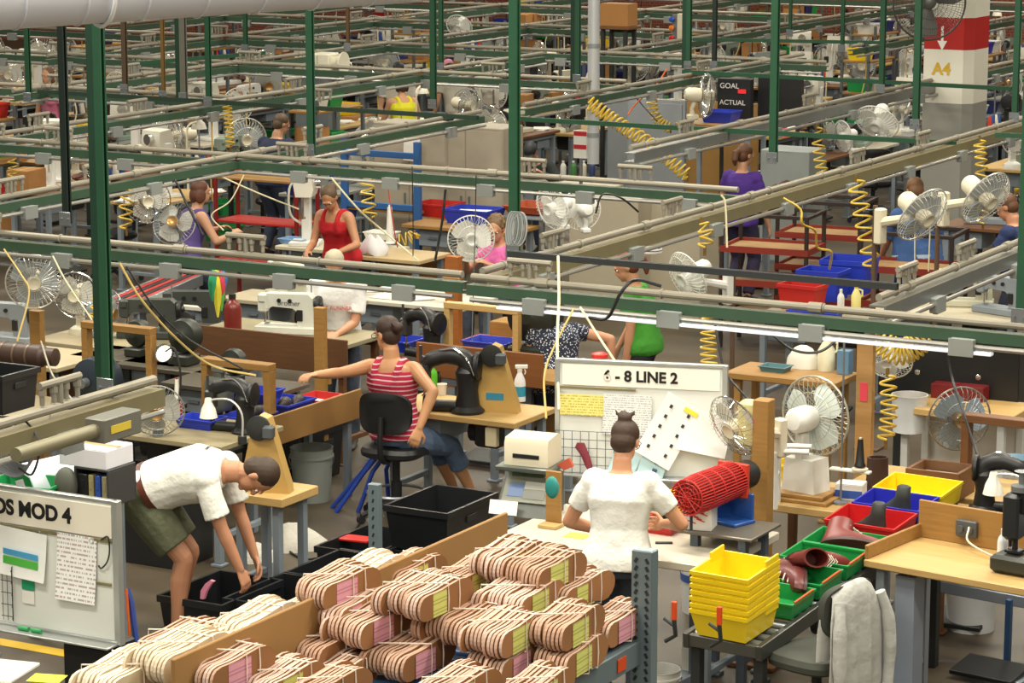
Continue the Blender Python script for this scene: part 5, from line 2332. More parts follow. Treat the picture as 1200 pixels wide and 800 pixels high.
b.build('head', mat('25272a', .4, .2), t)
b = MB()
b.lathe([(.06, .46), (.06, .49), (.02, .50), (.02, .56), (.045, .57)], 14, Matrix.Translation((-.02, 0, 0)))
b.build('oil_cup', STEEL, t)
t = carton('white carton with red and blue print behind the black sewing machine on the right', onb(lx + .93, .2), wr_ + .1, .20, .14, .24, mat('dfe2e6', .4), 'tissue_box', tape=False)
b = MB()
b.box((0, -.0715, .03), (.2, .003, .06), ch=.0005)
b.build('red_band', mat('b82026', .5), t)
b = MB()
b.cyl((.02, -.07, .15), (.02, -.0735, .15), .045, n=20)
b.build('blue_disc', mat('2a5aa8', .5), t)
b = MB()
b.box((-.06, -.0715, .2), (.07, .003, .03), ch=.0005)
b.build('red_print', mat('c43a34', .5), t)
b = MB()
b.ell((0, 0, .035), (.05, .05, .04), 12, 8)
single(b, 'paper_wad', mat('e8e6e0', .6), 'crumpled white tissue on the black sewing machine at the right edge', 'tissue', onb(lx + 1.0, .0, .0) + V((.0, 0, .105)), 0)
bottle('spray_bottle', 'white bottle with a blue band by the outlet cord on the right bench', onb(lx + .66, .06), mat('dfe3e8', .4), WHITE, .2, .03, 'plain')
# chair
cp_ = foot(at(990, 815, 0)) + V((-.12, .25, 0))
hand_ = inst('chair_grey', lambda: mk_chair(mat('3d4038', .8, 0, .1), DARK, .61), 'grey task chair with a pale sweatshirt over its back, bottom right', 'chair', V((W(958, 750, 222).x, W(958, 750, 222).y, 0)), R(46))
sw_c = hand_.location.copy()
b = MB()
rows = []
import itertools
Mz = Matrix.Rotation(R(62), 3, 'Z')
for side_ in (0,):
    prof_ = [(-.36, .04, .25), (-.20, .06, .235), (-.0, .06, .23), (.16, .055, .225), (.27, .05, .20), (.335, .03, .17), (.355, .0, .16), (.34, -.02, .165), (.27, -.03, .19), (.1, -.035, .21), (-.06, -.04, .21)]
    n = 25
    out, inn = [], []
    for z, y, hw in prof_:
        ro, ri = [], []
        for i in range(n):
            u = -1 + 2 * i / (n - 1)
            wv = .012 * math.sin(u * 11 + z * 3) * (1 if z < .25 else .3)
            p_ = V((u * hw, -.245 - y * 1.0 - wv * (1 if y > 0 else -.3) + .05 * u * u, (.725 + z) - .06 * u * u * (1 if z > .2 else .2)))
            ro.append(p_)
            ri.append(p_ + V((0, .007 if y > 0.02 else -.007 if y < -.01 else 0, -.007 if abs(y) < .03 else 0)))
        out.append(ro)
        inn.append(ri)
    vs_ = [p_ for r_ in out for p_ in r_] + [p_ for r_ in inn for p_ in r_]
    k = len(prof_)
    fs = []
    for j in range(k - 1):
        for i in range(n - 1):
            fs.append((j * n + i, j * n + i + 1, j * n + n + i + 1, j * n + n + i))
            o_ = k * n
            fs.append((o_ + j * n + n + i, o_ + j * n + n + i + 1, o_ + j * n + i + 1, o_ + j * n + i))
    o_ = k * n
    for j in range(k - 1):
        fs.append((j * n, j * n + n, o_ + j * n + n, o_ + j * n))
        e = n - 1
        fs.append((j * n + e, o_ + j * n + e, o_ + j * n + n + e, j * n + n + e))
    for i in range(n - 1):
        fs.append((i, o_ + i, o_ + i + 1, i + 1))
        e = (k - 1) * n
        fs.append((e + i, e + i + 1, o_ + e + i + 1, o_ + e + i))
    b.add(vs_, fs)
t = thing('sweatshirt', 'pale grey sweatshirt draped over the back of the task chair at bottom right', 'sweatshirt', sw_c, R(46))
SWM = mat('b3b3ae', .9, 0, .05, 'cloth')
b.build('torso_cloth', SWM, t, 70)
for s in (-1, 1):
    b = MB()
    b.tube(spline([(s * .17, -.27, .98), (s * .205, -.30, .85), (s * .215, -.31, .65), (s * .20, -.31, .43)], 12), [.03] * 4 + [.036] * 5 + [.03] * 4, 10)
    b.build('sleeve', SWM, t, 70)
bucket('white bucket under the right plywood bench', foot(at(1118, 750, 0)) + UB * .3, mat('d4d6d8', .4), .17, .42)
p = foot(at(1150, 775, 0))
t = thing('treadle_frame', 'grey steel treadle frame with a black pedal under the right bench', 'frame', p, wr_)
b = MB()
b.box((0, 0, .42), (.85, .05, .07))
b.box((-.4, 0, .21), (.05, .05, .42))
b.box((.4, 0, .21), (.05, .05, .42))
b.box((-.4, -.1, .02), (.06, .5, .04))
b.box((.4, -.1, .02), (.06, .5, .04))
b.build('frame', mat('7a828c', .4, .2), t)
b = MB()
b.box((.2, -.28, .06), (.4, .26, .03), rx=.15)
b.build('pedal', BLACK, t)
b = MB()
b.box((.22, -.1, .25), (.035, .035, .4))
b.build('pitman', mat('2a4a70', .4), t)

# ---------------------------------------------------------------- woman in stripes, her chair, desk and machines
SC = 163
pc = foot(W(464, 500, SC))
inst('chair_black', lambda: mk_chair(BLACK, BLACK, .52), 'black task chair under the woman in the striped top', 'chair', pc, R(-22))
SRZ = R(-52)


def sl(p):
    return toL(pc, SRZ, p)


person('woman in pink and white striped tank top and jeans seated on the black chair', pc, SRZ, hip=.64, lean=0, side=-5, twist=32, bend=0, fem=True, head=(62, 12), skin='bd8a62', hair='35231a', hairstyle='bunlow', tank=True, glasses=True,
       shirt=('b02443', 'stripe', 'dcb8bc', 29), legs=('51647f', 'capri'), vox=.006, res_c=.008, ht=1.05, girth=1.14,
       rh=sl(W(492, 500, SC + 3)), lh=sl(W(364, 440, SC + 4)), rf=(.06, .64, .02, 0), lf=(-.14, .62, .02, 0), kpole=(0, .3, 1), rpole=(.9, -.2, -.5), lpole=(-.5, -.3, -1), rpalm=(-.6, .2, -.5), lpalm=(0, 0, -1), curl=.6)
# wooden desk
dz = .78
dk = bench('wooden desk with a black post machine in front of the striped-top woman', at(540, 480, dz) + UB * .1, 1.12, .62, dz, GRID - R(0), WOODL, GREYP, .045, 'desk', 'sewing_desk', under=True)
b = MB()
b.box((.35, -.26, dz - .13), (.09, .05, .14), ch=.006)
b.build('outlet', mat('c9bf9e', .5), dk)
inst('postbed', lambda: mk_postbed(), 'black post sewing machine on the desk of the striped-top woman', 'sewing machine', at(548, 483, dz), R(-12), None, 1.0)
inst('bracket', lambda: mk_bracket(), 'tan motor bracket with blue tape beside the black post machine', 'machine bracket', at(582, 482, dz), R(-14), None, 1.0)
bottle('spray_bottle', 'white spray bottle with blue wrapper at the right end of the wooden desk', at(603, 472, dz) + UB * .08, mat('e2e6ea', .4), WHITE, .27, .042, 'spray')
bottle('green_bottle', 'bright green bottle standing left of the black post machine', at(508, 458, dz), mat('59b52e', .3), mat('4da028', .4), .2, .03, 'plain')
bottle('white_bottle', 'white bottle behind the striped-top woman, left of the green bottle', at(500, 452, dz), WHITE, WHITE, .17, .03, 'plain')
bottle('dark_bottle', 'dark brown bottle between the white and green bottles', at(514, 456, dz), mat('2a1c18', .3), BLACK, .14, .022, 'plain')
b = MB()
b.lathe([(.03, 0), (.036, .075), (.039, .08), (.034, .08), (.028, .006)], 18)
single(b, 'paper_cup', mat('e6e2d6', .5), 'small white cup right of the green bottle on the wooden desk', 'cup', at(518, 462, dz), 0)
b = MB()
b.box((0, 0, .13), (1.1, .03, .26))
single(b, 'plywood_screen', mat('7a4a24', .5, 0, .2, 'wood'), 'brown plywood screen along the back of the wooden desk', 'screen', at(548, 452, dz) + UB * .18, GRID)
# trough counter with bins
q0, q1 = at(296, 497, .80), at(418, 458, .80)
dv2 = q1 - q0
r2 = math.atan2(dv2.y, dv2.x)
L2 = dv2.length
cc = (q0 + q1) / 2
t = thing('bin_counter', 'brown fibreboard counter with blue bins to the left of the striped-top woman', 'counter', foot(cc), r2)
b = MB()
b.box((0, 0, .70), (L2 + .1, .02, .22))
b.build('front_board', mat('8f6a38', .7, 0, .1), t)
b = MB()
b.box((0, .22, .72), (L2 + .1, .42, .03))
b.build('shelf', WOOD, t)
for s in (-1, 1):
    for y in (.05, .4):
        b = MB()
        b.box((s * (L2 / 2 - .06), y, .35), (.05, .05, .70))
        b.build('leg', GREYP, t)


def onq(x, y, z=.735):
    return foot(cc) + Matrix.Rotation(r2, 3, 'Z') @ V((x, y, 0)) + V((0, 0, z))


tray('blue_bin', 'blue bin at the left end of the brown counter', 'bin', onq(-L2 * .36, .17), r2, .34, .26, .09, BLUE)
tray('blue_bin', 'blue bin by the outstretched hand of the striped-top woman', 'bin', onq(L2 * .0, .18), r2, .36, .28, .1, BLUE)
tray('red_bin', 'red bin peeping out under the blue ones on the brown counter', 'bin', onq(L2 * .3, .17), r2, .3, .24, .06, RED)
b = MB()
b.box((0, 0, .004), (.3, .2, .008), ch=.001)
single(b, 'paper_stack', PAPER, 'white papers at the right end of the brown counter', 'paper', onq(L2 * .44, .28), r2 + .1)
for x, y, lb in ((-.3, .2, 'left'), (0.02, .2, 'middle'), (.14, .16, 'right')):
    b = MB()
    b.rings([[V((l * math.cos(a), wd * math.sin(a), z)) for a in [2 * PI * i / 12 for i in range(12)]] for z, l, wd in ((0, .07, .035), (.03, .09, .045), (.07, .06, .04), (.09, .03, .02))])
    single(b, 'leather_upper', mat('2b2320', .5), 'dark leather upper in the bins of the brown counter, %s one' % lb, 'leather', onq(x, y, .76), r2 + x, None, 60)
# blue legged stand between counter and chair
p = foot(at(420, 610, 0))
t = thing('blue_stand', 'blue tubular stand with slanted legs beside the black task chair', 'stand', foot(W(438, 590, 160)), GRID)
for i, (x, y) in enumerate(((-.30, -.10), (-.20, -.2), (-.06, -.12), (.06, .12))):
    b = MB()
    b.tube([(.10 + .03 * i, .02 * i, .52), (x * .35 + .05, y * .5, .3), (x, y, 0)], .017, 8)
    b.build('leg', mat('1f3f9a', .35), t)
b = MB()
b.box((.13, .03, .53), (.2, .16, .025))
b.build('top', mat('1f3f9a', .35), t)
crate('large black tub under the brown counter', foot(at(345, 560, 0)) + UB * .1, GRID, .5, .42, .42)
bucket('grey bucket beneath the brown counter end', foot(at(366, 585, 0)), mat('8f958f', .5), .16, .4)

# small table with tan bracket, cup
z3 = .78
a3 = at(345, 585, z3)
t3 = bench('small wooden table with a tan bracket behind the stooping man', at(318, 572, z3), .44, .42, z3, GRID, WOODL, GREYP, .06, 'table', 'small_table', None, True, False)
inst('bracket2', lambda: mk_bracket(False), 'tan motor bracket with pulley behind the stooping man\'s head', 'machine bracket', at(312, 575, z3), R(-14), None, 1.0)
b = MB()
b.lathe([(.03, 0), (.04, .09), (.043, .095), (.038, .095), (.028, .006)], 18)
single(b, 'paper_cup', mat('e6e2d6', .5), 'white paper cup on the small wooden table behind the stooping man', 'cup', at(329, 573, z3), 0)

for px, py, lb, k in ((345, 640, 'white rag heap on the floor under the small wooden table', 1.0), (300, 655, 'smaller white rag heap beside the stooping man\'s hands', .7)):
    b = MB()
    b.rings([[V((l * math.cos(a) * (1 + .2 * math.sin(3 * a)), wd * math.sin(a) * (1 + .2 * math.cos(4 * a)), z)) for a in [2 * PI * i / 18 for i in range(18)]] for z, l, wd in ((0, .24, .17), (.06, .22, .16), (.12, .14, .09), (.16, .06, .04))])
    o = single(b, 'rag_heap', mat('b9b5aa', .9, 0, .08, 'cloth'), lb, 'cloth', at(px, py, 0) * 1.0, GRID, None, 60)
    o.scale = (k, k, k)
p = at(165, 655, 0)
carton('dark plastic box on the floor behind the stooping man', foot(at(195, 655, 0)), GRID, .5, .4, .45, BLACK, 'plastic_box', 'box', False)
cable('black cable trailing on the floor behind the black crates', [at(330, 640, .01), at(360, 655, .01), at(400, 640, .01), at(430, 600, .01)], .008)


# ================================================================ left middle: benches under the front rail
bl = bench('long cluttered bench under the near left rail, behind the stooping man', at(150, 492, .85) + UA * -.1, 2.3, .75, .85, GRID, mat('8f8466', .5), GREYP, under=True)
frame_stand('wooden stand like an upside-down U beside the lit lamp', at(121, 475, .85) + UB * .2, GRID, .62, .56, WOOD, .08)
frame_stand('low wooden stand right of the lit lamp, behind the white cone lamp', at(256, 488, .85) + UB * .25, GRID, .58, .36, WOOD, .1)
p = at(45, 445, 1.0)
t = thing('motor_barrel', 'dark brown barrel-shaped motor lying at the left edge', 'motor', W(-10, 412, 176), GRID + .1)
b = MB()
b.M = Matrix.Rotation(PI / 2, 4, 'Y')
b.lathe([(.04, 0), (.075, .01), (.075, .40), (.06, .42), (.06, .5), (.03, .51)], 22)
b.build('barrel', mat('3c2a22', .5, .1, .2), t)
b = MB()
for z in (.1, .2, .3):
    b.M = Matrix.Rotation(PI / 2, 4, 'Y')
    b.lathe([(.078, z), (.078, z + .015)], 22, cap=False)
b.build('band', mat('6b5a48', .4, .4), t)
t = thing('grinder', 'dark blue bench machine with a round housing by the pipes at the left', 'machine', at(97, 482, .85) + UB * .15, GRID)
b = MB()
b.M = Matrix.Translation((0, 0, .2)) @ Matrix.Rotation(PI / 2, 4, 'X')
b.lathe([(.05, -.14), (.16, -.12), (.17, 0), (.16, .06), (.09, .09)], 26)
b.build('housing', mat('26303c', .45, .2, .15), t)
b = MB()
b.box((0, 0, .04), (.3, .3, .08), ch=.01)
b.box((.06, .02, .33), (.14, .1, .08), ch=.02)
b.build('foot', mat('26303c', .45, .2, .15), t)
b = MB()
b.cyl((0, -.1, .2), (0, -.16, .2), .035)
b.build('shaft', STEEL, t)
t = thing('task_lamp', 'lit spot lamp on a bent arm beside the wooden stand at the left', 'lamp', at(200, 480, .85) + UB * .1, GRID)
b = MB()
b.cyl((0, 0, 0), (0, 0, .03), .06)
b.tube(spline([(0, 0, .02), (.02, 0, .25), (-.03, 0, .42), (-.09, -.03, .40)], 16), .008, 6)
b.build('arm', DARK, t)
lo = W(184, 408, 178)
M0 = Matrix.Translation((-.1, -.035, .39)) @ Matrix.Rotation(R(62), 4, 'X') @ Matrix.Rotation(R(8), 4, 'Y')
b = MB()
b.M = M0
b.lathe([(.03, -.10), (.055, -.05), (.07, .0), (.065, .0), (.02, -.06)], 18)
b.build('reflector', mat('50545a', .3, .6), t)
b = MB()
b.M = M0
b.lathe([(.063, -.012), (.03, -.002), (.005, .0)], 16)
b.build('bulb', mat('ffedc0', .3, 0, .0, emit=6), t)
inst('glamp', mk_lamp, 'white cone-shade gooseneck lamp behind the stooping man\'s back', 'lamp', at(284, 516, .85), GRID + .15)
fan('clear fan with a brass hub behind the stooping man\'s back', at(180, 512, .85) + UB * .05, R(4), 'grey', .92, 14, 'clip')
inst('postbed', lambda: mk_postbed(), 'black post sewing machine behind the stooping man\'s shoulder', 'sewing machine', at(278, 510, .85) + UB * .1, R(-20), None, .8)
bottle('thread_cone', 'white thread cone beside the white cone-shade lamp', at(203, 478, .85) + UB * .05, mat('e6e4da', .6), RED, .2, .03, 'cone')
bottle('red_bottle', 'dark red bottle between the thread cone and the black machine, left of centre', at(210, 492, .85), mat('8f1d22', .4), BLACK, .15, .024, 'plain')
t = thing('motor_pot', 'grey round motor pot on the bench right of the lit lamp', 'motor', at(243, 484, .85) + UB * .15, GRID)
b = MB()
b.lathe([(.08, 0), (.10, .03), (.105, .2), (.09, .23), (.04, .24), (.04, .27)], 20)
b.build('pot', mat('5b5f58', .5, .2), t)
b = MB()
b.box((0, 0, .29), (.1, .06, .05), ch=.01)
b.build('terminal_box', mat('6a6e68', .5, .2), t)
tray('blue_bin', 'blue bin behind the white cone-shade lamp', 'bin', at(236, 500, .85), GRID, .3, .2, .07, BLUE)
tray('blue_bin', 'blue bin at the foot of the low wooden stand right of the lit lamp', 'bin', at(292, 470, .85) + UB * .1, GRID, .3, .26, .07, BLUE)

# bench at the far left with two or three fans
b1 = at(30, 405, .85)
bench('brown-fronted bench at the left edge under the big clear fan', at(10, 412, .85), 1.5, .7, .85, GRID, mat('b0a283', .5), GREYP, modesty=WOODD, under=True)
bench('bench carrying fans between the left edge and the tall double strut', at(100, 400, .85) + UB * .2, .9, .7, .85, GRID, mat('a2967a', .5), GREYP, under=True)
inst('sewG', lambda: mk_sewing(mat('7d858c', .45)), 'grey sewing machine at the left edge under the big clear fan', 'sewing machine', at(8, 400, .85), GRID + .1)
p = W(44, 400, 158)
t = thing('wooden_post', 'orange wooden post carrying the big clear fan at the left edge', 'post', (p.x, p.y, 0), GRID)
zt = W(44, 362, 158).z
b = MB()
b.box((0, 0, zt / 2), (.1, .06, zt))
b.build('post', WOOD, t)
b = MB()
b.box((0, 0, .01), (.2, .16, .02))
b.build('foot', WOOD, t)
fan('big clear fan on a wooden post at the left edge', W(40, 362, 160), R(12), 'clear', 1.0, 5, 'clip')
fan('cream fan just behind the big clear fan at the left edge', at(80, 395, .85) + UB * .15, R(-10), 'cream', .95, 5, 'desk')
fan('fan seen edge-on left of the tall double strut', at(110, 398, .85) + UB * .1, R(70), 'grey', .95, 5, 'clip')
fan('fan with a pale guard behind the dark strut at the left', W(172, 262, 128), R(15), 'cream', 1.05, 5, 'clip')
fan('grey fan leaning back right of the dark strut at the left', W(208, 292, 128), R(-14), 'grey', 1.0, -25, 'clip')
# red belt conveyor and white table
t = thing('belt_conveyor', 'conveyor with red and black belts behind the tall double strut', 'conveyor', at(178, 338, .9), GRID + .25)
b = MB()
for x in (-.16, .16):
    b.box((x, 0, -.04), (.03, 1.6, .1))
b.box((0, 0, -.08), (.32, 1.6, .03))
b.build('side_rail', STEEL, t)
for i in range(5):
    b = MB()
    b.box((-.12 + i * .06, 0, .0), (.04, 1.58, .012), ch=.003)
    b.build('belt', RED if i % 2 == 0 else BLACK, t)
for x in (-.14, .14):
    for y in (-.7, .7):
        b = MB()
        b.box((x, y, -.49), (.04, .04, .82))
        b.build('leg', GREYP, t)
bench('white-topped table between the red belts and the hanging coloured rag', at(215, 350, .85), .75, .55, .85, GRID, mat('cfcabc', .4, 0, .03), GREYP, .04, 'table', 'work_table')
t = thing('rag', 'green, yellow and red rag hanging beneath a junction box, left of the pale sewing machine', 'cloth', W(254, 320, 165), 0)
for i, (c, x, l) in enumerate((('2f9a6a', -.03, .2), ('e0d43a', .0, .32), ('d6455a', .03, .16), ('3f74b5', .04, .12), ('5fb04a', .02, .28))):
    b = MB()
    b.tube(spline([(x * .5, .01 * i, .02), (x, .01 * i, -l * .4), (x * 1.2, .01 * i, -l)], 10), [.02, .024, .03, .034, .034, .034, .03, .026, .02, .014, .006][:11], 8)
    b.build('strip', mat(c, .7), t)

# counter with the pale sewing machine and the worker behind it
cz_ = .98
cb = at(325, 392, cz_)
t = bench('brown box-fronted counter carrying the pale sewing machine', cb + UB * .2, 1.42, .62, cz_, GRID, mat('8d8468', .5), WOODD)
b = MB()
b.box((0, -.32, cz_ - .10), (1.46, .02, .28))
b.build('front_board', mat('5e3d22', .6, 0, .2, 'wood'), t)
inst('sewW', lambda: mk_sewing(mat('c9cabf', .4), BLACK, 'brother'), 'pale sewing machine on the brown box-fronted counter', 'sewing machine', cb + UA * .02 + UB * .12, GRID + .25)
inst('sewW2', lambda: mk_sewing(mat('c3c1ac', .4), BLACK), 'cream sewing machine behind the pale one on the brown counter', 'sewing machine', at(330, 352, .95) + UB * .1, GRID - .5)
bench('narrow bench behind the brown box-fronted counter', at(335, 352, .95) + UB * .12, 1.2, .5, .95, GRID, mat('a59a80', .5), GREYP, under=True)
bottle('red_bottle', 'dark red jar with a tall black cap at the left end of the brown counter', at(273, 388, cz_), mat('6e2018', .3), BLACK, .3, .07, 'plain')
p = W(376, 420, 154)
t = thing('wooden_post', 'short wooden post at the right end of the brown counter', 'post', (p.x, p.y, .3), GRID)
b = MB()
b.box((0, 0, .52), (.085, .06, 1.04))
b.build('post', WOOD, t)
b = MB()
b.box((0, .04, .5), (.12, .03, .12))
b.build('cleat', WOOD, t)
pm2 = foot(W(398, 385, 146))
MZ2 = R(175)


def shirt_print(t, q):
    c, dv = q['spine'](.66)
    x = q['lat'](1)
    y = dv.cross(x)
    o = text('ENT RUNNER', .045, mat('c2483c', .6), t, (0, 0, 0), (0, 0, 0), ext=.002)
    ex, ez = -x, y
    ey = ez.cross(ex)
    M = Matrix((ex, ey, ez)).transposed().to_4x4()
    M.translation = c + y * .155
    o.matrix_local = M


person('white-haired man in a white t-shirt with red chest lettering, behind the brown counter', pm2, MZ2, hip=.9, lean=14, bend=4, head=(0, 30), skin='b98465', hair='a89f88', hairstyle='short', shirt=('dcdcda', 'cloth', None, 6), sleeve=.75,
       rh=(.10, .42, 1.0), lh=(-.05, .42, 1.0), legs=('4a5262', 'full'), ht=.98, extra=shirt_print)

# blue frame, tank-top woman and her machine
bench('pale bench of the woman in the red tank top', at(385, 292, .85) + UB * .25, 1.2, .6, .85, GRID, mat('c4bca4', .5), GREYP, under=True)
pr = foot(W(384, 262, 124)) + UB * .25
person('woman in a red tank top working at a white machine', pr, R(150), hip=.88, lean=14, bend=6, head=(15, 32), fem=True, ht=.97, skin='b5805e', hair='5a4630', hairstyle='pony', tank=True, shirt=('b3141e', '', None, 6), rh=(.12, .42, .98), lh=(-.22, .40, 1.0), legs=('2d3038', 'full'), girth=1.12, vox=.010)


def mk_column_machine():
    t = thing('column_machine', None, 'machine')
    b = MB()
    b.box((0, 0, .02), (.3, .3, .04), ch=.006)
    b.box((0, .06, .3), (.09, .10, .6), ch=.015)
    b.build('column', WHITE, t)
    b = MB()
    b.prism([(-.06, .50), (.10, .50), (.12, .58), (.10, .72), (-.04, .74), (-.08, .62)], -.22, .10, 'xz')
    b.build('head', mat('d9d6c8', .4), t)
    b = MB()
    b.cyl((0, -.16, .50), (0, -.16, .30), .015)
    b.cyl((0, -.16, .30), (0, -.16, .28), .03)
    b.build('spindle', CHROME, t)
    b = MB()
    b.cyl((.11, -.05, .63), (.17, -.05, .63), .06, n=18)
    b.build('handwheel', CHROME, t)
    b = MB()
    b.tube(spline([(-.08, .0, .66), (-.16, .0, .55), (-.15, 0, .3), (-.05, .05, .2)], 12), .012, 6)
    b.build('hose', mat('d5d3c5', .5), t)
    return t


inst('colm', mk_column_machine, 'tall white column machine left of the woman in the red tank top', 'machine', at(352, 288, .85) + UB * .1, GRID + .4)
tray('light_blue_tray', 'pale blue tray on the bench of the woman in the red tank top', 'tray', at(345, 285, .85) + UB * .02, GRID, .28, .2, .05, mat('7fa6d0', .4))
t = thing('storage_rack', 'blue steel frame behind the woman in the red tank top', 'frame', at(405, 262, .9) * 1.0 - V((0, 0, .9)) + UB * .7, GRID)
for x in (-.45, .45):
    b = MB()
    b.box((x, 0, .85), (.07, .06, 1.7))
    b.build('upright', mat('2f5f9a', .4), t)
for z in (1.55, 1.0):
    b = MB()
    b.box((0, 0, z), (.95, .05, .065))
    b.build('beam', mat('2f5f9a', .4), t)
for z in (.95, .5):
    b = MB()
    b.box((0, .2, z), (.9, .4, .03))
    b.build('shelf', WOOD, t)
t = thing('red_rack', 'red-shelved rack at the left of the woman in the red tank top', 'rack', foot(at(300, 262, .9)) + UB * .2, GRID)
for x in (-.5, .5):
    for y in (-.2, .2):
        b = MB()
        b.box((x, y, .75), (.035, .035, 1.5))
        b.build('upright', mat('7c1a18', .4), t)
for z in (.5, .9, 1.35):
    b = MB()
    b.box((0, 0, z), (1.0, .42, .025))
    b.build('shelf', mat('b0241c', .45) if z < 1.3 else WOOD, t)
# lockers, papers, bins
for i in range(2):
    inst('locker', mk_locker, ('beige double locker with plain notes, right of the yellow coil above the red tank top', 'beige double locker with a green-blocked chart, behind the red and blue bins')[i], 'locker', foot(W(476 + i * 66, 250, 109 + i * 1)) + UB * .3, GRID)
for px, py, c, lb in ((526, 181, 'e8ece8', 'white chart with a green block pinned on the beige lockers'), (480, 176, 'e3e2da', 'plain white sheet pinned on the beige lockers')):
    o = paper('pinned_sheet', lb, W(px, py, 110) + UB * .04, (0, .05, GRID), .20, .24, mat(c, .7))
    if px == 526:
        b = MB()
        b.box((0, -.002, .03), (.13, .003, .06), ch=.0004)
        b.build('chart_band', mat('4a9a7a', .6), o)
bench('orange-topped bench with a red and a blue bin in the middle of the photo', at(540, 266, .9) + UB * .2, 1.3, .6, .9, GRID, WOOD, GREYP, under=True)
tray('red_bin', 'red bin in front of the beige lockers, left of the blue one', 'bin', at(508, 254, .9) + UB * .12, GRID, .42, .36, .14, RED)
tray('blue_bin', 'blue bin in front of the beige lockers, right of the red one', 'bin', at(549, 262, .9) + UB * .12, GRID, .52, .4, .15, BLUE)
b = MB()
b.box((0, 0, .05), (.34, .2, .02), rz=.3)
b.box((.04, .02, .03), (.3, .2, .02), rz=-.2)
single(b, 'paper_stack', PAPER, 'papers lying in the blue bin in front of the beige lockers', 'paper', at(549, 262, .9) + UB * .12 + V((0, 0, .06)), GRID)
fan('round white fan facing the camera on a wooden post, centre of the photo', W(551, 307, 133), R(8), 'white', 1.02, 4, 'clip')
p = W(532, 395, 140)
t = thing('wooden_post', 'wooden post just left below the round white fan', 'post', (p.x, p.y, .3), GRID)
zz = W(532, 297, 140).z - .3
b = MB()
b.box((0, 0, zz / 2), (.13, .07, zz))
b.build('post', mat('9a5a26', .5, 0, .25, 'wood'), t)
b = MB()
b.box((0, -.04, zz - .2), (.16, .02, .05))
b.build('cleat', WOOD, t)
person('woman in a pink top sitting right of the round white fan', foot(W(592, 300, 122)), R(140), hip=.5, lean=10, head=(20, 20), fem=True, skin='bd8a6a', hair='6b5236', hairstyle='curly', shirt=('d96aa8', 'cloth', None, 6), sleeve=.5, rh=(.15, .4, .85), lh=(-.15, .4, .85),
       rf=(.12, .42, 0), lf=(-.12, .42, 0), kpole=(0, .4, 1), legs=('3a3f4c', 'full'))
inst('chair_black', None, 'black task chair of the woman in the pink top', 'chair', foot(W(592, 300, 122)), R(140), None, .94)
t = bottle('white_cone', 'white cone-topped bottle right of the woman in the red tank top', at(457, 285, .9), WHITE, WHITE, .36, .05, 'cone')
bench('bench with a white bag right of the woman in the red tank top', at(450, 300, .9) + UB * .2, .9, .6, .9, GRID, mat('b09a70', .5), GREYP, modesty=CARD)
b = MB()
b.rings([[V((l * math.cos(a) * (1 + .12 * math.sin(5 * a + z * 20)), wd * math.sin(a) * (1 + .15 * math.sin(4 * a)), z + .03 * math.sin(3 * a))) for a in [2 * PI * i / 16 for i in range(16)]] for z, l, wd in ((0, .14, .1), (.05, .16, .11), (.12, .11, .07), (.16, .07, .03), (.17, .05, .02))])
single(b, 'cloth_bag', mat('cfcfd0', .8, 0, .04), 'limp white bag on the bench right of the woman in the red tank top', 'bag', at(437, 298, .9), GRID, None, 60)
tray('white_tray', 'white tray with red liner beside the limp white bag', 'tray', at(436, 282, .9) + UB * .18, GRID, .3, .2, .07, WHITE)
coil('loose yellow hose coil beside the white cone-topped bottle', [W(468, 282, 121), W(482, 278, 121), W(486, 272, 121)], .06, 4, .007)
# table with papers, wooden frame, bins behind the striped woman
bench('white-papered table behind the striped-top woman', at(478, 352, .85) + UB * .2, 1.2, .7, .85, GRID, mat('bdb9aa', .5), GREYP, under=True)
for i, (x, y) in enumerate(((455, 348), (470, 343), (440, 340), (488, 350))):
    b = MB()
    b.box((0, 0, .004 + .001 * i), (.28, .21, .006), ch=.001)
    single(b, 'paper_stack', PAPER, 'white paper sheaf, %s on the table behind the striped-top woman' % ('frontmost', 'middle one', 'leftmost', 'rightmost')[i], 'paper', at(x, y, .852), GRID + .3 * i)
frame_stand('light wooden frame behind the black post machine', at(558, 425, .85) + UB * .1, GRID, .66, .44, WOODL, .07)
bench('bench with blue and red trays behind the wooden desk', at(560, 425, .85) + UB * .25, 1.0, .5, .85, GRID, WOOD, GREYP, under=True)
tray('red_bin', 'red tray under the blue one behind the black post machine', 'bin', at(560, 412, .85) + UB * .22, GRID, .36, .26, .07, RED)
tray('blue_bin', 'blue tray on the red one behind the black post machine', 'bin', at(560, 412, .925) + UB * .22, GRID, .38, .28, .06, BLUE)
carton('wooden box right of the blue tray behind the desk', at(580, 412, .85) + UB * .3, GRID, .3, .24, .2, WOOD, 'wooden_box', 'box', False)
inst('postbed', None, 'dark sewing machine half hidden behind the black post machine', 'sewing machine', at(495, 425, .85) + UB * .15, R(-40), None, .85)
tray('blue_bin', 'blue tray with red edge just right of the striped-top woman\'s head', 'bin', at(468, 412, .85) + UB * .1, GRID, .22, .3, .09, BLUE)
t = thing('dark_wheel_machine', 'dark round-housed machine under the light strip, left of the dotted dress', 'machine', at(606, 430, .85) + UB * .25, GRID)
b = MB()
b.M = Matrix.Translation((0, 0, .36)) @ Matrix.Rotation(PI / 2, 4, 'X')
b.lathe([(.06, -.16), (.2, -.14), (.22, -.03), (.2, .05), (.1, .08), (.05, .12)], 26)
b.build('housing', mat('2b2f29', .45, .2, .2), t)
b = MB()
b.box((0, 0, .07), (.3, .3, .14), ch=.02)
b.build('foot', mat('2b2f29', .45, .2, .2), t)
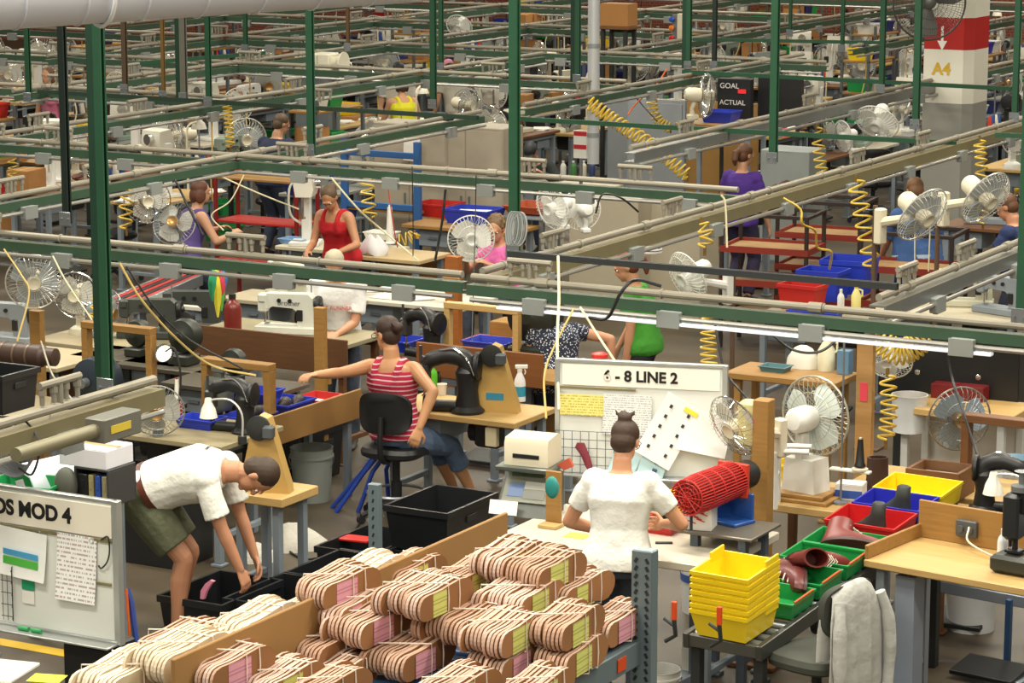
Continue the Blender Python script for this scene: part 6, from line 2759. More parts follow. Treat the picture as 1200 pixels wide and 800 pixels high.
bench('brown panelled bench left of the 6 - 8 LINE 2 board', at(625, 440, .85) + UB * .2, .8, .6, .85, GRID, WOOD, GREYP, modesty=WOOD)

for px, py, z, sc_, lb in ((205, 430, .85, .62, 'dark round-housed machine behind the lit lamp'), (150, 420, .85, .5, 'dark round-housed machine behind the wooden stand, left of the lit lamp'), (262, 452, .85, .45, 'dark round-housed machine behind the low wooden stand')):
    p = at(px, py, z)
    bench('dark-topped bench under the ' + lb.split(' machine')[0] + ' machine ' + lb.split('machine ')[1], p + UB * .15, 1.0, .5, z, GRID, mat('4a4438', .5), DARK, under=True)
    o = copy_tree(t)
    o.location, o.scale = p + UB * .12, (sc_,) * 3
    tag(o, lb, 'machine')
inst('chair_black', None, 'black task chair between the red belts and the white-topped table', 'chair', foot(W(192, 390, 142)), R(120))
for px, py, lb in ((175, 395, 'left'), (225, 385, 'right')):
    inst('sewK', lambda: mk_sewing(mat('3c403c', .4)), 'dark grey sewing machine on the bench behind the lit lamp, %s one' % lb, 'sewing machine', at(px, py, .85), GRID + .4)
    bench('dark bench under the %s dark grey sewing machine behind the lit lamp' % lb, at(px, py, .85), .62, .5, .848, GRID, mat('6e6650', .5), DARK, under=True)

# ---------------------------------------------------------------- right middle
ppk = foot(W(655, 410, 153))
person('woman in a dark blue dress with white dots, bent at a machine', ppk, R(8), hip=.70, lean=20, bend=16, head=(0, 20), fem=True, ht=.98, girth=1.12, skin='c08c6c', hair='4a3626', hairstyle='bob', shirt=('1d2438', 'dots', 'c9ccd6', 62), sleeve=.35, rh=(.42, .12, .78), lh=(-.1, .4, .85), rpole=(1, -.2, -.3), legs=('1d2438', 'full'))
pg = foot(W(755, 410, 147))
person('woman in a green t-shirt and striped headband, standing beyond the 6 - 8 board', pg, R(75), hip=.86, lean=7, bend=6, head=(10, 20), fem=True, ht=.96, skin='c08c6c', hair='6a3420', hairstyle='pony', shirt=('3f8f2c', 'cloth', None, 6), sleeve=.5, lh=(-.18, .12, .66), rh=(.18, .25, .8), legs=('23252c', 'full'), girth=1.12)
t = thing('headband', 'black and white striped headband on the woman in green', 'headband', W(762, 293, 147), R(75))
b = MB()
for z, in ((0,),):
    b.lathe([(.095, -.02), (.1, 0), (.095, .02)], 20, cap=False)
b.build('band', mat('e2e0dc', .6, 0, .02, 'stripe', '22242a', 40), t)
for i in range(2):
    inst('cabinet_b', lambda: carton('x', (0, 0, 0), 0, .78, .45, 1.25, mat('a69d89', .5, 0, .05), 'steel_cabinet', 'cabinet', False), ('beige cabinet behind the woman in green', 'beige cabinet right of the pair of white fans')[i], 'cabinet', foot(W(775 - i * 72, 300, 116)) + UB * .3, GRID)
fan('white fan facing left beside the middle rail, left of the beige cabinets', W(655, 270, 128), R(-50), 'white', 1.05, 12, 'clip')
fan('white fan seen from behind next to the left-facing white fan', W(684, 272, 127), R(-160), 'white', .95, 5, 'clip')
fan('white fan on a bracket arm above the woman in green', W(815, 335, 146), R(-58), 'white', 1.08, 22, 'arm')
tray('orange_tray', 'orange-red tray table behind the green middle strut', 'tray', at(628, 248, 1.0), GRID, .5, .5, .08, mat('9c4420', .5))
bench('steel cart under the orange-red tray', at(628, 250, .99), .5, .5, .985, GRID, GREYP, STEEL, .03, 'cart', 'steel_cart')


def mk_cart():
    t = thing('tray_cart', None, 'cart')
    dk = mat('2e2320', .5, .2, .15)
    for x in (-.42, .42):
        for y in (-.28, .28):
            b = MB()
            b.box((x, y, .66), (.035, .035, 1.3))
            b.build('upright', dk, t)
    for z in (.3, .62, .94):
        b = MB()
        b.tray(.88, .6, .06, .02, 1.0, c=(0, 0, z))
        q = b.build('shelf', mat('7c2618', .5, 0, .1), t)
        b = MB()
        b.box((0, 0, z + .026), (.83, .55, .012), ch=.002)
        b.build('liner', mat('96754a', .7), q)
    b = MB()
    b.box((0, -.28, 1.3), (.88, .035, .035))
    b.box((0, .28, 1.3), (.88, .035, .035))
    b.box((-.42, 0, 1.3), (.035, .6, .035))
    b.box((.42, 0, 1.3), (.035, .6, .035))
    b.build('top_frame', dk, t)
    return t


for px, py, s, lb in ((905, 330, 122, 'dark red-shelved cart right of the woman in green'), (968, 300, 118, 'dark cart with orange trays left of the blue-shirted worker'), (1070, 335, 128, 'red-edged cart in front of the blue-shirted worker')):
    inst('cart', mk_cart, lb, 'cart', foot(W(px, py, s)), GRID + .1)
bench('bench carrying the blue and red stacking bins on the right', at(960, 372, .88) + UB * .2, 1.1, .7, .88, GRID, mat('8a826c', .5), GREYP, under=True)
zb_ = .88
tray('blue_bin', 'big blue stacking bin, rear one by the right coil hose', 'bin', at(985, 345, zb_) + UB * .2, GRID + .1, .42, .4, .3, BLUE, .9)
tray('blue_bin', 'blue stacking bin in front of the rear blue one, behind the red bin', 'bin', at(958, 352, zb_) + UB * .12, GRID, .38, .3, .26, BLUE, .9)
tray('red_bin', 'tilted red bin standing in front of the blue stacking bins', 'bin', at(940, 362, zb_), GRID - .1, .36, .22, .22, RED, .85)
tray('blue_bin', 'lowest blue bin in front, under the red one', 'bin', at(955, 375, zb_), GRID, .44, .16, .08, BLUE, .9)
bottle('jug', 'yellow-labelled white jug right of the blue stacking bins', at(1003, 362, zb_), mat('e0d68a', .4), YEL, .2, .04, 'jug')
bottle('white_bottle', 'white bottle between the blue bins and the yellow jug', at(985, 366, zb_), WHITE, WHITE, .2, .03, 'plain')
pb_ = foot(W(1076, 290, 126))
person('worker in a blue shirt with a pale apron tied at the back, on the right', pb_, R(10), hip=.92, lean=8, head=(0, 25), ht=1.02, girth=1.35, skin='b88263', hair='6b4a2c', hairstyle='short', shirt=('35558a', 'cloth', None, 6), sleeve=.8, rh=(.22, .4, .95), lh=(-.22, .4, .95), legs=('2c4472', 'full'), belt='9fb0c4')
person('worker in a navy top cut off by the right edge', foot(W(1196, 290, 130)), R(60), hip=.9, lean=8, head=(0, 25), skin='b88263', hair='5b3a22', shirt=('1c2c55', 'cloth', None, 6), legs=('23283a', 'full'), rh=(.2, .4, .95), lh=(-.2, .4, .95))
fan('arm-mounted fan with a white motor, left one of the pair at the upper right', W(1072, 262, 150), R(40), 'clear', 1.2, 30, 'arm')
fan('arm-mounted fan with a white motor, right one of the pair at the upper right', W(1146, 242, 146), R(40), 'clear', 1.2, 30, 'arm')
inst('sewG', None, 'grey sewing machine on the bench at the right edge', 'sewing machine', at(1160, 262, .95), GRID + .2)
bench('bench with a grey sewing machine at the right edge', at(1165, 266, .95) + UB * .15, 1.1, .6, .95, GRID, WOODD, GREYP, under=True)
bench('table with cream machines beneath the short steel rail', at(1110, 368, .9) + UB * .25, 1.3, .7, .9, GRID, mat('a89f88', .5), GREYP, under=True)
inst('sewW2', None, 'cream sewing machine under the short steel rail', 'sewing machine', at(1120, 362, .9) + UB * .2, GRID + .3)
inst('sewG', None, 'grey sewing machine right of the cream one under the short steel rail', 'sewing machine', at(1165, 372, .9) + UB * .2, GRID - .3)
# two black screens
pz_ = W(1118, 428, 166)
t = thing('black_cabinet', 'wide black equipment cabinet with two bolt heads at the right', 'cabinet', pz_, GRID + .06)
b = MB()
b.box((0, 0, 0), (1.02, .3, .46), ch=.012)
b.build('shell', mat('16181b', .35, 0, .1), t)
for x in (-.22, .22):
    b = MB()
    b.M = Matrix.Translation((x, -.15, -.04)) @ Matrix.Rotation(PI / 2, 4, 'X')
    b.lathe([(.02, 0), (.02, .006), (.008, .012)], 14)
    b.build('bolt', CHROME, t)
for x in (-.4, .4):
    b = MB()
    b.box((x, 0, -(pz_.z - .23) / 2 - .23), (.05, .05, pz_.z - .23))
    b.build('leg', DARK, t)
cbz = .99
bench('white-fronted cabinet with a thick wooden top under the black equipment cabinet', at(1118, 480, cbz) + UB * .2, .85, .55, cbz, GRID, WOODL, mat('b9b9b5', .5), .05, 'cabinet', 'wood_top_cabinet', None, True, True, mat('c9cac8', .5))
carton('dark red box on the wooden top under the black equipment cabinet', at(1115, 472, cbz) + UB * .2, GRID, .38, .2, .1, mat('6b1418', .5), 'red_box', tape=False)
b = MB()
b.lathe([(.11, 0), (.125, .25), (.13, .26), (.12, .26), (.1, .01)], 20)
single(b, 'white_tub', mat('d3d5d6', .4), 'white tub left of the wooden-topped cabinet', 'tub', at(1065, 505, .8), 0)
t = thing('wooden_post', 'tall pale plank with a pink sticker between the white fan and the coiled hose', 'post', foot(W(1012, 545, 184)), GRID)
hh = W(1012, 396, 184).z
b = MB()
b.box((0, 0, hh / 2), (.11, .05, hh))
b.build('post', mat('a98250', .5, 0, .15, 'wood'), t)
b = MB()
b.box((0, -.027, W(1012, 455, 184).z), (.05, .003, .12), ch=.0005)
b.build('sticker', mat('e0455a', .6), t)
t = coil('thick bunched coil of yellow hose right of the pale plank', [W(1030, 398, 172), W(1050, 412, 172), W(1068, 408, 172), W(1084, 394, 172)], .085, 13, .009)
fan('small white fan half hidden below the bunched yellow hose', W(1042, 445, 168), R(-20), 'white', .85, 30, 'clip')
bench('wooden shelf bench with bottles left of the pale plank', at(918, 440, 1.04) + UB * .15, .86, .45, 1.04, GRID, WOOD, WOOD, .05)
bottle('jug', 'white jug with yellow cap on the wooden shelf bench', at(963, 436, 1.04) + UB * .08, mat('d8d4b8', .4), YEL, .25, .06, 'jug')
b = MB()
b.rings([[V((l * math.cos(a), wd * math.sin(a), z)) for a in [2 * PI * i / 14 for i in range(14)]] for z, l, wd in ((0, .13, .1), (.07, .12, .09), (.14, .07, .05), (.16, .03, .02))])
single(b, 'white_heap', mat('cfccc0', .8), 'heap of white cloth on the wooden shelf bench', 'cloth', at(936, 432, 1.04) + UB * .08, GRID, None, 60)
tray('teal_tray', 'dull teal tray on the wooden shelf bench', 'tray', at(905, 436, 1.04) + UB * .06, GRID, .2, .15, .04, mat('4a7078', .5))
t = carton('blue-capped canister on the wooden shelf bench near the pale plank', at(985, 440, 1.04) + UB * .08, GRID, .09, .09, .17, mat('5b7f9c', .4), 'canister', 'canister', False)
# bench behind the right plywood bench
b2 = at(1110, 578, .9)
bench('wooden bench behind the right plywood bench, under the blue-hubbed fan', b2 + UB * .25, 1.3, .6, .9, GRID, WOODL, GREYP, under=True)
t = thing('fan_box', 'open wooden box frame holding white booklets, under the blue-hubbed fan', 'box', at(1098, 580, .9) + UB * .05, GRID)
b = MB()
b.tray(.34, .3, .17, .022, 1.0)
b.build('walls', WOODD, t, 0)
b = MB()
for i in range(3):
    b.box((0, 0, .04 + i * .03), (.27, .22, .026))
b.build('booklets', PAPER, t)
fan('blue-bladed fan with a brass hub at the right, facing the camera', at(1098, 560, .9) + UB * .3 + V((0, 0, .12)), R(12), 'blue', 1.02, 4, 'clip')
frame_stand('brown wooden frame right of the blue-bladed fan', at(1168, 572, .9) + UB * .15, GRID, .56, .42, WOODD, .1)
b = MB()
b.lathe([(.06, 0), (.09, .02), (.1, .07), (.105, .075), (.095, .07), (.055, .02)], 20)
single(b, 'blue_bowl', mat('53788e', .45), 'blue bowl on the bench at the right edge', 'bowl', at(1180, 560, .9) + UB * .15 + V((0, 0, .03)), 0)
inst('postbed', None, 'black post sewing machine right of the blue-bladed fan', 'sewing machine', at(1150, 600, .9) + UB * .05, R(160), None, .75)
inst('glamp', None, 'white cone-shade lamp low at the right edge', 'lamp', at(1200, 618, .9) + UB * .1, GRID - .2)

# ---------------------------------------------------------------- people further back
far_p = [('man in a black cap and dark shirt with a white collar, bent over his work', (632, 205, 99), R(160), dict(hip=.6, lean=20, bend=8, head=(5, 35), hair='15161a', hairstyle='cap', shirt=('1c2422', 'cloth', None, 6), sleeve=1.2, glasses=True, skin='a8755a', rh=(.15, .42, .95), lh=(-.2, .42, .95), rf=(.12, .3, 0), lf=(-.12, .3, 0), kpole=(0, .5, 1))),
         ('man in a navy t-shirt seen from behind on the left', (318, 190, 101), R(-30), dict(hip=.88, lean=14, head=(-25, 18), hair='5a4632', shirt=('232c46', 'cloth', None, 6), sleeve=.7, girth=1.15, rh=(.2, .42, .95), lh=(-.2, .42, .95))),
         ('worker in a yellow vest top behind the second rail', (474, 165, 87), R(25), dict(hip=.86, lean=8, fem=True, hair='3a2a1e', hairstyle='bob', tank=True, shirt=('d6cf2a', '', None, 6), rh=(.25, .35, .95), lh=(-.2, .4, .95), girth=1.2)),
         ('worker in a white top and dark cap, far behind the yellow vest', (466, 112, 82), R(190), dict(hip=.86, lean=6, head=(0, 15), hair='26221e', hairstyle='cap', shirt=('cfcabc', 'cloth', None, 6))),
         ('woman in a purple top standing behind the tan rail', (868, 235, 112), R(-30), dict(hip=.88, lean=4, fem=True, head=(-20, 10), hair='5c3a24', hairstyle='pony', shirt=('4a2a86', 'cloth', None, 6), legs=('2a2440', 'full'), lh=(-.2, .3, .95), rh=(.25, .2, .75))),
         ('worker with a bare shoulder and purple strap behind the leaning grey fan', (218, 275, 118), R(-60), dict(hip=.7, lean=14, fem=True, hair='5a3422', hairstyle='bob', tank=True, shirt=('5a4a8a', '', None, 6), rh=(.2, .42, .95), lh=(-.2, .42, .95))),
         ('worker in a pink top far off at the top left', (62, 105, 84), R(150), dict(hip=.86, lean=8, fem=True, hair='6a4a30', hairstyle='bob', shirt=('c9718f', 'cloth', None, 6))),
         ('worker in a pink cap far off right of the second strut', (536, 100, 80), R(30), dict(hip=.84, lean=20, head=(0, 30), hair='d98aa0', hairstyle='cap', shirt=('b9b4a6', 'cloth', None, 6)))]
for lb, (px, py, s), rz, kw in far_p:
    person(lb, foot(W(px, py, s)), rz, vox=.013, res_c=.014, **kw)

for o in [o for o in C.objects if o.get('category') == 'fan' and o.parent is None and o['label'].startswith(('arm-mounted', 'white fan on a bracket'))]:
    q = o.location + Matrix.Rotation(o.rotation_euler.z, 3, 'Z') @ V((0, .33 * o.scale.x + .02, 0))
    b = MB()
    b.cyl((0, 0, 0), (0, 0, o.location.z + .1), .02, n=10)
    b.box((0, 0, .01), (.2, .2, .02))
    single(b, 'fan_pole', mat('5a4636', .5), 'slim pole carrying the ' + o['label'].split(',')[0].replace('arm-mounted fan with a white motor', 'fan with a white motor') + (o['label'][o['label'].index(','):].split(' of')[0] if ',' in o['label'] else ''), 'pole', foot(q), GRID)
# worker's table by the black-capped man
bench('pale table with small bottles in front of the black-capped man', at(652, 214, .86), 1.5, .5, .86, GRID, mat('a8a08c', .5), GREYP, under=True)
for i, (x, c) in enumerate(((660, 'd8d8d0'), (672, '3f7a3c'), (684, 'c9c4b0'), (694, '2d3a66'))):
    bottle('small_bottle', ('white', 'green', 'cream', 'dark blue')[i] + ' small bottle on the table of the black-capped man', at(x, 206, .86), mat(c, .4), WHITE, .18, .035, 'plain')


# ================================================================ landmarks of the back of the hall
p = foot(W(1090, 30, 103))
t = thing('round_fan', 'big round grey fan hung high in front of the A4 column', 'fan', W(1089, 3, 104), R(8))
b = MB()
rg = .42
for sgn, dep in ((-1, .10), (1, .07)):
    for i in range(80):
        a = 2 * PI * i / 80
        b.tube([V((rg * q * math.cos(a), sgn * dep * e, rg * q * math.sin(a))) for q, e in ((.18, 1), (.6, .9), (.9, .55), (1, .05))], .002, 3)
    for q, e in ((.2, .99), (.45, .95), (.7, .82), (.88, .6)):
        b.tube([V((rg * q * math.cos(a), sgn * dep * e, rg * q * math.sin(a))) for a in [2 * PI * i / 32 for i in range(32)]], .0025, 4, True)
b.tube([V((rg * math.cos(a), 0, rg * math.sin(a))) for a in [2 * PI * i / 40 for i in range(40)]], .012, 6, True)
b.build('guard', mat('4c4c4a', .4, .4), t)
for k in range(3):
    b = MB()
    a0 = k * 2.094 + .4
    A_ = [[V((rg * q * math.cos(a0 + o * wd), -.02 * o, rg * q * math.sin(a0 + o * wd))) for o in (-1, 0, 1)] for q, wd in ((.15, .5), (.4, .5), (.7, .48), (.92, .35))]
    b.rings([r_ + [x + V((0, .006, 0)) for x in reversed(r_)] for r_ in A_])
    b.build('blade', mat('6d6d6a', .35, .4), t)
b = MB()
b.M = Matrix.Rotation(PI / 2, 4, 'X')
b.lathe([(.03, .06), (.07, .04), (.08, -.02), (.09, -.06), (.09, -.2), (.03, -.22)], 18)
b.build('motor', mat('5c5c58', .4, .3), t)
b = MB()
b.tube([(0, .15, 0), (0, .2, .3), (0, .2, 2.6)], .025, 8)
b.build('hanger', mat('5c5c58', .4, .3), t)
# black production boards
for px, py, s_, w_, h_, lb in ((862, 116, 97, .42, .5, 'black production board reading GOAL and ACTUAL in front of the brown partition'), (915, 116, 96, .55, .52, 'plain black display panel right of the GOAL board')):
    q = W(px, py, s_)
    t = thing('display_board', lb, 'board', q, GRID + .1)
    b = MB()
    b.box((0, 0, 0), (w_, .12, h_), ch=.006)
    b.build('panel', mat('1c1d1f', .4), t)
    b = MB()
    for x in (-w_ * .4, w_ * .4):
        b.box((x, 0, -(q.z - h_ / 2) / 2 - h_ / 2), (.04, .04, q.z - h_ / 2))
    b.build('leg', DARK, t)
    if w_ < .5:
        text('GOAL', .09, mat('d8d8d4', .5), t, (-.06, -.062, .16), (PI / 2, 0, 0))
        text('ACTUAL', .085, mat('d8d8d4', .5), t, (-.02, -.062, -.04), (PI / 2, 0, 0))
        b = MB()
        b.box((.10, -.062, .10), (.10, .004, .05), ch=.001)
        b.build('display', mat('d0282c', .3, emit=.6), t)
b = MB()
b.box((0, 0, .75), (1.4, .04, 1.5))
single(b, 'partition', mat('96703a', .7, 0, .1), 'brown pinboard partition behind the GOAL board', 'partition', foot(W(830, 130, 92)), GRID)
for px, s_, lb, c in ((770, 94, 'grey partition panel right of the silver duct riser', '83888c'), (745, 90, 'grey partition panel nearer the silver duct riser', '7b8084')):
    b = MB()
    b.box((0, 0, .8), (.8, .05, 1.6), ch=.006)
    b.box((0, -.03, .8), (.72, .01, 1.5), ch=.004)
    single(b, 'partition', mat(c, .6), lb, 'partition', foot(W(px, 130, s_)), GRID)
b = MB()
b.box((0, 0, .65), (.6, .5, 1.3), ch=.01)
single(b, 'grey_cabinet', mat('8f9694', .5), 'grey cabinet behind the woman in the purple top', 'cabinet', foot(W(930, 180, 102)), GRID)
b = MB()
b.box((0, 0, 0), (.22, .004, .2), ch=.001)
single(b, 'red_notice', mat('e05060', .6), 'pink-red notice above the grey cabinet, right of the green strut', 'notice', W(912, 150, 104), GRID)
carton('large open brown carton with a yellow tray on it, right of the navy-shirted man', foot(W(400, 150, 83)), GRID, .78, .6, .95, CARD, open_=False)
tray('yellow_tray', 'yellow tray standing on the large brown carton', 'tray', foot(W(400, 150, 83)) + V((0, 0, .955)), GRID, .46, .32, .16, BINY)
carton('brown carton high up right of the silver duct riser', W(725, 30, 86), GRID, .42, .3, .3, CARD)
bench('tall stand under the high brown carton', W(725, 30, 86), .5, .4, W(725, 30, 86).z - .002, GRID, WOODD, DARK, name='stand', cat='stand')
q = foot(W(372, 100, 89)) + V((0, 0, .27))
t = thing('tester_cabinet', 'long white machine box with a round nozzle, right of the duct end', 'machine', q, GRID + .05)
b = MB()
b.box((0, 0, 1.62), (.52, .3, .26), ch=.02)
b.build('housing', mat('d6d2be', .45), t)
b = MB()
b.M = Matrix.Translation((.27, 0, 1.62)) @ Matrix.Rotation(PI / 2, 4, 'Y')
b.lathe([(.08, -.02), (.1, .06), (.15, .12), (.15, .14), (.05, .13)], 20)
b.build('nozzle', mat('d6d2be', .45), t)
b = MB()
b.box((0, 0, .65), (.5, .3, 1.7))
b.build('pedestal', mat('62686c', .5), t)
b = MB()
for x in (-.13, .09):
    b.box((x, -.152, 1.62), (.004, .004, .2))
b.box((-.02, -.152, 1.62), (.04, .006, .06))
b.build('latch', DARK, t)
# wall fittings by the brick wall
for px, py, w_, h_, lb in ((858, 38, 1.9, 1.0, 'white notice panel on the far brick wall'), (1010, 40, 3.0, 1.3, 'second white notice panel on the far brick wall, behind the thin struts')):
    q = at(px, 80, 0)
    t = thing('notice_panel', lb, 'board', foot(q) - UB * .35 + V((0, 0, .75)), GRID)
    b = MB()
    b.box((0, 0, 0), (w_, .05, h_))
    b.build('panel', mat('cfcdc2', .6), t)
    b = MB()
    for i in range(9):
        b.box((w_ * .25, -.03, -.3 + i * .075), (w_ * .35, .01, .03))
    b.build('rows', mat('7d8791', .6), t)
t = thing('emergency_panel', 'cream control box with blue, orange and red buttons, left of the double green strut', 'panel', W(799, 33, 84), GRID)
b = MB()
b.box((0, 0, 0), (.10, .1, .4))
b.build('housing', CREAM, t)
for z, c in ((.12, '2a4fb0'), (0, 'd8741e'), (-.14, 'c01f1f')):
    b = MB()
    b.M = Matrix.Translation((-.14, -.02, z)) @ Matrix.Rotation(PI / 2, 4, 'X')
    b.lathe([(.035, 0), (.04, .03), (.02, .045)], 14)
    b.build('button', mat(c, .3), t)
b = MB()
b.box((-.09, .0, 0), (.1, .03, .38))
b.build('bracket', STEEL, t)
t = thing('warning_sign', 'white and red warning sign right of the man in the black cap', 'sign', W(680, 169, 104), GRID)
b = MB()
b.box((0, 0, 0), (.17, .01, .32), ch=.002)
b.build('plate', mat('dcdcd6', .5), t)
b = MB()
for z in (.12, -.03):
    b.box((0, -.006, z), (.16, .004, .05), ch=.0005)
b.build('red_band', mat('b5202c', .5), t)
b = MB()
b.cyl((0, .02, .15), (0, .02, -W(680, 169, 104).z), .02)
b.build('pole', STEEL, t)
tray('blue_bin', 'dark blue bin in front of the GOAL board', 'bin', W(845, 143, 98), GRID, .4, .3, .14, BLUE)
bench('bench under the GOAL board', W(848, 143, 98), 1.0, .6, W(848, 143, 98).z - .002, GRID, WOOD, GREYP)
fan('white fan in side view, left of the GOAL board', W(818, 140, 100), R(100), 'cream', 1.3, 4, 'clip')
fan('white fan behind the yellow coil, above the A4-side tan rail end', W(1030, 165, 108), R(-30), 'white', 1.2, 40, 'clip')
fan('white fan right of the yellow-vested worker', W(542, 145, 92), R(60), 'cream', 1.15, 8, 'clip')
fan('white-hubbed fan high up beside the thin green strut', W(540, 45, 78), R(-20), 'white', 1.0, 30, 'clip')

# coiled air hoses
coil('long stretched coil of yellow hose hanging diagonally beside the silver riser', [W(690, 120, 112), W(725, 145, 112), W(770, 175, 113), W(806, 206, 113)], .07, 22, .012)
coil('yellow coil hanging in two limbs right of the silver riser', [W(768, 100, 100), W(764, 122, 100), W(772, 142, 100), W(786, 150, 100)], .06, 12, .010)
coil('yellow coil dropping from the second rail right of the tank-top woman', [W(430, 206, 130), W(431, 230, 130), W(434, 255, 130)], .06, 4.5, .009)
coil('yellow coil under the second rail, left of the navy-shirted man', [W(266, 122, 110), W(268, 145, 110), W(270, 172, 110)], .045, 10, .010)
coil('yellow coil behind the tall double strut at the left', [W(150, 222, 135), W(147, 245, 135), W(148, 268, 135)], .055, 4, .009)
coil('yellow coil hanging just left of the tall double strut, below the front rail', [W(118, 318, 165), W(117, 345, 165), W(112, 372, 165)], .05, 6, .008)
coil('yellow coil hanging below the light strip, right of the woman in green', [W(832, 368, 178), W(830, 405, 178), W(832, 440, 178)], .05, 9, .008)
coil('yellow coil dropping from the tan rail left of the woman in green', [W(822, 262, 160), W(828, 275, 160), W(826, 290, 160)], .05, 3, .008)
coil('long yellow coil left of the arm-mounted fans', [W(1003, 212, 142), W(1012, 260, 142), W(1022, 312, 142)], .07, 7, .010)
coil('yellow coil under the dusty grey rail, right of the purple-topped woman', [W(957, 150, 112), W(960, 180, 112), W(964, 205, 112)], .06, 6, .010)
coil('yellow coil at the far right beside the edge', [W(1148, 165, 124), W(1150, 200, 124), W(1152, 262, 124)], .055, 9, .010)
coil('yellow coil behind the pale plank above the blue-hubbed fan', [W(1040, 440, 186), W(1042, 480, 186), W(1038, 515, 186)], .05, 7, .008)
coil('dim yellow coil at the left edge above the second rail', [W(12, 175, 118), W(16, 195, 118), W(14, 215, 118)], .05, 5, .008)
CRM = mat('cfc6a4', .6)
YC = mat('b9a05a', .5)
CB = [('yellow-brown cord slanting from the front rail down past the red belts', [(140, 308, 172), (165, 350, 172), (205, 395, 171), (248, 428, 170), (300, 440, 170)], YC, .008),
      ('black cord slanting alongside the yellow-brown cord', [(148, 312, 172), (185, 365, 172), (225, 400, 171), (285, 432, 170)], BLACK, .007),
      ('pale cord crossing above the red tank top from the second rail', [(240, 198, 132), (300, 225, 132), (350, 245, 131)], CRM, .007),
      ('pale cord slanting right of the tank-top woman', [(388, 208, 134), (420, 245, 134), (446, 268, 133), (490, 305, 133)], CRM, .008),
      ('pale looped cord hanging left of the tank-top woman', [(286, 205, 134), (270, 235, 134), (248, 252, 134), (262, 270, 134)], CRM, .006),
      ('black cord hanging from the second rail with a plug, right of the lockers', [(522, 222, 138), (518, 260, 138), (510, 305, 138)], BLACK, .012),
      ('thin black cord left of the round white fan', [(483, 195, 138), (484, 250, 138), (484, 300, 138)], BLACK, .005),
      ('thin black cord passing in front of the round white fan', [(558, 205, 140), (557, 260, 140), (556, 300, 142), (553, 400, 150)], BLACK, .005),
      ('red cord hanging right of the yellow coil in the middle', [(455, 222, 136), (462, 270, 136), (466, 290, 136)], mat('a03a2a', .5), .006),
      ('black cable arching over the light strip above the sign board', [(690, 372, 186), (712, 372, 187), (728, 342, 188), (745, 328, 188), (775, 335, 188)], BLACK, .011),
      ('cream cord falling from the light strip to the left side of the sign board', [(654, 300, 184), (655, 350, 186), (653, 400, 190), (655, 480, 194)], CRM, .009),
      ('tan cord beside the cream one at the left side of the sign board', [(672, 362, 186), (650, 405, 189), (638, 440, 192), (640, 490, 195)], YC, .007),
      ('cream cord slanting down to the top of the sign board', [(680, 360, 186), (702, 395, 188), (722, 425, 190)], CRM, .008),
      ('cream cord looped over the tan rail in the middle', [(845, 228, 160), (850, 240, 160), (852, 290, 160)], CRM, .008),
      ('black cord behind the cream fan over the sign board', [(838, 380, 188), (848, 430, 192), (865, 455, 195), (890, 480, 198), (905, 495, 198)], BLACK, .008),
      ('black cable sagging from the box above the black equipment cabinet', [(985, 395, 182), (960, 412, 182), (930, 410, 182), (905, 392, 182)], BLACK, .009),
      ('pair of black cords falling past the black equipment cabinet', [(1108, 392, 190), (1115, 440, 190), (1128, 480, 192), (1148, 540, 195)], BLACK, .009),
      ('yellow cord curling over the blue stacking bins', [(918, 232, 148), (938, 245, 148), (940, 262, 148), (955, 270, 146), (958, 290, 145), (974, 295, 144), (972, 315, 142)], YEL, .010),
      ('orange cord slanting above the long yellow coil at the top', [(782, 80, 100), (770, 98, 100), (745, 122, 101), (736, 134, 102)], mat('c9643a', .5), .010),
      ('black cord slanting behind the long yellow coil', [(736, 102, 100), (752, 122, 100), (770, 142, 101)], BLACK, .009),
      ('black cord hanging below the middle rail by the beige cabinets', [(698, 250, 146), (706, 228, 146), (728, 232, 146), (748, 248, 145)], BLACK, .009),
      ('white cord hanging across the back of the blue shirt', [(1072, 235, 140), (1072, 275, 140), (1072, 320, 140)], CRM, .006),
      ('second white cord across the right of the blue shirt', [(1092, 225, 142), (1090, 270, 142), (1088, 318, 142)], CRM, .006),
      ('yellow tube dangling by the clear fan at the left edge', [(5, 292, 162), (25, 322, 165), (34, 345, 166), (20, 400, 168)], YC, .007),
      ('pale cord crossing the big clear fan', [(62, 300, 165), (78, 330, 166), (108, 375, 168)], CRM, .006),
      ('black cord hanging from the second rail at the left beside the leaning fan', [(205, 210, 136), (222, 245, 136), (238, 275, 136)], BLACK, .010),
      ('grey cord curling to the near rail pipes', [(48, 400, 200), (62, 440, 212), (86, 470, 220)], mat('8a8470', .5), .006)]
for lb, pts, m_, r_ in CB:
    cable(lb, [W(*q) for q in pts], r_, m_)
t = thing('cable_bundle', 'grey bundle of looped cables hanging at the foot of the green middle strut', 'cable', W(604, 268, 176), GRID)
for k in range(7):
    b = MB()
    b.tube([V((.012 * k - .04, .05 * math.sin(q) * .4, .0)) + V(((.03 + .004 * k) * math.cos(q), 0, .11 * math.sin(q))) for q in [2 * PI * i / 20 for i in range(20)]], .006, 5, True)
    b.build('loop', mat('6a6e70' if k % 2 else '8b8e8c', .5), t)

# ================================================================ the crowded benches of the back of the hall
FILL = []


def F_(o, desc, cat):
    FILL.append((o, desc, cat))
    return o


BENCHC = [WOOD, WOODL, mat('b9b2a0', .5), mat('8b8c86', .5), WOODD]
SEWC = [('cream', mat('cfc9b2', .4)), ('grey', mat('8a908e', .4)), ('green-grey', mat('7f8f84', .4)), ('black', BLACK), ('white', mat('dcdcd6', .4))]
BINC = [('blue', BLUE), ('yellow', BINY), ('red', RED), ('green', BING), ('white', WHITE), ('dark blue', mat('1d2a66', .4))]


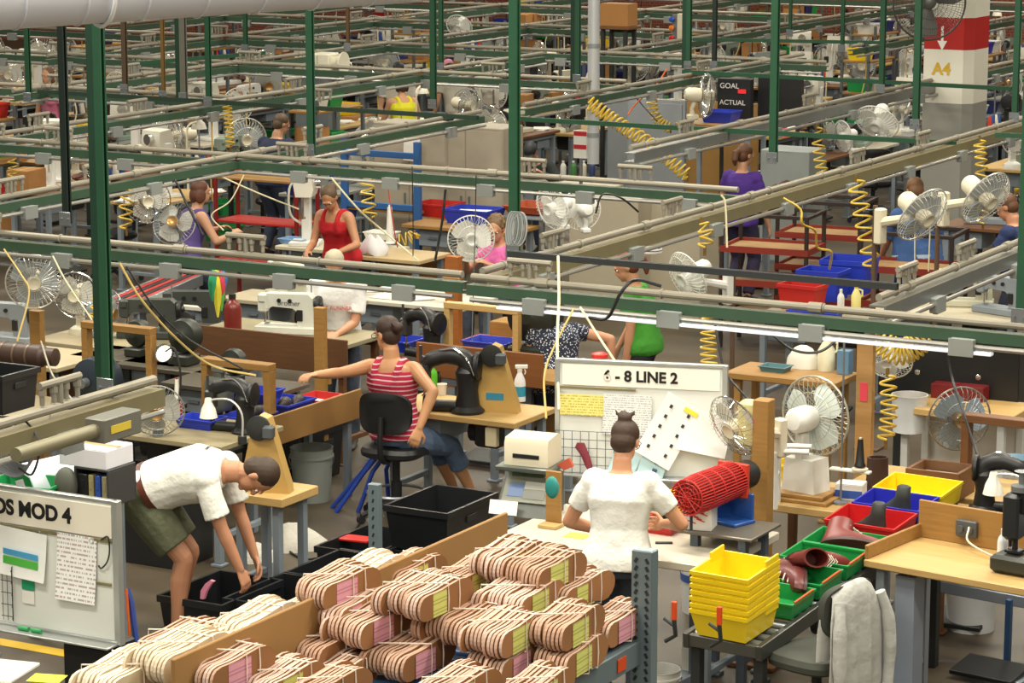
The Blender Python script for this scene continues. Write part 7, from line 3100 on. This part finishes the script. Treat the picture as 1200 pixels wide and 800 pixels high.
def mk_bench(w_, d, z, top, col_):
    return lambda: bench('x', (0, 0), w_, d, z, 0, top, col_, under=True)


def mk_tray(m_, w_=.42, d=.3, h=.16):
    def f():
        o = thing('storage_bin', None, 'bin')
        b = MB()
        b.tray(w_, d, h, .006, .85, lip=.01)
        b.build('shell', m_, o, 25)
        return o
    return f


def mk_threads(cols):
    def f():
        o = thing('thread_rack', None, 'thread rack')
        b = MB()
        b.box((0, 0, .012), (.5, .12, .024))
        b.cyl((0, 0, 0), (0, 0, .62), .01)
        b.box((0, 0, .62), (.5, .02, .02))
        b.build('stand', STEEL, o)
        for i, c in enumerate(cols):
            b = MB()
            b.M = Matrix.Translation((-.18 + i * .12, 0, .025))
            b.lathe([(.042, 0), (.045, .01), (.02, .16), (.012, .18)], 12)
            b.build('thread_cone', mat(c, .7), o)
        return o
    return f


def mk_shelf():
    o = thing('shelf_rack', None, 'shelf')
    for x in (-.5, .5):
        for y in (-.2, .2):
            b = MB()
            b.box((x, y, .9), (.04, .04, 1.8))
            b.build('upright', mat('5d6468', .4, .2), o)
    for z in (.3, .75, 1.2, 1.65):
        b = MB()
        b.box((0, 0, z), (1.04, .44, .03))
        b.build('shelf', WOOD if z > 1 else GREYP, o)
    return o


def mk_pile(m_, seed):
    def f():
        r = random.Random(seed)
        o = thing('leather_pile', None, 'leather')
        for i in range(5):
            b = MB()
            b.rings([[V((l * math.cos(a), wd * math.sin(a) * (1 + .3 * math.sin(3 * a)), z)) for a in [2 * PI * k / 12 for k in range(12)]] for z, l, wd in ((0, .07, .04), (.03, .1, .06), (.06, .07, .04), (.08, .02, .01))])
            q = b.build('piece', m_[i % len(m_)], o, 60)
            q.location = (r.uniform(-.16, .16), r.uniform(-.08, .08), .012 * i)
            q.rotation_euler = (r.uniform(-.2, .2), r.uniform(-.2, .2), r.uniform(0, 6))
        return o
    return f


def mk_papers():
    o = thing('paper_stack', None, 'paper')
    for i in range(3):
        b = MB()
        b.box((0, 0, .004 + i * .009), (.28, .21, .008), rz=.25 * i, ch=.001)
        b.build('sheet', PAPER, o)
    return o


def mk_lead(m_):
    def f():
        o = thing('power_cord', None, 'cord')
        b = MB()
        b.tube(spline([(0, 0, .95), (.01, 0, .6), (-.04, .03, .3), (.05, 0, .02)], 14), .009, 5)
        b.build('cord', m_, o)
        b = MB()
        b.box((0, 0, .95), (.05, .05, .09), ch=.01)
        b.build('plug', BLACK, o)
        return o
    return f


def mk_upright():
    o = thing('overhead_lamp', None, 'lamp')
    b = MB()
    b.tube(spline([(0, 0, 0), (0, 0, .6), (-.05, 0, .72), (-.2, 0, .74)], 12), .012, 6)
    b.build('arm', CREAM, o)
    b = MB()
    b.M = Matrix.Translation((-.22, 0, .66))
    b.lathe([(.09, 0), (.07, .06), (.03, .1), (.02, .12)], 16)
    b.build('lamp_shade', mat('dad6c6', .4), o)
    return o


occ = [(o.location.x, o.location.y) for o in C.objects if o.parent is None and o.get('category') and o['category'] not in ('rail', 'post', 'bar', 'cable', 'duct', 'hose', 'insoles') and not o['category'] == 'paper']
LAN = [-26.6, -24.0, -21.1, -18.4, -15.4, -12.6, -10.0, -7.4, -4.8]
fr = random.Random(11)
nst = 0
v = 17.4
while v < 50:
    for li, lane in enumerate([l_ + e for l_ in (-28, -25.2, -22.4, -19.7, -17.0, -14.0, -11.2, -8.7, -6.1) for e in (-.62, .62)]):
        u = lane + fr.uniform(-.08, .08)
        p = G(u, v + fr.uniform(-.15, .15))
        x, y = proj((p.x, p.y, .85))
        if not (-50 < x < 1250 and -38 < y < 262) or (728 < x < 806 and y < 74):
            continue
        low = False
        skip = False
        for a, b in ((474, 108), (400, 118), (372, 66), (318, 140), (632, 165), (862, 108), (868, 180)):
            if abs(x - a) < 46 and b < y < b + 70:
                low = True
                skip = skip or y < b + 24
        if skip:
            continue
        if any((p.x - a) ** 2 + (p.y - b) ** 2 < (.95 if y > 150 else .6) ** 2 for a, b in occ):
            continue
        nst += 1
        rz = GRID + PI / 2 * (1 if li % 2 else -1)
        ex, ey = UB, UA
        k = fr.random()
        small = y < 25
        if k < .13 and not low:
            F_(inst(('shelf',), mk_shelf, None, None, p, rz), 'tall shelf rack', 'shelf')
            for z in (.315, .765, 1.215, 1.665):
                for q in (-.3, .02, .32):
                    if fr.random() < .62:
                        pp_ = p + UB * q * (1) + V((0, 0, z))
                        if fr.random() < .45:
                            w2 = fr.choice((.24, .3))
                            F_(inst(('cart', w2), lambda w2=w2: carton('x', (0, 0, 0), 0, w2, .3, .24), None, None, pp_, rz), 'brown carton on a tall shelf', 'box')
                        else:
                            nm, m_ = fr.choice(BINC)
                            F_(inst(('tray', nm, 's'), mk_tray(m_, .28, .3, .17), None, None, pp_, rz), nm + ' bin on a tall shelf', 'bin')
            continue
        bc_ = fr.randrange(len(BENCHC))
        z = fr.choice((.8, .85, .9, .98))
        F_(inst(('bench', bc_, z), mk_bench(1.2, .62, z, BENCHC[bc_], GREYP if fr.random() < .6 else DARK), None, None, p, rz), ('orange wood', 'pale wood', 'off-white', 'grey', 'dark wood')[bc_] + '-topped bench', 'workbench')
        base = p + V((0, 0, z))
        k = fr.random()
        if low:
            F_(inst(('papers',), mk_papers, None, None, base, rz), 'white paper stack', 'paper')
        elif k < .62:
            i = fr.randrange(len(SEWC))
            F_(inst(('sewf', i), lambda i=i: mk_sewing(SEWC[i][1]), None, None, base + UB * fr.uniform(-.2, .2), rz + fr.choice((0, PI)) + fr.uniform(-.3, .3), None, 1.05), SEWC[i][0] + ' sewing machine', 'sewing machine')
        elif k < .8:
            F_(inst('postbed', None, None, None, base + UB * fr.uniform(-.1, .1), rz + fr.uniform(-.6, .6)), 'black post sewing machine', 'sewing machine')
        else:
            F_(inst('colm', None, None, None, base + UB * fr.uniform(-.1, .1), rz + fr.uniform(-.4, .4)), 'white column machine', 'machine')
        for q in (-.5, .5, .47) if fr.random() < .4 else (-.5, .5):
            k = fr.choice((.5, .8, .9)) if low else fr.random()
            at_ = base + UB * (q + fr.uniform(-.04, .04)) + UA * (fr.uniform(-.12, .12) if q != .47 else .24)
            if k < .38:
                kk = fr.choice(('cream', 'white', 'grey', 'clear', 'cream'))
                F_(fan(None, at_, fr.uniform(-1.2, 1.2), kk, fr.choice((1.0, 1.15, 1.3)), fr.choice((5, 8)), fr.choice(('desk', 'clip'))), kk.replace('clear', 'pale') + ' bench fan', 'fan')
            elif k < .54:
                nm, m_ = fr.choice(BINC)
                F_(inst(('tray', nm), mk_tray(m_), None, None, at_, rz + fr.uniform(-.3, .3), None, .8), nm + ' bin', 'bin')
            elif k < .64:
                F_(inst(('carton', 0), lambda: carton('x', (0, 0, 0), 0, .36, .28, .26), None, None, at_, rz + fr.uniform(-.3, .3), None, fr.choice((.8, 1, 1.2))), 'brown carton', 'box')
            elif k < .76:
                i = fr.randrange(3)
                F_(inst(('thr', i), mk_threads((('e4e0d2', 'c9a44a', 'e4e0d2', '7a2a24'), ('22262c', 'd8d2c0', '8a6a3a', 'd8d2c0'), ('2a4a8a', 'e4e0d2', '2a4a8a', 'c03a2a'))[i]), None, None, at_, rz), 'rack of ' + ('white and gold', 'black and white', 'blue and white')[i] + ' thread cones', 'thread rack')
            elif k < .86:
                i = fr.randrange(3)
                mm = ((mat('4a2a1e', .6), mat('6a3a22', .6)), (mat('1f1d1c', .6), mat('3a3230', .6)), (mat('b8a070', .6), mat('8a5a30', .6)))[i]
                F_(inst(('pile', i), mk_pile(mm, i), None, None, at_, rz), ('brown', 'black', 'tan')[i] + ' leather pile', 'leather')
            elif k < .93:
                F_(inst(('papers',), mk_papers, None, None, at_, rz), 'white paper stack', 'paper')
            else:
                F_(inst(('ulamp',), mk_upright, None, None, at_, rz + fr.uniform(-.5, .5)), 'cream arm lamp', 'lamp')
        if fr.random() < .42:
            i = fr.randrange(3)
            m_ = (CRM, BLACK, YC)[i]
            F_(inst(('lead', i), mk_lead(m_), None, None, V((p.x, p.y, ZR - .95 - .06)) + UA * (.62 if li % 2 == 0 else -.62) + UB * fr.uniform(-.4, .4), fr.uniform(0, 6)), ('cream', 'black', 'yellow-brown')[i] + ' cord hanging from a rail', 'cord')
        if fr.random() < .30 and y > 5:
            c_ = p + UA * (.75 if li % 2 else -.75) + UB * fr.uniform(-.2, .2)
            if not any((c_.x - a) ** 2 + (c_.y - b) ** 2 < .36 for a, b in occ):
                F_(inst('chair_black', None, None, None, c_, rz + PI / 2 + fr.uniform(-.6, .6)), 'black task chair', 'chair')
        if fr.random() < .3:
            nm, m_ = fr.choice(BINC)
            c_ = p + UB * fr.uniform(-.3, .3)
            F_(inst(('tray', nm), mk_tray(m_), None, None, V((c_.x, c_.y, 0)), rz, None, 1), nm + ' bin on the floor', 'bin')
    v += 1.62
# a label for each of them: what it is, and where it stands among things one can find
LMK = [(1118, 80, 'the A4 column'), (862, 116, 'the GOAL board'), (695, 90, 'the silver riser'), (365, 90, 'the strut by the navy-shirted man'), (245, 70, 'the strut under the duct'), (122, 80, 'the tall double strut'), (78, 110, 'the dark left strut'),
       (34, 70, 'the top left strut'), (508, 60, 'the strut beside the yellow vest'), (603, 80, 'the middle strut'), (318, 150, 'the navy-shirted man'), (474, 120, 'the yellow vest'), (632, 175, 'the black-capped man'), (868, 190, 'the purple-topped woman'),
       (404, 140, 'the large brown carton'), (807, 40, 'the double strut by the control box'), (906, 60, 'the strut left of the column'), (1033, 60, 'the strut left of the round fan'), (1189, 80, 'the right edge strut'), (1075, 240, 'the blue-shirted worker'),
       (380, 250, 'the red tank top'), (551, 280, 'the round white fan'), (1000, 130, 'the tan rail end'), (725, 20, 'the high carton'), (770, 110, 'the grey partitions'), (526, 180, 'the pinned chart'), (172, 240, 'the pale-guarded left fan'), (290, 40, 'the duct end'), (970, 300, 'the blue stacking bins'), (760, 300, 'the woman in green')]
FP = []
for o, d_, c_ in FILL:
    l = o.location
    x, y = proj((l.x, l.y, l.z + .1))
    FP.append((y, x, o, d_, c_))
FP.sort(key=lambda r_: -r_[0])
USED = set()
for y, x, o, d_, c_ in FP:
    ls = sorted(LMK, key=lambda m_: (m_[0] - x) ** 2 + ((m_[1] - y) * 1.5) ** 2)
    done = None
    for nx in range(3):
        for lx_, ly_, nm in ls[:7]:
            dx, dy = x - lx_, y - ly_
            dist = math.hypot(dx, dy)
            if abs(dx) > abs(dy) * 2:
                rel = 'right of' if dx > 0 else 'left of'
            elif abs(dy) > abs(dx) * 2:
                rel = 'below' if dy > 0 else 'above'
            else:
                rel = ('below and ' if dy > 0 else 'above and ') + ('right of' if dx > 0 else 'left of')
            q = 'close ' if dist < 30 else '' if dist < 80 else 'some way ' if dist < 150 else 'far '
            pre = ('', 'second ', 'third ')[nx]
            s_ = '%s%s %s%s %s' % (pre, d_, q, rel, nm)
            if s_ not in USED and len(s_.split()) <= 16:
                done = s_
                break
        if done:
            break
    USED.add(done or d_)
    o['label'] = done or d_
    o['category'] = c_
    o['group'] = {'workbench': 'workbenches at the back of the hall', 'sewing machine': 'sewing machines at the back of the hall', 'fan': 'fans at the back of the hall', 'bin': 'bins at the back of the hall', 'box': 'cartons at the back of the hall',
                  'cord': 'cords hanging from the back rails', 'chair': 'task chairs at the back of the hall'}.get(c_, c_ + 's at the back of the hall')
